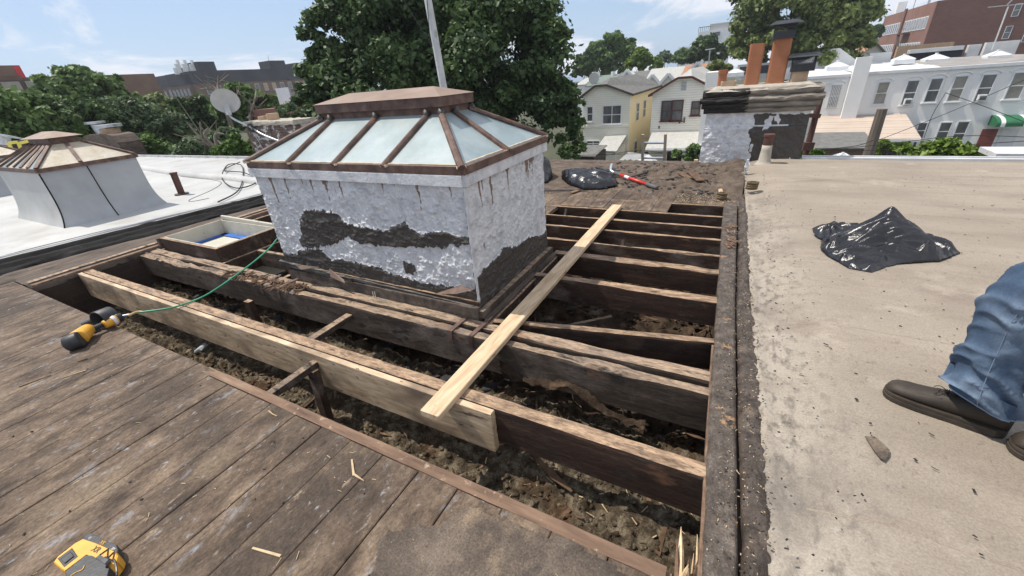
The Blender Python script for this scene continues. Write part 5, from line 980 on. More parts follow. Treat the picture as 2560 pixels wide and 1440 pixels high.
# ============================================================ RED HANDLED TOOL
rt = thing('long_tool', P(1590, 455, 0), 'red handled roofing scraper with grey grips lying on the far deck', 'scraper')
a, b = P(1536, 432, .07), P(1643, 470, .03); L_ = lambda t: a * (1 - t) + b * t
mk('red_shaft', cyl(L_(.16), L_(.78), .024, 12), 'red_paint', rt, smooth=True); mk('front_grip', rcyl(L_(0), L_(.165), .030, .026), 'grey_grip', rt, smooth=True); mk('rear_grip', rcyl(L_(.77), L_(1), .028, .030), 'grey_grip', rt, smooth=True)
mk('white_band', cyl(L_(.28), L_(.38), .0247, 12), 'label_white', rt)
mk('fork_head', tube(spline([L_(0), L_(-.06) + [-.02, 0, .02], L_(-.12) + [0, .05, .05], L_(-.16) + [.02, .12, .08]], 12), [.024] * 12, 8), 'galv', rt, smooth=True)
mk('blade', bevbar(L_(-.1) + [-.12, 0, .03], L_(-.1) + [.08, .16, .03], .08, .006, b=.002), 'black_metal', rt)

# ============================================================ NAIL COILS
def coil(u, v, z0, R_, h_, tilt, label):
    c_ = P(u, v, z0); t = thing('nail_coil', c_, label, 'nail coil', 'coils of roofing nails')
    g = []
    for lay, rr_ in enumerate((R_, R_ * .82, R_ * .64)):
        m = int(34 * rr_ / R_)
        for k in range(m):
            th = 2 * math.pi * k / m + lay; d = np.array([math.cos(th), math.sin(th), 0]) * rr_; top_ = c_ + d + [tilt * h_, 0, h_]
            g.append(cyl(c_ + d, top_, R_ * .055, 4)); g.append(cyl(top_, top_ + [0, 0, .003], R_ * .10, 6))
    mk('nails', join(*g), 'nail_coil', t)
    mk('coil_wire', join(*[tube([c_ + [math.cos(th) * rr_, math.sin(th) * rr_, 0] + np.array([tilt * h_ * f, 0, h_ * f]) for th in np.linspace(0, 6.28, 30)], .002, 4) for rr_ in (R_ * 1.03,) for f in (.35, .62)]), 'clay_tan', t)
coil(1804, 497, .012, .058, .075, 0, 'dark nail coil standing at the right corner of the opening')
coil(1878, 472, .075, .066, .085, .1, 'nail coil standing on the tan roof near the water bottle')
mk('offcut', bevbar(P(1803, 484, .03), P(1801, 474, .05), .05, .03), 'plank_wood', label='little pale wood block behind the dark nail coil', cat='offcut')

# ============================================================ WATER BOTTLE
wb = thing('water_bottle', P(1864, 432, .065), 'clear plastic water bottle standing on the roof edge by the chimney', 'bottle'); c_ = P(1864, 434, .065)
pr = [(0, .028), (.006, .032), (.03, .033), (.034, .030), (.05, .033), (.09, .032), (.092, .0325), (.125, .0325), (.127, .031), (.155, .028), (.175, .014), (.19, .0125)]
mk('bottle_body', tube([c_ + [0, 0, z_] for z_, _ in pr], [q for _, q in pr], 18), 'clear_plastic', wb, smooth=True)
mk('bottle_label', tube([c_ + [0, 0, .094], c_ + [0, 0, .123]], [.0332, .0332], 18, cap=False), 'label_white', wb, smooth=True); mk('bottle_cap', cyl(c_ + [0, 0, .188], c_ + [0, 0, .206], .0145, 14), 'label_white', wb)
mk('label_patch', tube([c_ + [0, 0, .100], c_ + [0, 0, .118]], [.0336, .0336], 18, cap=False), 'grey_grip', wb) if False else None

# ============================================================ LADDER
ld = thing('ladder', PY(1636, 414, 8.3), 'wooden ladder top leaning above the rear roof edge', 'ladder')
dz = np.array([0, .28, 1.0])
for u in (1607, 1664):
    t_ = PY(u, 336 if u < 1650 else 335, 8.45); mk('rail', bar(t_, t_ - dz * 7.0 * np.array([1, -1, 1]), .05, .03, up=(0, 1, 0)), 'ladder_wood', ld)
for k in range(8):
    z_ = .27 - k * .3; y_ = 8.45 + (.47 - z_) * .28; xa, xb = PY(1607, 362, 8.45)[0], PY(1664, 360, 8.45)[0]
    mk('rung', cyl((xa, y_, z_), (xb, y_, z_), .022, 8), 'galv', ld)

# ============================================================ FELT SHARD, NAIL
pts = [(2163, 1090), (2192, 1094), (2224, 1124), (2224, 1136), (2212, 1151), (2200, 1143), (2182, 1120)]
mk('felt_shard', sheet([P(u, v, .099) for u, v in pts], .005), 'tar_felt', label='large curved brown felt shard on the tan roof below the shoe', cat='felt scrap')
mk('bent_nail', tube([P(2322, 1082, .1), P(2336, 1090, .1)], .0025, 6), 'rust_post', label='rusty nail lying on the tan roof below the shoe', cat='nail')
mk('grey_scrap', scatter(1, lambda r: (*P(500, 862, -.38)[:2], -.42), lambda r: (.07, .04, .02), seed=5), 'grey_membrane', label='grey membrane scrap on the insulation near the new beam', cat='scrap')

# ============================================================ PERSON
pe = thing('person', (1.15, 2.0, .09), 'person in blue jeans and dark brown lace up shoes standing on the tan roof', 'person')
ZR = .09
def shoe(toe, heel, side=0):
    toe, heel = np.array(toe, float), np.array(heel, float); d = heel - toe; Ln = np.linalg.norm(d[:2]); d = d / Ln; s = np.array([-d[1], d[0], 0])
    prof = [(0, .018, .052), (.025, .036, .070), (.07, .049, .083), (.15, .056, .090), (.28, .058, .095), (.40, .056, .108), (.52, .051, .124), (.64, .047, .136), (.76, .045, .142), (.88, .043, .142), (.96, .037, .132), (1.0, .020, .112)]
    rings = []; m = 20
    for t, hw, ht_ in prof:
        c_ = toe + d * Ln * t; ring = []
        for k in range(m):
            th = 2 * math.pi * k / m; cx, cz = math.cos(th), math.sin(th); wz = .030 + (ht_ - .030) * (.5 + .5 * cz)
            ww = hw * (abs(cx) ** .75) * np.sign(cx) * (1 - .28 * max(0, cz) ** 2); ring.append(c_ + s * ww + np.array([0, 0, wz]))
        rings.append(ring)
    up_ = mk('shoe', loft(rings), 'leather', pe, smooth=True)
    out = []
    for t, hw in [(-.018, .008), (.0, .032), (.03, .047), (.08, .058), (.16, .064), (.3, .066), (.45, .061), (.6, .056), (.8, .054), (.93, .049), (.995, .032), (1.016, .006)]:
        out.append((t, hw))
    ol = [toe + d * Ln * t + s * hw for t, hw in out] + [toe + d * Ln * t - s * hw for t, hw in out[::-1]]
    A = sum(ol[i][0] * ol[(i + 1) % len(ol)][1] - ol[(i + 1) % len(ol)][0] * ol[i][1] for i in range(len(ol)))
    if A < 0: ol = ol[::-1]
    cc_ = np.mean(ol, 0); rg = []
    for z_, k in ((.0, .95), (.005, .985), (.022, .99), (.024, .972), (.034, .985), (.042, .978), (.043, .9)): rg.append([cc_ + (p - cc_) * [k, k, 0] + [0, 0, z_] for p in ol])
    mk('sole', loft(rg), 'sole_rubber', up_)
    # moccasin seam and laces
    top_ = lambda t, off: toe + d * Ln * t + s * off + np.array([0, 0, np.interp(t, [q[0] for q in prof], [q[2] for q in prof])])
    seam = [top_(.46, -.040) - [0, 0, .016], top_(.34, -.037) - [0, 0, .012], top_(.2, -.036) - [0, 0, .012], top_(.1, -.026) - [0, 0, .010], top_(.06, 0) - [0, 0, .002], top_(.1, .026) - [0, 0, .010], top_(.2, .036) - [0, 0, .012], top_(.34, .037) - [0, 0, .012], top_(.46, .040) - [0, 0, .016]]
    mk('moc_seam', tube(spline(seam, 40), .0022, 6), 'sole_rubber', up_, smooth=True)
    g = []
    for t in (.40, .47, .54): g.append(tube(spline([top_(t, -.026) + [0, 0, -.004], top_(t + .015, 0) + [0, 0, .004], top_(t + .02, .026) + [0, 0, -.004]], 8), .0020, 5)); g.append(tube([top_(t, .026) - [0, 0, .003], top_(t + .06, -.026)], .0018, 5))
    g.append(tube(spline([top_(.47, 0) + [0, 0, .006], top_(.42, -.03) + [0, 0, .012], top_(.38, -.034) + [0, 0, .002]], 8), .0018, 5)); g.append(tube(spline([top_(.47, 0) + [0, 0, .006], top_(.41, .02) + [0, 0, .014], top_(.37, .03) + [0, 0, .0]], 8), .0018, 5))
    mk('laces', join(*g), 'black_chip', up_)
sa, sb = P(2212, 972, ZR + .02), P(2516, 1082, ZR + .02); sa[2] = sb[2] = ZR
shoe(sa, sb)
s2a, s2b = P(2522, 1108, ZR + .02), P(2522, 1108, ZR + .02) + np.array([.345, -.085, 0]); s2a[2] = s2b[2] = ZR
shoe(s2a, s2b)
def jleg(path, seed, nm='jeans'):
    """path: (x,y,z,rx,ry)"""
    keys = np.array(path, float); n = 130; m = 52; rings = []; fo = []
    for i in range(n):
        t = i / (n - 1) * (len(keys) - 1); k = min(int(t), len(keys) - 2); f = t - k; p0, p1, p2, p3 = keys[max(k - 1, 0)], keys[k], keys[k + 1], keys[min(k + 2, len(keys) - 1)]
        q = .5 * ((2 * p1) + (-p0 + p2) * f + (2 * p0 - 5 * p1 + 4 * p2 - p3) * f * f + (-p0 + 3 * p1 - 3 * p2 + p3) * f ** 3); ring = []
        for j in range(m):
            th = 2 * math.pi * j / m; cx, cy = math.cos(th), math.sin(th)
            low_ = math.exp(-((q[2] - .30) / .16) ** 2) + .8 * math.exp(-((q[2] - .66) / .10) ** 2) + .35
            fold = (1 - abs(float(fbm(cx * 1.1 + seed, cy * 1.1 + q[2] * 15 + cx * 1.6, s=seed, o=2)) * 2 - 1)) ** 3 - .25
            f2 = float(fbm(cx * 2.2 + seed, cy * 2.2 + q[2] * 20, s=seed + 3, o=2)) - .5; R_ = 1 + (fold * .30 + f2 * .10) * low_
            fo.append(min(1, max(0, fold * 1.1) * low_)); zt = q[2] - (cx * .052 if i < 20 else 0) * (1 - i / 20 if i < 20 else 0)
            ring.append((q[0] + cx * q[3] * R_, q[1] + cy * q[4] * R_, zt))
        rings.append(ring)
    inner = [[(x * .96 + path[0][0] * .04, y * .96 + path[0][1] * .04, z_ + .004) for x, y, z_ in rings[0]], [(x * .96 + path[0][0] * .04, y * .96 + path[0][1] * .04, z_ + .08) for x, y, z_ in rings[0]]]
    o = mk(nm, loft(inner[::-1] + rings, cap=False), 'jeans', pe, smooth=True, attrs={'fold': [0] * (2 * m) + fo})
    hem = [np.array(p) for p in rings[1]] + [np.array(rings[1][0])]; mk('hem', tube(hem, .0035, 6), 'jeans_seam', o, smooth=True)
    sj = [np.array(rings[i][36]) for i in range(2, n, 2)]; mk('seam', tube(spline(sj[::6], 60), .0014, 5), 'jeans_seam', o, smooth=True)
hx = (sa * .28 + sb * .72)
jleg([(hx[0] - .0, hx[1], .225, .118, .088), (hx[0] - .01, hx[1], .30, .108, .084), (hx[0] - .022, hx[1] + .005, .42, .108, .085), (hx[0] - .03, hx[1] + .01, .56, .105, .085), (hx[0] - .035, hx[1] + .01, .68, .108, .088), (hx[0] + .0, hx[1] + .005, .80, .108, .095), (hx[0] + .10, hx[1] + .02, .88, .115, .098), (1.26, 2.045, .95, .12, .10)], 5)
h2 = s2a * .28 + s2b * .72
jleg([(h2[0], h2[1], .20, .10, .085), (h2[0] - .01, h2[1], .34, .10, .082), (h2[0] - .03, h2[1] + .01, .55, .10, .085), (h2[0] - .04, h2[1] + .03, .68, .105, .09), (h2[0] - .09, h2[1] + .03, .84, .115, .098), (1.29, 1.875, .95, .12, .10)], 8)
# body: one continuous figure under the clothes
HC = np.array([1.27, 1.96, .99])
def ell(c_, rx, ry, n=32, tilt=0.0, p=1.0):
    return [(c_[0] + rx * abs(math.cos(t)) ** p * np.sign(math.cos(t)), c_[1] + ry * math.sin(t), c_[2] + tilt * math.cos(t)) for t in np.linspace(0, 2 * math.pi, n, endpoint=False)]
pelv = [ell(HC + [dx, 0, dz], rx, ry) for dx, dz, rx, ry in ((0, -.20, .02, .05), (0, -.19, .10, .14), (0, -.13, .145, .185), (0, -.04, .150, .192), (0, .05, .135, .180), (0, .09, .128, .172))]
mk('jeans', loft(pelv), 'jeans', pe, smooth=True)
tors = []
for i, (dx, dz, rx, ry) in enumerate(((0, -.06, .150, .198), (0, -.055, .158, .205), (.0, .02, .150, .196), (.01, .14, .128, .178), (.01, .26, .132, .188), (-.005, .36, .138, .205), (-.005, .43, .125, .200), (.0, .475, .098, .160), (0, .505, .070, .095), (-.005, .53, .058, .062))):
    r0 = ell(HC + [dx, 0, dz], rx, ry); tors.append([(x + (fbm(y * 9, z_ * 8, s=401) - .5) * .018, y, z_) for x, y, z_ in r0])
sh_o = mk('shirt', loft(tors, cap=False), 'shirt_cloth', pe, smooth=True)
armp = {}
for sg in (1, -1):
    S_ = HC + [0, sg * .185, .43]; E_ = HC + [.04, sg * .265, .15]; W_ = HC + [-.01, sg * .27, -.09]; armp[sg] = (S_, E_, W_)
    mk('sleeve', tube(spline([S_ + [0, -sg * .05, .0], S_ + [0, sg * .015, -.03], S_ * .5 + E_ * .5 + [0, sg * .012, 0], S_ * .35 + E_ * .65], 12), list(np.linspace(.078, .062, 12)), 16, cap=False), 'shirt_cloth', sh_o, smooth=True)
J = [(HC, .10), (HC + [.01, 0, .20], .10), (HC + [.0, 0, .38], .11), (HC + [0, 0, .50], .058), (HC + [-.012, 0, .58], .052), (HC + [-.015, 0, .64], .05),
     (np.array([hx[0] + .10, hx[1] + .03, .88]), .075), (np.array([hx[0] - .02, hx[1], .6]), .05), (np.array([hx[0] + .02, hx[1], .17]), .034), (np.array([h2[0] - .06, h2[1] + .03, .88]), .075), (np.array([h2[0] - .03, h2[1], .6]), .05), (np.array([h2[0] + .0, h2[1], .17]), .034)]
Ed = [(0, 1), (1, 2), (2, 3), (3, 4), (4, 5), (0, 6), (6, 7), (7, 8), (0, 9), (9, 10), (10, 11)]
for sg in (1, -1):
    S_, E_, W_ = armp[sg]; k = len(J); J += [(S_, .05), (E_, .038), (W_, .026), (W_ + [-.012, 0, -.05], .030), (W_ + [-.018, 0, -.085], .030)]; Ed += [(2, k), (k, k + 1), (k + 1, k + 2), (k + 2, k + 3), (k + 3, k + 4)]
    for q in range(4):
        o_ = (q - 1.5) * .019; ln = [.058, .072, .076, .066][q]; a0 = W_ + [-.018 + o_, 0, -.095]; i0 = len(J); J += [(a0, .0088), (a0 + [0, -sg * .008, -ln * .5], .0082), (a0 + [0, -sg * .026, -ln * .92], .007)]; Ed += [(k + 4, i0), (i0, i0 + 1), (i0 + 1, i0 + 2)]
    i0 = len(J); J += [(W_ + [-.042, 0, -.055], .0105), (W_ + [-.058, -sg * .006, -.095], .009)]; Ed += [(k + 3, i0), (i0, i0 + 1)]
def skinned(nm, pts, edges, lv=2):
    me = bpy.data.meshes.new(nm); me.from_pydata([tuple(p) for p, _ in pts], edges, []); o = bpy.data.objects.new(nm, me); col.objects.link(o)
    o.modifiers.new('s', 'SKIN'); sub_ = o.modifiers.new('u', 'SUBSURF'); sub_.levels = sub_.render_levels = lv
    for i, (_, r_) in enumerate(pts): me.skin_vertices[0].data[i].radius = (r_, r_); me.skin_vertices[0].data[i].use_root = (i == 0)
    dg = bpy.context.evaluated_depsgraph_get(); dg.update(); m2 = bpy.data.meshes.new_from_object(o.evaluated_get(dg)); bpy.data.objects.remove(o)
    return np.array([tuple(v.co) for v in m2.vertices]), [tuple(p.vertices) for p in m2.polygons]
# head looking towards -x
hcn = HC + [-.03, 0, .705]; nu, nv = 56, 40; HV = []
for i in range(nv):
    ph = math.pi * i / (nv - 1); zc_ = math.cos(ph); sr = math.sin(ph)
    for j in range(nu):
        th = 2 * math.pi * j / nu; fx = math.cos(th) * sr; fy = math.sin(th) * sr      # fx>0 is the face
        x_ = fx * (.098 if fx > 0 else .100); y_ = fy * .077; z_ = zc_ * .118
        lowf = max(0, -zc_); y_ *= 1 - .30 * lowf ** 1.5; x_ *= 1 - (.05 if fx > 0 else .42) * lowf ** 1.5
        if fx > 0:
            g2 = lambda cy, cz, sy, sz: math.exp(-((y_ - cy) / sy) ** 2 - ((z_ - cz) / sz) ** 2)
            x_ += .026 * g2(0, -.022, .012, .016) + .013 * g2(0, .0, .009, .022) - .009 * (g2(.031, .008, .014, .011) + g2(-.031, .008, .014, .011)) + .006 * g2(0, .028, .05, .009) + .007 * g2(0, -.060, .020, .006) - .003 * g2(0, -.067, .018, .003) + .006 * g2(0, -.074, .018, .006) + .010 * g2(0, -.104, .022, .014)
        HV.append((hcn[0] - x_, hcn[1] + y_, hcn[2] + z_))
HF = grid_faces(nv, nu); HF2 = [tuple(f) for f in HF] + [(i * nu + nu - 1, (i + 1) * nu + nu - 1, (i + 1) * nu, i * nu) for i in range(nv - 1)]
ears = [tube([hcn + [.008, sg * .070, .012], hcn + [.014, sg * .084, .006], hcn + [.012, sg * .078, -.024]], [.014, .017, .010], 8) for sg in (1, -1)]
mk('body', join(skinned('body', J, Ed), (np.array(HV), HF2), *ears), 'skin', pe, smooth=True)
for sg in (1, -1):
    ec = hcn + [-.083, sg * .031, .008]; mk('eye', tube([ec + [.008, 0, 0], ec + [.003, 0, 0], ec + [-.002, 0, 0], ec + [-.004, 0, 0]], [.004, .009, .006, .001], 10), 'label_white', pe, smooth=True); mk('iris', tube([ec + [-.0035, 0, 0], ec + [-.0048, 0, 0]], [.0042, .003], 10), 'black_plastic', pe)
    mk('eyebrow', tube(spline([ec + [-.008, sg * .016, .017], ec + [-.012, 0, .021], ec + [-.013, -sg * .012, .018]], 6), .003, 5), 'hair_dark', pe)
mk('lips', tube(spline([hcn + [-.088, .020, -.066], hcn + [-.100, .0, -.065], hcn + [-.088, -.020, -.066]], 8), [.001, .003, .004, .0045, .0045, .004, .003, .001], 6), 'clay', pe, smooth=True)
HH = []
for i in range(22):
    ph = math.pi * .62 * i / 21
    for j in range(40):
        th = 2 * math.pi * j / 40; fx = math.cos(th); lim = .46 if fx > .35 else (.46 + (.35 - fx) * .55); p_ = min(ph, math.pi * min(lim, .66)); sr = math.sin(p_)
        k_ = 1.07 + .03 * fbm(math.cos(th) * 6, math.sin(th) * 6 + p_ * 5, s=9); HH.append((hcn[0] - fx * sr * (.098 if fx > 0 else .102) * k_, hcn[1] + math.sin(th) * sr * .079 * k_, hcn[2] + math.cos(p_) * .119 * k_))
HFh = [tuple(f) for f in grid_faces(22, 40)] + [(i * 40 + 39, (i + 1) * 40 + 39, (i + 1) * 40, i * 40) for i in range(21)]
mk('hair', (np.array(HH), HFh), 'hair_dark', pe, smooth=True)
mk('belt', tube([np.array(p) for p in ell(HC + [0, 0, .045], .139, .184)] + [np.array(ell(HC + [0, 0, .045], .139, .184)[0])], .012, 6), 'leather', pe, smooth=True)
# torn splinters on the curb plank
mk('curb_splinters', scatter(34, lambda r: (*P(r.uniform(1815, 1838), r.uniform(560, 625), .03)[:2], .034), lambda r: (r.uniform(.02, .06), r.uniform(.003, .008), r.uniform(.003, .008)), seed=77), 'edge_wood', label='orange torn splinters on the curb plank beside the middle joists', cat='splinters', kind='stuff')
# ============================================================ BACKGROUND HOUSES
GZ = -6.5
def win(parent, x, zt, zb, w_, y, frame='house_trim', pane_='pane', sill=True, mull=1, arch=False, ac=False, bars=False, rail=True, double=False):
    fw = .07
    g = join(box(x - w_ / 2 - fw, x - w_ / 2, y - .06, y + .02, zb - fw, zt + fw), box(x + w_ / 2, x + w_ / 2 + fw, y - .06, y + .02, zb - fw, zt + fw), box(x - w_ / 2, x + w_ / 2, y - .055, y + .02, zt, zt + fw), box(x - w_ / 2, x + w_ / 2, y - .055, y + .02, zb - fw, zb))
    f = mk('window', g, frame, parent)
    mk('pane', box(x - w_ / 2, x + w_ / 2, y - .015, y + .0, zb, zt), pane_, f)
    if rail: mk('rail', join(box(x - w_ / 2, x + w_ / 2, y - .045, y - .016, (zt + zb) / 2 - .03, (zt + zb) / 2 + .03), *([box(x - .03, x + .03, y - .047, y - .016, zb, zt)] if double else [])), frame, f)
    if sill: mk('sill', box(x - w_ / 2 - .15, x + w_ / 2 + .15, y - .12, y + .01, zb - fw - .09, zb - fw - .002), frame, f)
    if arch:
        pts = [(x + (w_ / 2 + .22) * math.sin(t), zt + .05 + .26 * math.cos(t)) for t in np.linspace(-1.45, 1.45, 12)]
        mk('lintel', tube([(a, y - .01, b) for a, b in pts], .055, 5), 'white_brick', f)
    if ac: mk('air_conditioner', join(box(x - w_ * .34, x + w_ * .34, y - .35, y, zb, zb + .42), box(x - w_ * .29, x + w_ * .29, y - .355, y - .34, zb + .05, zb + .37)), 'house_trim', f); mk('air_grille', box(x - w_ * .26, x + w_ * .26, y - .362, y - .352, zb + .07, zb + .34), 'pane', f)
    if bars: mk('window_bars', join(*[box(x - w_ / 2 + w_ * k / 6 - .035, x - w_ / 2 + w_ * k / 6 + .035, y - .12, y - .09, zb - .05, zt + .02) for k in range(7)], *[box(x - w_ / 2 - .02, x + w_ / 2 + .02, y - .125, y - .085, z_, z_ + .04) for z_ in (zb - .02, (zt + zb) / 2, zt - .04)]), 'white_roof', f)
    return f
def winpx(parent, ut, vt, ub, vb, wpx, Y, **k):
    a, b = PY(ut, vt, Y), PY(ub, vb, Y); w_ = abs(PY(ut + wpx / 2, vt, Y)[0] - PY(ut - wpx / 2, vt, Y)[0]); return win(parent, (a[0] + b[0]) / 2, a[2], b[2], w_, Y, **k)

# cream house left
Y = 38.0; A0 = PY(1458, 236, Y); A1 = PY(1576, 240, Y); C0 = PY(1490, 217, Y); C1 = PY(1519, 214, Y); x0, x1 = A0[0], A1[0]; ze = (A0[2] + A1[2]) / 2; zc = (C0[2] + C1[2]) / 2
h1 = thing('frame_house', ((x0 + x1) / 2, Y + 6, GZ), 'cream sided frame house with yellow side wall and dark grey clipped gable roof', 'house')
Yb = Y + 13; mk('siding_wall', prism_y([(x0, GZ), (x1, GZ), (x1, ze), (C1[0], zc), (C0[0], zc), (x0, ze)], Y, Y + .3), 'siding_cream', h1)
mk('side_wall', box(x1 - .3, x1 - .002, Y + .3, Yb, GZ, ze), 'siding_yellow', h1); mk('side_wall', box(x0, x0 + .3, Y + .3, Yb, GZ, ze), 'siding_cream', h1); mk('rear_wall', box(x0 + .3, x1 - .3, Yb - .3, Yb, GZ, ze), 'siding_cream', h1)
def hip_roof(par, x0, x1, y0, y1, ze, xa, xb, zc, rise, mat, ov=.28, back=2.5, trim='dark_trim'):
    xm = (xa + xb) / 2; zr = zc + rise; V = [(x0 - ov, y0 - ov, ze - .08), (x1 + ov, y0 - ov, ze - .08), (xb, y0 - ov, zc + .06), (xa, y0 - ov, zc + .06), (xm, y0 + back, zr), (xm, y1 + ov, zr), (x1 + ov, y1 + ov, ze - .08), (x0 - ov, y1 + ov, ze - .08)]
    mk('roof', (np.array(V, float), [(3, 2, 4), (1, 6, 5, 4, 2), (0, 3, 4, 5, 7), (7, 5, 6)]), mat, par)
    mk('fascia', join(*[bar(V[a], V[b], .06, .16) for a, b in ((0, 3), (3, 2), (2, 1), (1, 6), (0, 7))]), trim, par)
hip_roof(h1, x0, x1, Y, Yb, ze, C0[0], C1[0], zc, .55, 'shingle_grey')
winpx(h1, 1530, 265, 1530, 308, 44, Y, double=True); winpx(h1, 1475, 268, 1475, 302, 12, Y, frame='house_trim')
winpx(h1, 1483, 353, 1483, 365, 30, Y, double=True)
mk('belt_trim', box(x0 - .05, x1 + .02, Y - .07, Y, PY(1520, 315, Y)[2] - .1, PY(1520, 315, Y)[2] + .06), 'siding_cream', h1)
for y_, zt_, zb_ in ((Y + 3, None, None), (Y + 6, None, None)):
    for z_ in (ze - .9, ze - 4.2): 
        f = mk('window', box(x1, x1 + .05, y_ - .55, y_ + .55, z_ - 1.6, z_), 'house_trim', h1); mk('pane', box(x1 + .05, x1 + .06, y_ - .45, y_ + .45, z_ - 1.5, z_ - .1), 'pane', f); mk('rail', box(x1 + .06, x1 + .075, y_ - .45, y_ + .45, z_ - .85, z_ - .78), 'house_trim', f)
# lean-to of cream house
Yl = 34.5; L0, L1 = PY(1487, 376, Yl), PY(1541, 378, Yl); T0, T1 = PY(1512, 340, Y - .1), PY(1566, 338, Y - .1)
ln_ = thing('lean_to', ((L0[0] + L1[0]) / 2, Yl + 1.5, GZ), 'small cream lean to shed with a grey sloping roof against the cream house', 'shed')
mk('shed_wall', box(L0[0] + .1, L1[0] - .1, Yl + .15, Y - .2, GZ, L0[2] - .08), 'siding_cream', ln_); mk('shed_roof', sheet([L0, L1, T1, T0], .08), 'shingle_light', ln_)

# second house (pale with maroon trim)
Y = 37.0; A0 = PY(1632, 236, Y); C0 = PY(1696, 197, Y); C1 = PY(1731, 194, Y); A1 = PY(1764, 207, Y); x0 = A0[0]; x1 = x0 + 2 * ((C0[0] + C1[0]) / 2 - x0); ze = A0[2]; zc = (C0[2] + C1[2]) / 2
h2_ = thing('frame_house', ((x0 + x1) / 2, Y + 6, GZ), 'pale sided frame house with maroon trim and a light shingle roof', 'house')
mk('siding_wall', prism_y([(x0, GZ), (x1, GZ), (x1, ze), (C1[0], zc), (C0[0], zc), (x0, ze)], Y, Y + .3), 'siding_pale', h2_)
mk('side_wall', box(x0, x0 + .3, Y + .3, Y + 12, GZ, ze), 'siding_pale', h2_); mk('side_wall', box(x1 - .3, x1, Y + .3, Y + 12, GZ, ze), 'siding_pale', h2_)
hip_roof(h2_, x0, x1, Y, Y + 12, ze, C0[0], C1[0], zc, .6, 'shingle_light', trim='maroon_trim', back=3)
winpx(h2_, 1668, 254, 1664, 300, 22, Y, frame='maroon_trim'); winpx(h2_, 1695, 252, 1691, 300, 24, Y, frame='maroon_trim'); winpx(h2_, 1741, 255, 1738, 286, 19, Y, frame='maroon_trim')
f = mk('gable_vent', box(PY(1703, 210, Y)[0], PY(1718, 210, Y)[0], Y - .05, Y, PY(1710, 226, Y)[2], PY(1710, 205, Y)[2]), 'house_trim', h2_)
mk('louvre', join(*[box(PY(1704, 210, Y)[0], PY(1717, 210, Y)[0], Y - .07, Y - .05, z_, z_ + .04) for z_ in np.linspace(PY(1710, 224, Y)[2], PY(1710, 207, Y)[2], 6)]), 'pane_blind', f)
for a, b, s_ in ((1711, 300, 10), (1699, 306, 3), (1648, 318, 5)): mk('wall_fitting', box(PY(a, b, Y)[0] - .05, PY(a, b, Y)[0] + .05, Y - .1, Y, PY(a, b, Y)[2] - s_ * .02, PY(a, b, Y)[2] + s_ * .02), 'dark_trim', h2_)
Yp = 33.0; q = [PY(1613, 372, Yp), PY(1762, 370, Yp), PY(1766, 328, Y - .1), PY(1630, 331, Y - .1)]
pr_ = thing('porch', ((q[0][0] + q[1][0]) / 2, Yp + 2, GZ), 'rear porch with a light shingle roof below the pale house', 'porch')
mk('porch_roof', sheet(q, .1), 'shingle_light', pr_); mk('gutter', bar(q[0] - [0, .1, .1], q[1] - [0, .1, .1], .12, .12), 'house_trim', pr_)
mk('porch_wall', box(q[0][0] + .3, PY(1665, 380, Yp)[0], Yp + .5, Yp + .7, GZ, q[0][2] - .15), 'siding_cream', pr_); mk('porch_post', box(PY(1705, 380, Yp)[0], PY(1712, 380, Yp)[0], Yp + .2, Yp + .35, GZ, q[0][2] - .1), 'siding_cream', pr_)
mk('porch_back', box(q[0][0] + .3, q[1][0], Y - .6, Y - .4, GZ, q[0][2] - .1), 'dark_trim', pr_)
# white fire wall
Yw = 34.0; a, b, c_, d = PY(1765, 182, Yw), PY(1792, 182, Yw), PY(1748, 328, Yw), PY(1768, 330, Yw)
mk('fire_wall', box((a[0] + c_[0]) / 2, (b[0] + d[0]) / 2 + .3, Yw, Yw + 3.0, GZ, a[2]), 'white_brick', label='tall narrow white painted wall between the pale house and the silver chimney', cat='wall')

# row of roofs behind, with gables
Yr = 66.0
def rowhouse(u0, u1, vt, vb, mat, label, gables=(), grp='row houses behind the frame houses'):
    a, b = PY(u0, vb, Yr), PY(u1, vb, Yr); c_, d = PY(u0, vt, Yr + 5), PY(u1, vt, Yr + 5); z0 = (a[2] + b[2]) / 2; z1 = (c_[2] + d[2]) / 2; s = thing('row_house', ((a[0] + b[0]) / 2, Yr + 4, GZ), label, 'house', grp)
    mk('brick_wall', box(a[0], b[0] - .02, Yr + .3, Yr + 9, GZ, z0 - .05), 'white_brick', s)
    mk('roof', (np.array([(a[0], Yr, z0), (b[0] - .02, Yr, z0), (b[0] - .02, Yr + 5, z1), (a[0], Yr + 5, z1), (b[0] - .02, Yr + 10, z0), (a[0], Yr + 10, z0)]), [(0, 1, 2, 3), (3, 2, 4, 5)]), mat, s)
    for ug, vg, wg in gables:
        t = PY(ug, vg, Yr - .4); w_ = abs(PY(ug + wg, vg, Yr)[0] - PY(ug - wg, vg, Yr)[0]) / 2; hh = w_ * 1.05
        gb = mk('gable', prism_y([(t[0] - w_ * .86, t[2] - hh), (t[0] + w_ * .86, t[2] - hh), (t[0], t[2] - .15)], Yr - .3, Yr + 3.0), 'siding_pale', s)
        mk('gable_trim', join(bar((t[0] - w_, Yr - .4, t[2] - hh), (t[0], Yr - .4, t[2]), .35, .4, up=(0, 1, 0)), bar((t[0] + w_, Yr - .39, t[2] - hh), (t[0], Yr - .39, t[2]), .35, .4, up=(0, 1, 0))), 'house_trim', gb)
        mk('gable_body', box(t[0] - w_ * .8, t[0] + w_ * .8, Yr - .2, Yr + .2, t[2] - hh - 2.5, t[2] - hh), 'siding_pale', gb)
rowhouse(1438, 1462, 196, 212, 'shingle_light', 'row house with a pale roof at the left end of the row')
rowhouse(1462, 1530, 189, 213, 'shingle_green', 'row house with a greenish grey roof and small white dish')
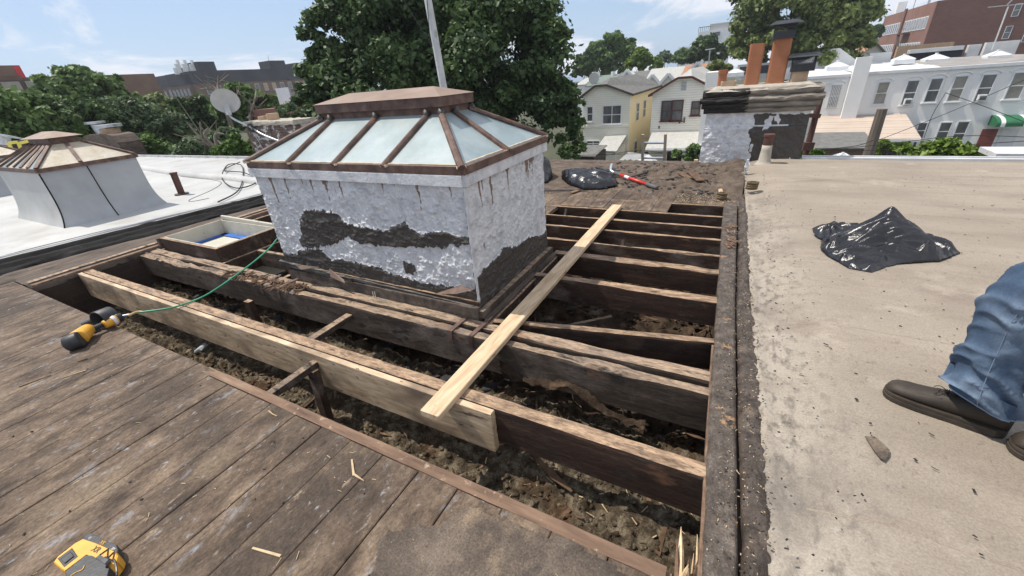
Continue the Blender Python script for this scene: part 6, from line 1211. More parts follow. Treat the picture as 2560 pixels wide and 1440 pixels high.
rowhouse(1530, 1610, 180, 207, 'shingle_grey', 'row house with a dark grey roof and one white gable', [(1568, 175, 26)])
rowhouse(1610, 1700, 170, 203, 'shingle_light', 'row house with a light grey roof and twin white gables', [(1632, 187, 22), (1672, 184, 22)])
rowhouse(1700, 1790, 160, 192, 'shingle_brown', 'row house with a brown roof and a tall white gable', [(1744, 156, 26)])
for u, v in ((1485, 185), (1533, 184), (1495, 186)): 
    c_ = PY(u, v, Yr + 4.5); mk('vent_hood', cyl(c_ - [0, 0, 1.2], c_ + [0, 0, .3], .35, 8), 'white_roof', label=['white vent left on the greenish row roof', 'white vent by the joint of the green and dark row roofs', 'white vent in the middle of the greenish row roof'][{1485: 0, 1533: 1, 1495: 2}[u]], cat='vent', group='white vents on the row roofs')
dd_ = PY(1484, 196, Yr + 1); mk('satellite_dish', tube([dd_, dd_ + [.1, -.2, 0]], [.1, .8], 14), 'dish_grey', label='small white satellite dish on the green grey row roof', cat='satellite dish')
an = thing('tv_antenna', PD(1775, 155, 62), 'thin television antenna above the brown roof', 'antenna'); mk('mast', cyl(PD(1772, 160, 62), PD(1775, 123, 62), .07, 6), 'galv', an); mk('crossbar', cyl(PD(1763, 125, 62), PD(1788, 121, 62), .06, 6), 'galv', an)

# ---- white painted row house on the right
Y = 45.0
def flat_house(u0, u1, v0, v1, label, dep=14, roofm='white_roof'):
    a, b = PY(u0, v0, Y), PY(u1, v1, Y); z_ = (a[2] + b[2]) / 2; s = thing('white_house', ((a[0] + b[0]) / 2, Y + dep / 2, GZ), label, 'house')
    mk('brick_wall', box(a[0], b[0], Y, Y + dep, GZ, z_ - .2), 'white_brick', s); mk('coping', box(a[0], b[0], Y - .12, Y + .25, z_ - .2, z_), 'house_trim', s)
    n = 24; xs = np.linspace(a[0], b[0], 40); ys = np.linspace(Y + .25, Y + dep, n); X_, Y_ = np.meshgrid(xs, ys, indexing='ij')
    mk('roof', (np.stack([X_, Y_, z_ - .08 + .02 * (Y_ - Y) + (fbm(X_ * .6, Y_ * 2.4, s=88) - .5) * .18], -1).reshape(-1, 3), grid_faces(40, n)), roofm, s, smooth=True); return s, a, b, z_
sA, aA, bA, zA = flat_house(2010, 2146, 192, 184, 'lower white brick house with a barred window beside the silver chimney')
winpx(sA, 2089, 212, 2082, 268, 24, Y, frame='white_brick', pane_='pane', arch=True, bars=True, sill=False)
mk('downpipe', cyl(PY(2140, 188, Y - .15), PY(2114, 290, Y - .15), .05, 6), 'dark_trim', sA)
sB, aB, bB, zB = flat_house(2146.5, 2376, 181, 167, 'white brick house with a white coated roof and three upper windows')
mk('chimney_breast', box(PY(2150, 165, Y)[0] - .4, PY(2190, 150, Y)[0] - .3, Y - .5, Y - .02, GZ, PY(2165, 142, Y)[2]), 'white_brick', sB)
sC, aC, bC, zC = flat_house(2376.5, 2760, 167, 140, 'white brick house with a grey roof and a green canvas awning', roofm='grey_roof')
for s_, ut, vt, ub, vb, w_, k in ((sB, 2213, 206, 2194, 259, 26, dict(pane_='pane_blind')), (sB, 2287, 202, 2263, 261, 27, dict(ac=True)), (sB, 2345, 197, 2322, 254, 28, {}), (sC, 2409, 191, 2378, 252, 30, dict(pane_='pane_blind')), (sC, 2477, 187, 2448, 252, 32, dict(ac=True)), (sC, 2556, 182, 2528, 246, 36, dict(pane_='pane_blind'))):
    winpx(s_, ut, vt, ub, vb, w_, Y, arch=True, **k)
winpx(sC, 2372, 307, 2345, 350, 26, Y, arch=False, pane_='pane'); winpx(sC, 2412, 305, 2385, 362, 26, Y, arch=False, pane_='pane'); winpx(sB, 2305, 308, 2298, 345, 20, Y)
dt_, db_ = PY(2492, 322, Y), PY(2460, 388, Y); mk('door', box(dt_[0] - .75, dt_[0] + .1, Y - .05, Y, GZ, dt_[2]), 'red_door', sC); mk('door', box(dt_[0] + .3, dt_[0] + 1.2, Y - .05, Y, GZ, dt_[2]), 'house_trim', sC)
at_ = [PY(2478, 290, Y), PY(2568, 287, Y)]; ab_ = [PY(2470, 316, Y - 1.3), PY(2566, 314, Y - 1.3)]
aw = thing('door_awning', (at_[0] + at_[1]) / 2, 'green canvas door awning with white stripes on the white house', 'awning')
n = 12; xa, xb = at_[0][0], at_[1][0]; zt_, zb_ = at_[0][2] + .05, ab_[0][2] + .15
def arc(x): return [(x, Y - 1.3 * math.sin(t), zb_ + (zt_ - zb_) * math.cos(t)) for t in np.linspace(0, 1.5708, 10)] + [(x, Y - 1.3, zb_ - .2)]
for i in range(8):
    x_0, x_1 = xa + (xb - xa) * i / 8, xa + (xb - xa) * (i + 1) / 8
    wst = i in (1, 6); mk('white_stripe' if wst else 'canvas', loft([arc(x_0), arc(x_1)], cap=False, closed=False), 'house_trim' if wst else 'green_canvas', aw)
mk('canvas_end', (np.array(arc(xa) + [(xa, Y, zb_ - .2)]), [tuple(range(12))]), 'green_canvas', aw)
# corrugated patio roof
q = [PY(2035, 349, Y - 3.2), PY(2306, 338, Y - 3.2), PY(2264, 285, Y - .05), PY(2030, 293, Y - .55)]; cr_ = thing('patio_roof', ((q[0] + q[1]) / 2) * [1, 1, 0] + [0, 0, GZ], 'tan ribbed metal patio roof against the white houses', 'patio roof')
q[3] = np.array([q[0][0], q[2][1], q[2][2]]); q[1][2] = q[0][2]
m = 56; V = []; 
for i in range(m):
    t = i / (m - 1); a, b = q[0] * (1 - t) + q[3] * t, q[1] * (1 - t) + q[2] * t; zz = .06 * (i % 2); V += [a + [0, 0, zz], b + [0, 0, zz]]
mk('ribbed_sheet', (np.array(V), grid_faces(m, 2)[:, ::-1]), 'tan_rib_shade', cr_); mk('gutter', bar(q[0] - [0, .1, .12], q[1] - [0, .1, .12], .14, .16), 'house_trim', cr_)
for t in np.linspace(.03, .97, 4): b = q[0] * (1 - t) + q[1] * t; mk('roof_post', box(b[0] - .06, b[0] + .06, b[1] + .1, b[1] + .22, GZ, b[2] - .1), 'dark_trim', cr_)
mk('dark_screen', box(q[0][0] + .2, q[1][0] - .3, Y - 1.2, Y - 1.0, GZ, q[0][2] - .25), 'dark_trim', cr_)
def sk_small(u, v, Y_, r_, label):
    c_ = PY(u, v, Y_); hs = min(1, r_ / .8); t = thing('small_skylight', c_, label, 'skylight', 'small white skylights on the far roofs'); b = [(c_[0] + sx_ * r_, c_[1] + sy_ * r_, c_[2] - .05) for sx_, sy_ in ((-1, -1), (1, -1), (1, 1), (-1, 1))]; tp = [(c_[0] + sx_ * r_ * .15, c_[1] + sy_ * r_ * .15, c_[2] + .3 * hs) for sx_, sy_ in ((-1, -1), (1, -1), (1, 1), (-1, 1))]
    mk('hipped_top', loft([b, tp]), 'white_roof', t); mk('ridge_ribs', join(*[bar(b[i], tp[i], .09, .06) for i in range(4)]), 'house_trim', t); mk('skylight_curb', box(c_[0] - r_, c_[0] + r_, c_[1] - r_, c_[1] + r_, c_[2] - .05 - .4 * hs, c_[2] - .051), 'house_trim', t); mk('ball_vent', cyl((c_[0], c_[1], c_[2] + .3 * hs), (c_[0], c_[1], c_[2] + .45 * hs), .12 * hs, 8), 'house_trim', t)
sk_small(2258, 147, Y + 8, .7, 'white skylight on the coated roof behind the white chimney breast'); sk_small(2338, 146, Y + 10, .8, 'dark based skylight in the middle of the grey roof'); sk_small(2492, 137, Y + 9, .7, 'skylight on the grey roof near the right frame edge'); sk_small(2092, 165, Y + 7, .8, 'low white skylight on the lower white house roof'); sk_small(1838, 180, Y + 12, .9, 'tiny white skylight seen between the clay flues'); 
# parapets / walls on the far roofs
def wallpx(nm, u0, v0, u1, v1, Y_, h_, mat, label, cat='parapet', t_=.5, grp=None):
    a, b = PY(u0, v0, Y_), PY(u1, v1, Y_); mk(nm, box(min(a[0], b[0]), max(a[0], b[0]), Y_, Y_ + t_, (a[2] + b[2]) / 2 - h_, (a[2] + b[2]) / 2), mat, label=label, cat=cat, group=grp)
wallpx('roof_parapet', 1845, 160, 2130, 142, 60, 1.6, 'white_roof', 'long white parapet behind the chimney flues')
wallpx('roof_parapet', 1850, 166, 1935, 163, 58, .8, 'charred', 'dark strip of parapet seen left of the tall capped flue')
wallpx('roof_parapet', 2175, 135, 2232, 128, 60, 1.7, 'white_brick', 'white parapet block behind the white chimney breast')
wallpx('roof_parapet', 2245, 118, 2388, 102, 66, 2.0, 'clay_tan', 'tan brick parapet below the big brick apartment building')
wallpx('roof_parapet', 2278, 130, 2412, 115, 62, 1.3, 'charred', 'black tarred parapet across the grey roof'); wallpx('parapet_coping', 2276, 126, 2413, 112, 61.8, .35, 'white_roof', 'white coping on the black tarred parapet', t_=.9)
wallpx('roof_parapet', 2424, 112, 2456, 110, 62, 1.0, 'white_roof', 'short white coping block right of the tarred parapet'); wallpx('roof_parapet', 2468, 106, 2552, 100, 60, 1.3, 'white_roof', 'white parapet at the right under the apartment building')
tg = PY(2100, 120, 58); gw = thing('stepped_gable', tg * [1, 1, 0] + [0, 0, GZ], 'white peaked gable wall on the far roof right of the flues', 'gable'); mk('gable_wall', prism_y([(tg[0] - 6, tg[2] - 2.6), (tg[0] + 5, tg[2] - 2.6), (tg[0] + 4.6, tg[2] - 1.9), (tg[0] + 1.6, tg[2] - 1.2), (tg[0], tg[2]), (tg[0] - .6, tg[2]), (tg[0] - 4.5, tg[2] - 1.6)], 58, 58.6), 'white_brick', gw)
tg = PY(2190, 108, 75); g2 = thing('gabled_house', tg * [1, 1, 0] + [0, 0, GZ], 'small grey gabled house with a red roof before the apartment building', 'house'); mk('gable_wall', prism_y([(tg[0] - 3, GZ), (tg[0] + 3, GZ), (tg[0] + 3, tg[2] - 2.8), (tg[0], tg[2]), (tg[0] - 3, tg[2] - 2.8)], 75, 82), 'siding_pale', g2); mk('roof', sheet([(tg[0] - 3.4, 74.6, tg[2] - 3.1), (tg[0], 74.6, tg[2] + .1), (tg[0], 83, tg[2] + .1), (tg[0] - 3.4, 83, tg[2] - 3.1)], .15), 'shingle_brown', g2); mk('roof', sheet([(tg[0], 74.6, tg[2] + .1), (tg[0] + 3.4, 74.6, tg[2] - 3.1), (tg[0] + 3.4, 83, tg[2] - 3.1), (tg[0], 83, tg[2] + .1)], .15), 'shingle_grey', g2)

# ---- big brick apartment building, right
YA = 125.0; cn = PY(2345, 2, YA); xf = cn[0]; zt_ = cn[2]; Y2 = PX(2214, 37, xf)[1]
ap = thing('apartment_building', (xf + 30, YA + 20, GZ), 'large red brown brick apartment building at the top right corner', 'apartment building')
mk('front_wall', box(xf + .01, xf + 75, YA, YA + .6, GZ, zt_), 'apt_brick', ap); mk('side_wall', box(xf, xf + .6, YA + .61, Y2, GZ, zt_), 'apt_brick_lit', ap); mk('rear_wall', box(xf + .6, xf + 75, Y2 - .6, Y2, GZ, zt_), 'apt_brick_lit', ap); mk('roof', box(xf + .6, xf + 75, YA + .6, Y2 - .6, zt_ - 1, zt_ - .7), 'grey_roof', ap)
for k, yy in enumerate(np.linspace(YA + 3, Y2 - 3, 20)):
    if k in (9,): continue
    for zz in (zt_ - 4.6, zt_ - 9.2, zt_ - 13.8): f = mk('window', box(xf - .10, xf, yy - .75, yy + .75, zz, zz + 2.3), 'house_trim', ap); mk('pane', box(xf - .13, xf - .105, yy - .5, yy + .5, zz + .2, zz + 2.1), 'pane', f)
mk('dark_pilaster', box(xf - .3, xf, (YA + Y2) / 2 - .8, (YA + Y2) / 2 + .8, GZ, zt_ + .3), 'apt_brick', ap)
for (u, v, u2, v2) in ((2547, 10, 2537, 40), (2524, 66, 2513, 96), (2572, 74, 2562, 104)): winpx(ap, u, v, u2, v2, 15, YA, sill=False)
for (a, b, s_) in (((2238, 30), (2246, 6), 1.6), ((2262, 22), (2267, 4), .15), ((2284, 14), (2288, -2), .15), ((2320, 4), (2326, -6), .4)):
    p = PX(*a, xf + 2); p2 = PX(*b, xf + 2); mk('roof_structure', box(p[0], p[0] + s_, p[1] - s_ / 2, p[1] + s_ / 2, zt_ - .7, max(p2[2], zt_ + 1)), 'white_brick' if s_ > 1 else 'galv', ap)
fe = join(*[box(xf - 1.2, xf - .1, YA + 12, YA + 18, z_, z_ + .15) for z_ in (zt_ - 5, zt_ - 9.6)], *[bar((xf - 1, YA + 12.5, zt_ - 9.5), (xf - 1, YA + 17.5, zt_ - 5), .5, .15), bar((xf - 1.2, YA + 12, zt_ - 4), (xf - 1.2, YA + 18, zt_ - 4), .08, .08)]); mk('fire_escape', fe, 'dark_trim', ap)
up = thing('utility_mast', PY(2450, 118, 50), 'slanting pale antenna mast with wires on the grey roof', 'mast'); mk('mast_pole', cyl(PY(2480, 126, 52), PY(2521, 16, 52), .05, 6), 'pole_paint', up); mk('crossarm', join(bar(PY(2470, 18, 52), PY(2575, 8, 52), .05, .05), bar(PY(2516, 14, 52), PY(2540, -10, 52), .05, .05)), 'galv', up)

# ---- white modern building far centre
wb_ = thing('stair_tower_building', PD(1785, 100, 150), 'white modern building with a railed terrace poking above the trees', 'building')
a, b = PD(1762, 70, 150), PD(1788, 70, 150); ctr = PD(1778, 80, 150); mk('low_block', box(ctr[0] - 3.5, ctr[0] + 5, ctr[1], ctr[1] + 10, GZ, PD(1770, 78, 150)[2]), 'house_trim', wb_); mk('high_block', box(ctr[0] - .6, ctr[0] + 4.2, ctr[1] + 1, ctr[1] + 8, PD(1770, 78, 150)[2], PD(1790, 58, 150)[2]), 'dish_grey', wb_)
mk('railing', join(*[box(ctr[0] - 3.5 + k * .5, ctr[0] - 3.4 + k * .5, ctr[1], ctr[1] + .1, PD(1770, 78, 150)[2], PD(1770, 78, 150)[2] + 1.1) for k in range(7)], box(ctr[0] - 3.5, ctr[0] - .4, ctr[1], ctr[1] + .1, PD(1770, 78, 150)[2] + 1.1, PD(1770, 78, 150)[2] + 1.25)), 'dark_trim', wb_); mk('window', box(ctr[0] + 1, ctr[0] + 2.4, ctr[1] - .1, ctr[1], PD(1788, 90, 150)[2], PD(1788, 80, 150)[2]), 'pane', wb_)
c_ = PD(1728, 118, 170); mk('far_block', box(c_[0] - 4, c_[0] + 3.5, c_[1], c_[1] + 8, GZ, c_[2] + .3), 'house_trim', label='small pale block building just left of the white modern building', cat='building')

# ---- burned apartment building, left
XB = -140.0; r0 = PX(532, 178, XB); r1 = PX(745, 172, XB); zt_ = (r0[2] + r1[2]) / 2
bb = thing('burned_building', (XB - 10, (r0[1] + r1[1]) / 2, GZ), 'long brick apartment building with a blackened burnt top storey on the left skyline', 'apartment building')
mk('brick_wall', box(XB - 14, XB, r0[1] - 6, r1[1] + 10, GZ, zt_ - 3.1), 'brown_brick', bb); mk('charred_parapet', box(XB - 14, XB + .3, r0[1] - 6.2, r1[1] + 10.2, zt_ - 3.099, zt_ + .2), 'charred', bb)
n = 0
for yy in np.linspace(r0[1] - 3, r1[1] + 4, 13):
    n += 1
    for zz in (zt_ - 6, zt_ - 9.4): f = mk('window', box(XB, XB + .12, yy - .7, yy + .7, zz, zz + 2.2), 'dish_grey', bb); mk('pane', box(XB + .12, XB + .2, yy - .5, yy + .5, zz + .2, zz + 2.0), 'plywood' if n in (7, 8) else 'pane', f)
Yc = r0[1] - 6; steps = [(409, 187), (352, 197), (296, 209)]; xp = XB - 2; 
for i, (u, v) in enumerate(((480, 178), (409, 187), (350, 197))):
    a = PY(u, v, Yc - 2 * i if False else Yc - 1); nxt = PY([409, 350, 290][i], v, Yc - 1); b_ = nxt[0]
    mk('brick_wall', box(b_, xp, Yc - .8 + i * 1.5, Yc + 12, GZ, a[2] - 3.0), 'brown_brick', bb); mk('charred_parapet', box(b_ - .2, xp - .01, Yc - 1.1 + i * 1.5, Yc + 12, a[2] - 2.999, a[2]), 'charred', bb)
    m = 5 if i < 2 else 3
    for k in range(m):
        xx = xp + (b_ - xp) * (k + .5) / m
        for zz in (a[2] - 6, a[2] - 9.4): f = mk('window', box(xx - .9, xx + .9, Yc - .95 + i * 1.5, Yc - .8 + i * 1.5, zz, zz + 2.2), 'brown_brick', bb); mk('pane', box(xx - .7, xx + .7, Yc - 1.0 + i * 1.5, Yc - .955 + i * 1.5, zz + .2, zz + 2), 'pane', f)
    xp = b_ + .0
for (u0, u1, vt, vb, m_) in ((486, 530, 155, 180, 'charred'), (668, 706, 152, 172, 'charred'), (735, 748, 160, 174, 'charred')):
    a, b = PX(u0, vt, XB - 3), PX(u1, vt, XB - 3); mk('roof_bulkhead', box(XB - 8, XB - 2, min(a[1], b[1]), max(a[1], b[1]), zt_ - .5, max(a[2], zt_ + 2)), m_, bb)
for k in range(9): a = PX(438 + k * 6, 176 - (k % 3) * 3, XB - 4); mk('cell_antenna', box(a[0] - .3, a[0] + .3, a[1] - .3, a[1] + .3, zt_ - .3, max(a[2] + .6, zt_ + 1) + (k * 7 % 3) * .7), 'house_trim', bb)
mk('tv_mast', cyl(PX(672, 155, XB - 3), PX(670, 138, XB - 3), .1, 5), 'galv', bb)

# ---- brown building far left with red panel
XC = -75.0; a = PX(0, 188, XC); b = PX(52, 190, XC); lb = thing('brown_building', (XC - 10, (a[1] + b[1]) / 2, GZ), 'brown brick building with a bright red rooftop panel at the far left', 'apartment building')
mk('brick_wall', box(XC - 20, XC, a[1] - 15, b[1], GZ, (a[2] + b[2]) / 2), 'brown_brick', lb); a2 = PX(70, 193, XC - 12); b2 = PX(140, 187, XC - 12)
mk('brick_wall', box(XC - 30, XC - 12, b[1] + .1, b2[1] + 12, GZ, a2[2]), 'brown_brick', lb)
c_ = PX(8, 163, XC - 3); d_ = PX(48, 163, XC - 3); e_ = PX(30, 163, XC - 3); mk('roof_bulkhead', box(XC - 14, XC - 3, c_[1] - 8, e_[1], (a[2] + b[2]) / 2 - .1, d_[2]), 'brown_brick', lb); mk('red_bulkhead', box(XC - 14, XC - 2.99, e_[1] + .01, d_[1], (a[2] + b[2]) / 2 - .1, d_[2]), 'red_panel', lb)
for u, v in ((35, 225), (93, 222)): p = PX(u, v, XC); f = mk('window', box(XC, XC + .1, p[1] - .9, p[1] + .9, p[2] - 1.4, p[2] + 1.0), 'dark_trim', lb); mk('pane', box(XC + .1, XC + .14, p[1] - .75, p[1] + .75, p[2] - 1.25, p[2] + .85), 'pane_blind', f)
# red brick roof structure right of the dish
rb_ = thing('roof_bulkhead', PD(700, 280, 24), 'red brick roof bulkhead with pale sheet behind the rear chimney', 'roof shed'); c_ = PD(703, 270, 24); mk('shed_wall', box(c_[0] - 2.4, c_[0] + 2, c_[1], c_[1] + 3, -2, c_[2]), 'apt_brick_lit', rb_)
c_ = PD(712, 248, 24.5); mk('pale_sheet', box(c_[0] - .5, c_[0] + .5, c_[1], c_[1] + .1, c_[2] - .8, c_[2] + .5), 'house_trim', rb_)

# ============================================================ YARD ITEMS
pl_ = thing('utility_pole', PY(2172, 392, 22), 'thick weathered wooden pole standing in the yard before the patio roof', 'pole'); t0, t1 = PY(2206, 272, 22), PY(2170, 390, 22); ax = t0 - t1; mk('pole_shaft', tube([t0, t1, t1 - ax * 1.5], [.17, .19, .2], 10), 'wood_pole', pl_)
rp_ = thing('iron_post', PY(2016, 370, 9.5), 'rusty iron clothesline post with a bracket beside the silver chimney', 'post'); t0, t1 = PY(2053, 238, 9.5), PY(2018, 372, 9.5); mk('post_shaft', tube([t0, t1, t1 + (t1 - t0) * 3], .05, 8), 'rust_post', rp_); mk('bracket', bar(PY(2012, 288, 9.4), PY(2050, 290, 9.5), .05, .07), 'rust_post', rp_)
mk('bracket', bar(PY(2004, 366, 9.3), PY(2030, 366, 9.5), .08, .14), 'rust_post', rp_)
def cable(pts, r_, label): 
    mk('overhead_cable', tube(spline(pts, 30), r_, 5), 'cable', smooth=True, label=label, cat='cable', group='cables over the yards')
for i, (pts, dy) in enumerate((([(1400, 390), (1600, 384), (1760, 380)], 20), ([(2000, 380), (2200, 362), (2400, 340), (2600, 344)], 20), ([(2000, 382), (2250, 372), (2600, 350)], 19), ([(2170, 360), (2350, 290), (2560, 200)], 24), ([(2364, 232), (2450, 262), (2600, 320)], 30), ([(2010, 376), (2130, 366), (2185, 350)], 15), ([(1480, 395), (1600, 376), (1700, 392)], 16), ([(2364, 232), (2330, 290), (2310, 345)], 40))):
    cable([PY(u, v, dy) for u, v in pts], .007 * dy / 20 + .004, ['thin cable passing in front of the cream house', 'black cable running from the wooden pole to the right frame edge', 'lower black cable along the roof edge on the right', 'cable rising diagonally across the white house', 'cable falling from the window bracket to the right', 'short cable between the iron post and wooden pole', 'low cable drooping behind the rear parapet', 'cable dropping down the white house wall'][i])
def shedpx(nm, u0, v0, u1, v1, Y_, dep, mat, label, cat='shed', dz_=.0):
    a, b = PY(u0, v0, Y_), PY(u1, v1, Y_); t = thing(nm, ((a[0] + b[0]) / 2, Y_ + dep / 2, GZ), label, cat); z_ = (a[2] + b[2]) / 2; mk('shed_wall', box(a[0], b[0], Y_, Y_ + dep, GZ, z_), mat, t); mk('shed_roof', sheet([(a[0] - .1, Y_ - .15, z_ + .02), (b[0] + .1, Y_ - .15, z_ + .02), (b[0] + .1, Y_ + dep, z_ + .3), (a[0] - .1, Y_ + dep, z_ + .3)], .06), 'shingle_grey', t)
shedpx('yard_shed', 2035, 372, 2190, 368, 30, 4, 'brown_brick', 'low brown shed under the patio roof behind the right roof edge'); shedpx('yard_shed', 1440, 388, 1486, 392, 30, 3, 'dark_trim', 'dark shed at the foot of the cream house')
sk_small(2104, 394, 16, .28, 'white skylight just above the right roof edge')
tp_ = PY(1590, 398, 24); mk('tarp_heap', (np.array([tp_ + [-2.2, -1, -1.2], tp_ + [2.0, -1, -1.2], tp_ + [2.2, 1.5, -1.2], tp_ + [-2, 1.5, -1.2], tp_ + [-.5, .2, .35], tp_ + [.6, .4, .2]]), [(0, 1, 5, 4), (1, 2, 5), (2, 3, 4, 5), (3, 0, 4), (3, 2, 1, 0)]), 'white_roof', label='pale tarpaulin heap in the yard below the yellow wall', cat='tarpaulin')
sl = PY(2492, 384, 12); mk('yard_canopy', box(sl[0], sl[0] + 2, 12, 12.8, sl[2] - .1, sl[2]), 'white_roof', label='flat pale canopy above the roof edge at the right frame edge', cat='canopy')

# ============================================================ TREES
def tree(nm, label, lobes, dist, mat, nleaf, leaf, trunk=True, cat='tree', group=None, seed=1, sq=.85, bark='bark', clump=.20, skirt=0):
    """lobes: (u,v,rpx[,ddist]) crown masses; leaves sit on clumps spread through each mass"""
    r = np.random.default_rng(seed); cs = []; 
    for lb_ in lobes:
        d_ = dist + (lb_[3] if len(lb_) > 3 else 0); p = PD(lb_[0], lb_[1], d_); cs.append((p, lb_[2] * depth(p) / F))
    tot = sum(q[1] ** 2 for q in cs); C0_ = np.average([q[0] for q in cs], axis=0, weights=[q[1] ** 2 for q in cs]); base = np.array([C0_[0], C0_[1], GZ])
    t = thing(nm, base, label, cat, group); Vs = []; tn = []
    if cat == 'tree': nleaf = int(nleaf * 1.9); leaf = leaf * .70
    for p, R_ in cs:
        k = max(6, int(nleaf * R_ ** 2 / tot)); ncl = max(8, int(34 * (R_ / max(q[1] for q in cs)) ** 2) + 14)
        dirs = r.normal(size=(ncl, 3)); dirs /= np.linalg.norm(dirs, axis=1)[:, None]; dirs[:, 2] = np.where(dirs[:, 2] < -.5, -dirs[:, 2], dirs[:, 2])
        rad = r.uniform(.55, .98, ncl) ** .7; cc = p + dirs * rad[:, None] * R_ * np.array([1, 1, sq]); cr_ = r.uniform(.6, 1.35, ncl) * R_ * clump * 1.25; ct = r.uniform(.1, .9, ncl)
        which = r.integers(0, ncl, k); dd = r.normal(size=(k, 3)); dd /= np.linalg.norm(dd, axis=1)[:, None]; rr_ = r.uniform(.45, 1.05, k)
        rr_ = np.where(r.random(k) < .08, r.uniform(1.05, 1.4, k), rr_)
        pos = cc[which] + dd * (cr_[which] * rr_)[:, None] * [1, 1, .72]
        nrm = dd * .6 + r.normal(size=(k, 3)) * .55 + [0, 0, .45]; nrm /= np.linalg.norm(nrm, axis=1)[:, None]
        a_ = np.cross(nrm, r.normal(size=(k, 3))); a_ /= np.linalg.norm(a_, axis=1)[:, None]; b_ = np.cross(nrm, a_); sz = leaf * (.5 + 1.1 * r.random(k) ** 1.7)[:, None]
        q = np.stack([pos - a_ * sz, pos - b_ * sz * .6 + nrm * sz * .12, pos + a_ * sz, pos + b_ * sz * .6 + nrm * sz * .12], 1); Vs.append(q.reshape(-1, 3)); tn.append(np.repeat(np.clip(ct[which] * .6 + r.random(k) * .5 - .05, 0, 1), 4))
    V = np.concatenate(Vs); tn = np.concatenate(tn); V[:, 2] = np.maximum(V[:, 2], GZ + .1); mk('crown', (V, np.arange(len(V)).reshape(-1, 4)), mat, t, attrs={'tone': tn})
    if trunk:
        Rm = max(q[1] for q in cs); tr_ = max(.08, Rm * .055); ctop = C0_ + [0, 0, Rm * .2]; g = [tube([base, base * [1, 1, 0] + [tr_ * .3, 0, (GZ + C0_[2]) / 2], ctop], [tr_ * 1.4, tr_, tr_ * .35], 9)]
        mid = base * .45 + ctop * .55; mid[2] = max(mid[2], GZ + .5)
        for p, R_ in cs[:10]: g.append(tube([mid, (mid + p) / 2 + [0, 0, .15 * R_], p + [0, 0, R_ * .25]], [tr_ * .55, tr_ * .35, tr_ * .1], 6))
        mk('trunk', join(*g), bark, t)
    return t
tree('maple_tree', 'huge dark green tree filling the middle of the skyline behind the big skylight', [(875, 90, 105), (835, 190, 88), (960, 20, 130), (1080, 110, 190), (1170, -40, 150), (1200, 180, 200), (1290, 60, 105, -1), (1358, 110, 68, -1.5), (1345, 225, 92, -2), (1290, 320, 120, -2), (1392, 330, 55, -3), (1150, 320, 140), (960, 250, 150), (850, 300, 95), (780, 110, 42), (775, 250, 48), (790, 350, 60), (1000, 360, 110), (1410, 270, 38, -3)], 23, 'leaf_dark', 120000, .17, seed=2, clump=.21)
tree('ailanthus_tree', 'leafy green tree with a pointed top rising left of the burned building', [(190, 205, 42), (240, 232, 55), (135, 228, 38), (180, 255, 62), (285, 250, 38), (100, 262, 34), (189, 180, 17), (293, 196, 7)], 44, 'leaf_mid', 12000, .26, seed=3)
tree('bushy_tree', 'broad soft green tree at the left frame edge', [(-30, 330, 120), (60, 300, 72), (120, 330, 80), (40, 360, 70), (190, 330, 62), (0, 270, 40), (130, 285, 50)], 30, 'leaf_mid', 15000, .17, seed=4)
tree('bushy_tree', 'dark broad tree directly behind the left skylight', [(215, 300, 62), (170, 345, 55), (260, 330, 50), (110, 372, 45), (230, 372, 42)], 30, 'leaf_dark', 9000, .16, seed=5)
tree('round_tree', 'grey green round tree behind the small grey chimney', [(320, 305, 68), (380, 330, 55), (275, 320, 40), (345, 360, 58), (410, 370, 42), (430, 320, 40)], 31, 'leaf_grey', 13000, .13, seed=6)
tree('olive_tree', 'olive toned tree below the left end of the burned building', [(325, 256, 26), (385, 268, 34), (430, 284, 38), (360, 288, 36), (470, 300, 38)], 48, 'leaf_olive', 7000, .26, seed=7)
tree('round_tree', 'dark tree mass in front of the middle of the burned building', [(455, 268, 26), (510, 272, 34), (530, 296, 42), (470, 320, 52), (560, 310, 48), (500, 350, 50), (430, 345, 45)], 36, 'leaf_dark', 12000, .19, seed=8)
tree('round_tree', 'green tree behind the satellite dish', [(600, 240, 34), (640, 260, 36), (575, 270, 38), (660, 290, 32), (620, 300, 40), (690, 262, 24)], 33, 'leaf_mid', 8000, .19, seed=9)
tree('young_tree', 'bright green young tree at the rear edge of the white roof', [(370, 368, 34), (420, 385, 36), (335, 385, 34), (455, 392, 28), (310, 375, 22), (385, 400, 30), (300, 392, 22)], 28, 'leaf_bright', 8000, .085, seed=10)
tree('young_tree', 'bright young foliage below the satellite dish', [(590, 370, 28), (620, 385, 30), (560, 385, 26), (600, 400, 28), (585, 345, 14), (640, 360, 16)], 17, 'leaf_bright', 5000, .075, seed=11)
tree('young_tree', 'small light green sapling between the left skylight and the grey chimney', [(192, 322, 12), (205, 340, 16), (188, 352, 14), (215, 350, 10), (196, 308, 7)], 29, 'leaf_bright', 1800, .10, seed=12)
tree('tangled_tree', 'scrubby greenery with bare twigs filling the yard left of the rear chimney', [(500, 370, 38), (540, 360, 36), (470, 390, 36), (520, 395, 34), (650, 330, 28), (570, 335, 22), (720, 285, 30), (735, 330, 28)], 22, 'leaf_grey', 6000, .10, seed=13)
tree('plane_tree', 'large sunlit olive green tree behind the clay chimney flues', [(1960, 60, 118), (2080, 40, 88), (1880, 105, 66), (2050, 120, 92), (1980, -50, 130), (2140, 100, 42), (1900, 30, 45), (2150, 20, 36), (2120, -40, 60), (1850, 140, 34), (1940, 130, 60)], 62, 'leaf_olive', 60000, .33, seed=14, clump=.20)
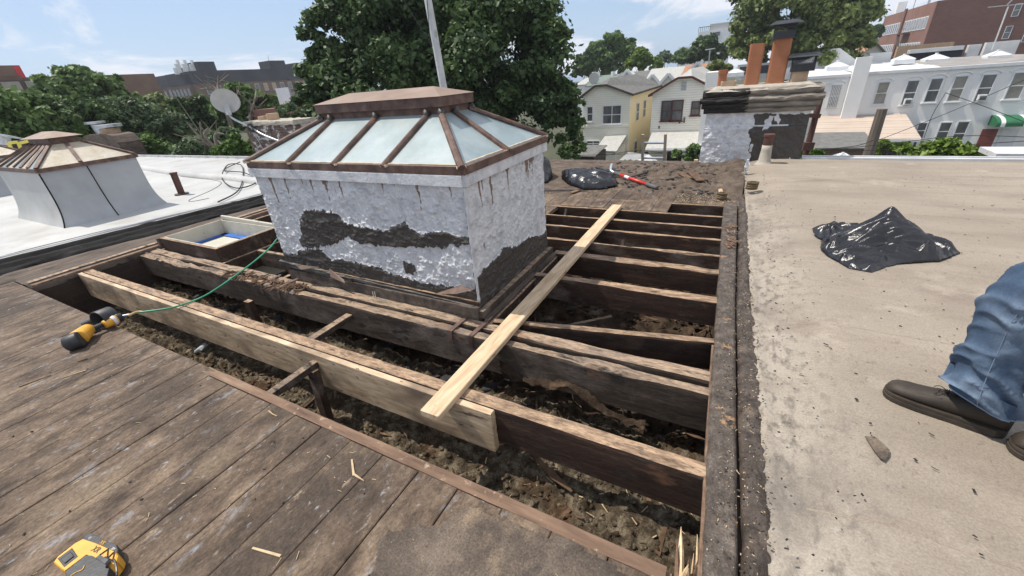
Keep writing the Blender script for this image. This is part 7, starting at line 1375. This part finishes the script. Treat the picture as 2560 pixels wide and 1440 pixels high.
tree('round_tree', 'tall yellow green tree left of centre of the far row roofs', [(1530, 115, 34), (1500, 140, 38), (1560, 140, 36), (1540, 170, 38), (1480, 165, 30), (1575, 110, 14)], 88, 'leaf_mid', 9000, .42, seed=15)
tree('round_tree', 'dark tree rising left of the yellow green tree', [(1462, 160, 28), (1475, 140, 18), (1455, 178, 24)], 80, 'leaf_dark', 4000, .40, seed=16)
tree('round_tree', 'lighter yellow tree right of the tall yellow green tree', [(1600, 150, 28), (1585, 165, 24), (1625, 168, 24), (1600, 130, 12), (1645, 160, 14)], 84, 'leaf_yellow', 5000, .38, seed=17)
tree('round_tree', 'dark tree below the white modern building', [(1765, 118, 30), (1785, 135, 30), (1745, 140, 24), (1730, 150, 18)], 95, 'leaf_dark', 5000, .44, seed=18)
tree('round_tree', 'small far tree in the gap above the light row roof', [(1662, 142, 14), (1650, 150, 12), (1676, 150, 12)], 130, 'leaf_grey', 1500, .55, seed=19)
tree('round_tree', 'low far tree beside the white block building', [(1706, 140, 18), (1690, 152, 14), (1715, 152, 14)], 120, 'leaf_mid', 1800, .5, seed=20)
tree('round_tree', 'small dark tree beside the brick apartment building', [(2195, 75, 12), (2185, 88, 12), (2178, 102, 10)], 135, 'leaf_dark', 1500, .6, seed=21)
tree('round_tree', 'small olive tree behind the white fire wall', [(1790, 170, 18), (1815, 175, 14), (1772, 178, 12)], 64, 'leaf_olive', 2000, .3, seed=22)
tree('yard_bush', 'loose bright green bush in front of the white house lower windows', [(2330, 375, 26), (2370, 372, 26), (2410, 385, 24), (2295, 390, 20), (2345, 395, 28), (2435, 398, 18), (2265, 378, 14)], 15, 'leaf_yellow', 2200, .07, cat='bush', seed=23, clump=.34)
tree('yard_bush', 'small bright plant at the foot of the iron post', [(2022, 385, 16), (2040, 388, 14), (2008, 380, 12)], 12, 'leaf_bright', 700, .05, cat='bush', seed=24)
tree('yard_bush', 'green bush in the yard between the pole and the patio roof', [(2205, 362, 12), (2240, 372, 14), (2190, 378, 12), (2260, 365, 10)], 26, 'leaf_yellow', 1500, .10, cat='bush', seed=25)
tree('yard_bush', 'flowering bush beside the ladder behind the parapet', [(1690, 385, 12), (1735, 375, 16), (1750, 390, 14), (1720, 395, 12)], 20, 'leaf_mid', 1500, .08, cat='bush', seed=26)
tree('yard_bush', 'low vine along the rear parapet left of the ladder', [(1575, 405, 6), (1560, 407, 5), (1592, 406, 5), (1545, 408, 4)], 9.5, 'leaf_mid', 500, .03, trunk=False, cat='vine', seed=27)
tree('climbing_vine', 'green vine covering the post at the left of the cream house', [(1442, 235, 14), (1448, 260, 16), (1440, 285, 16), (1450, 310, 16), (1438, 340, 20), (1445, 372, 22), (1420, 385, 26)], 26, 'leaf_mid', 3500, .10, cat='vine', seed=28)
# bare dead tree
def bare(label, root, tips, dist, seed):
    r = np.random.default_rng(seed); g = []; rt_ = PD(*root, dist); t = thing('bare_tree', rt_ * [1, 1, 0] + [0, 0, GZ], label, 'tree'); g.append(tube([rt_ * [1, 1, 0] + [0, 0, GZ], rt_], [.16, .10], 7))
    for u, v in tips:
        p = PD(u, v, dist + r.uniform(-1, 1)); md = (rt_ + p) / 2 + r.normal(size=3) * .25; g.append(tube(spline([rt_, md, p], 8), list(np.linspace(.07, .02, 8)), 5))
        for k in range(3): s_ = md * (1 - k / 5) + p * k / 5; g.append(tube([s_, s_ + r.normal(size=3) * .35 + [0, 0, .2]], [.018, .008], 4))
    mk('limbs', join(*g), 'bark_pale', t)
bare('bare dead tree with spreading twigs in front of the burned building', (548, 232), [(485, 186), (510, 200), (545, 188), (572, 186), (530, 205), (600, 205), (500, 222)], 30, 1)
bare('pale forked bare trunk right of the satellite dish', (625, 292), [(625, 245), (645, 238), (668, 246), (605, 240), (640, 225)], 26, 2)
bare('grey dead twigs hanging below the satellite dish', (545, 375), [(500, 305), (520, 320), (560, 335), (535, 345), (470, 310)], 18, 3)

# ---- air
hz = mk('haze', box(-420, 420, -30, 420, -7.6, 40), 'cable', kind='stuff', label='thin pale summer haze over the neighbourhood', cat='haze')
mh = bpy.data.materials.new('haze_air'); mh.use_nodes = True; nn_ = mh.node_tree.nodes; nn_.remove(nn_['Principled BSDF']); pv = nn_.new('ShaderNodeVolumePrincipled')
pv.inputs['Color'].default_value = (.86, .92, 1, 1); pv.inputs['Density'].default_value = .00045; pv.inputs['Anisotropy'].default_value = .2; mh.node_tree.links.new(pv.outputs[0], nn_['Material Output'].inputs['Volume'])
hz.data.materials.clear(); hz.data.materials.append(mh)
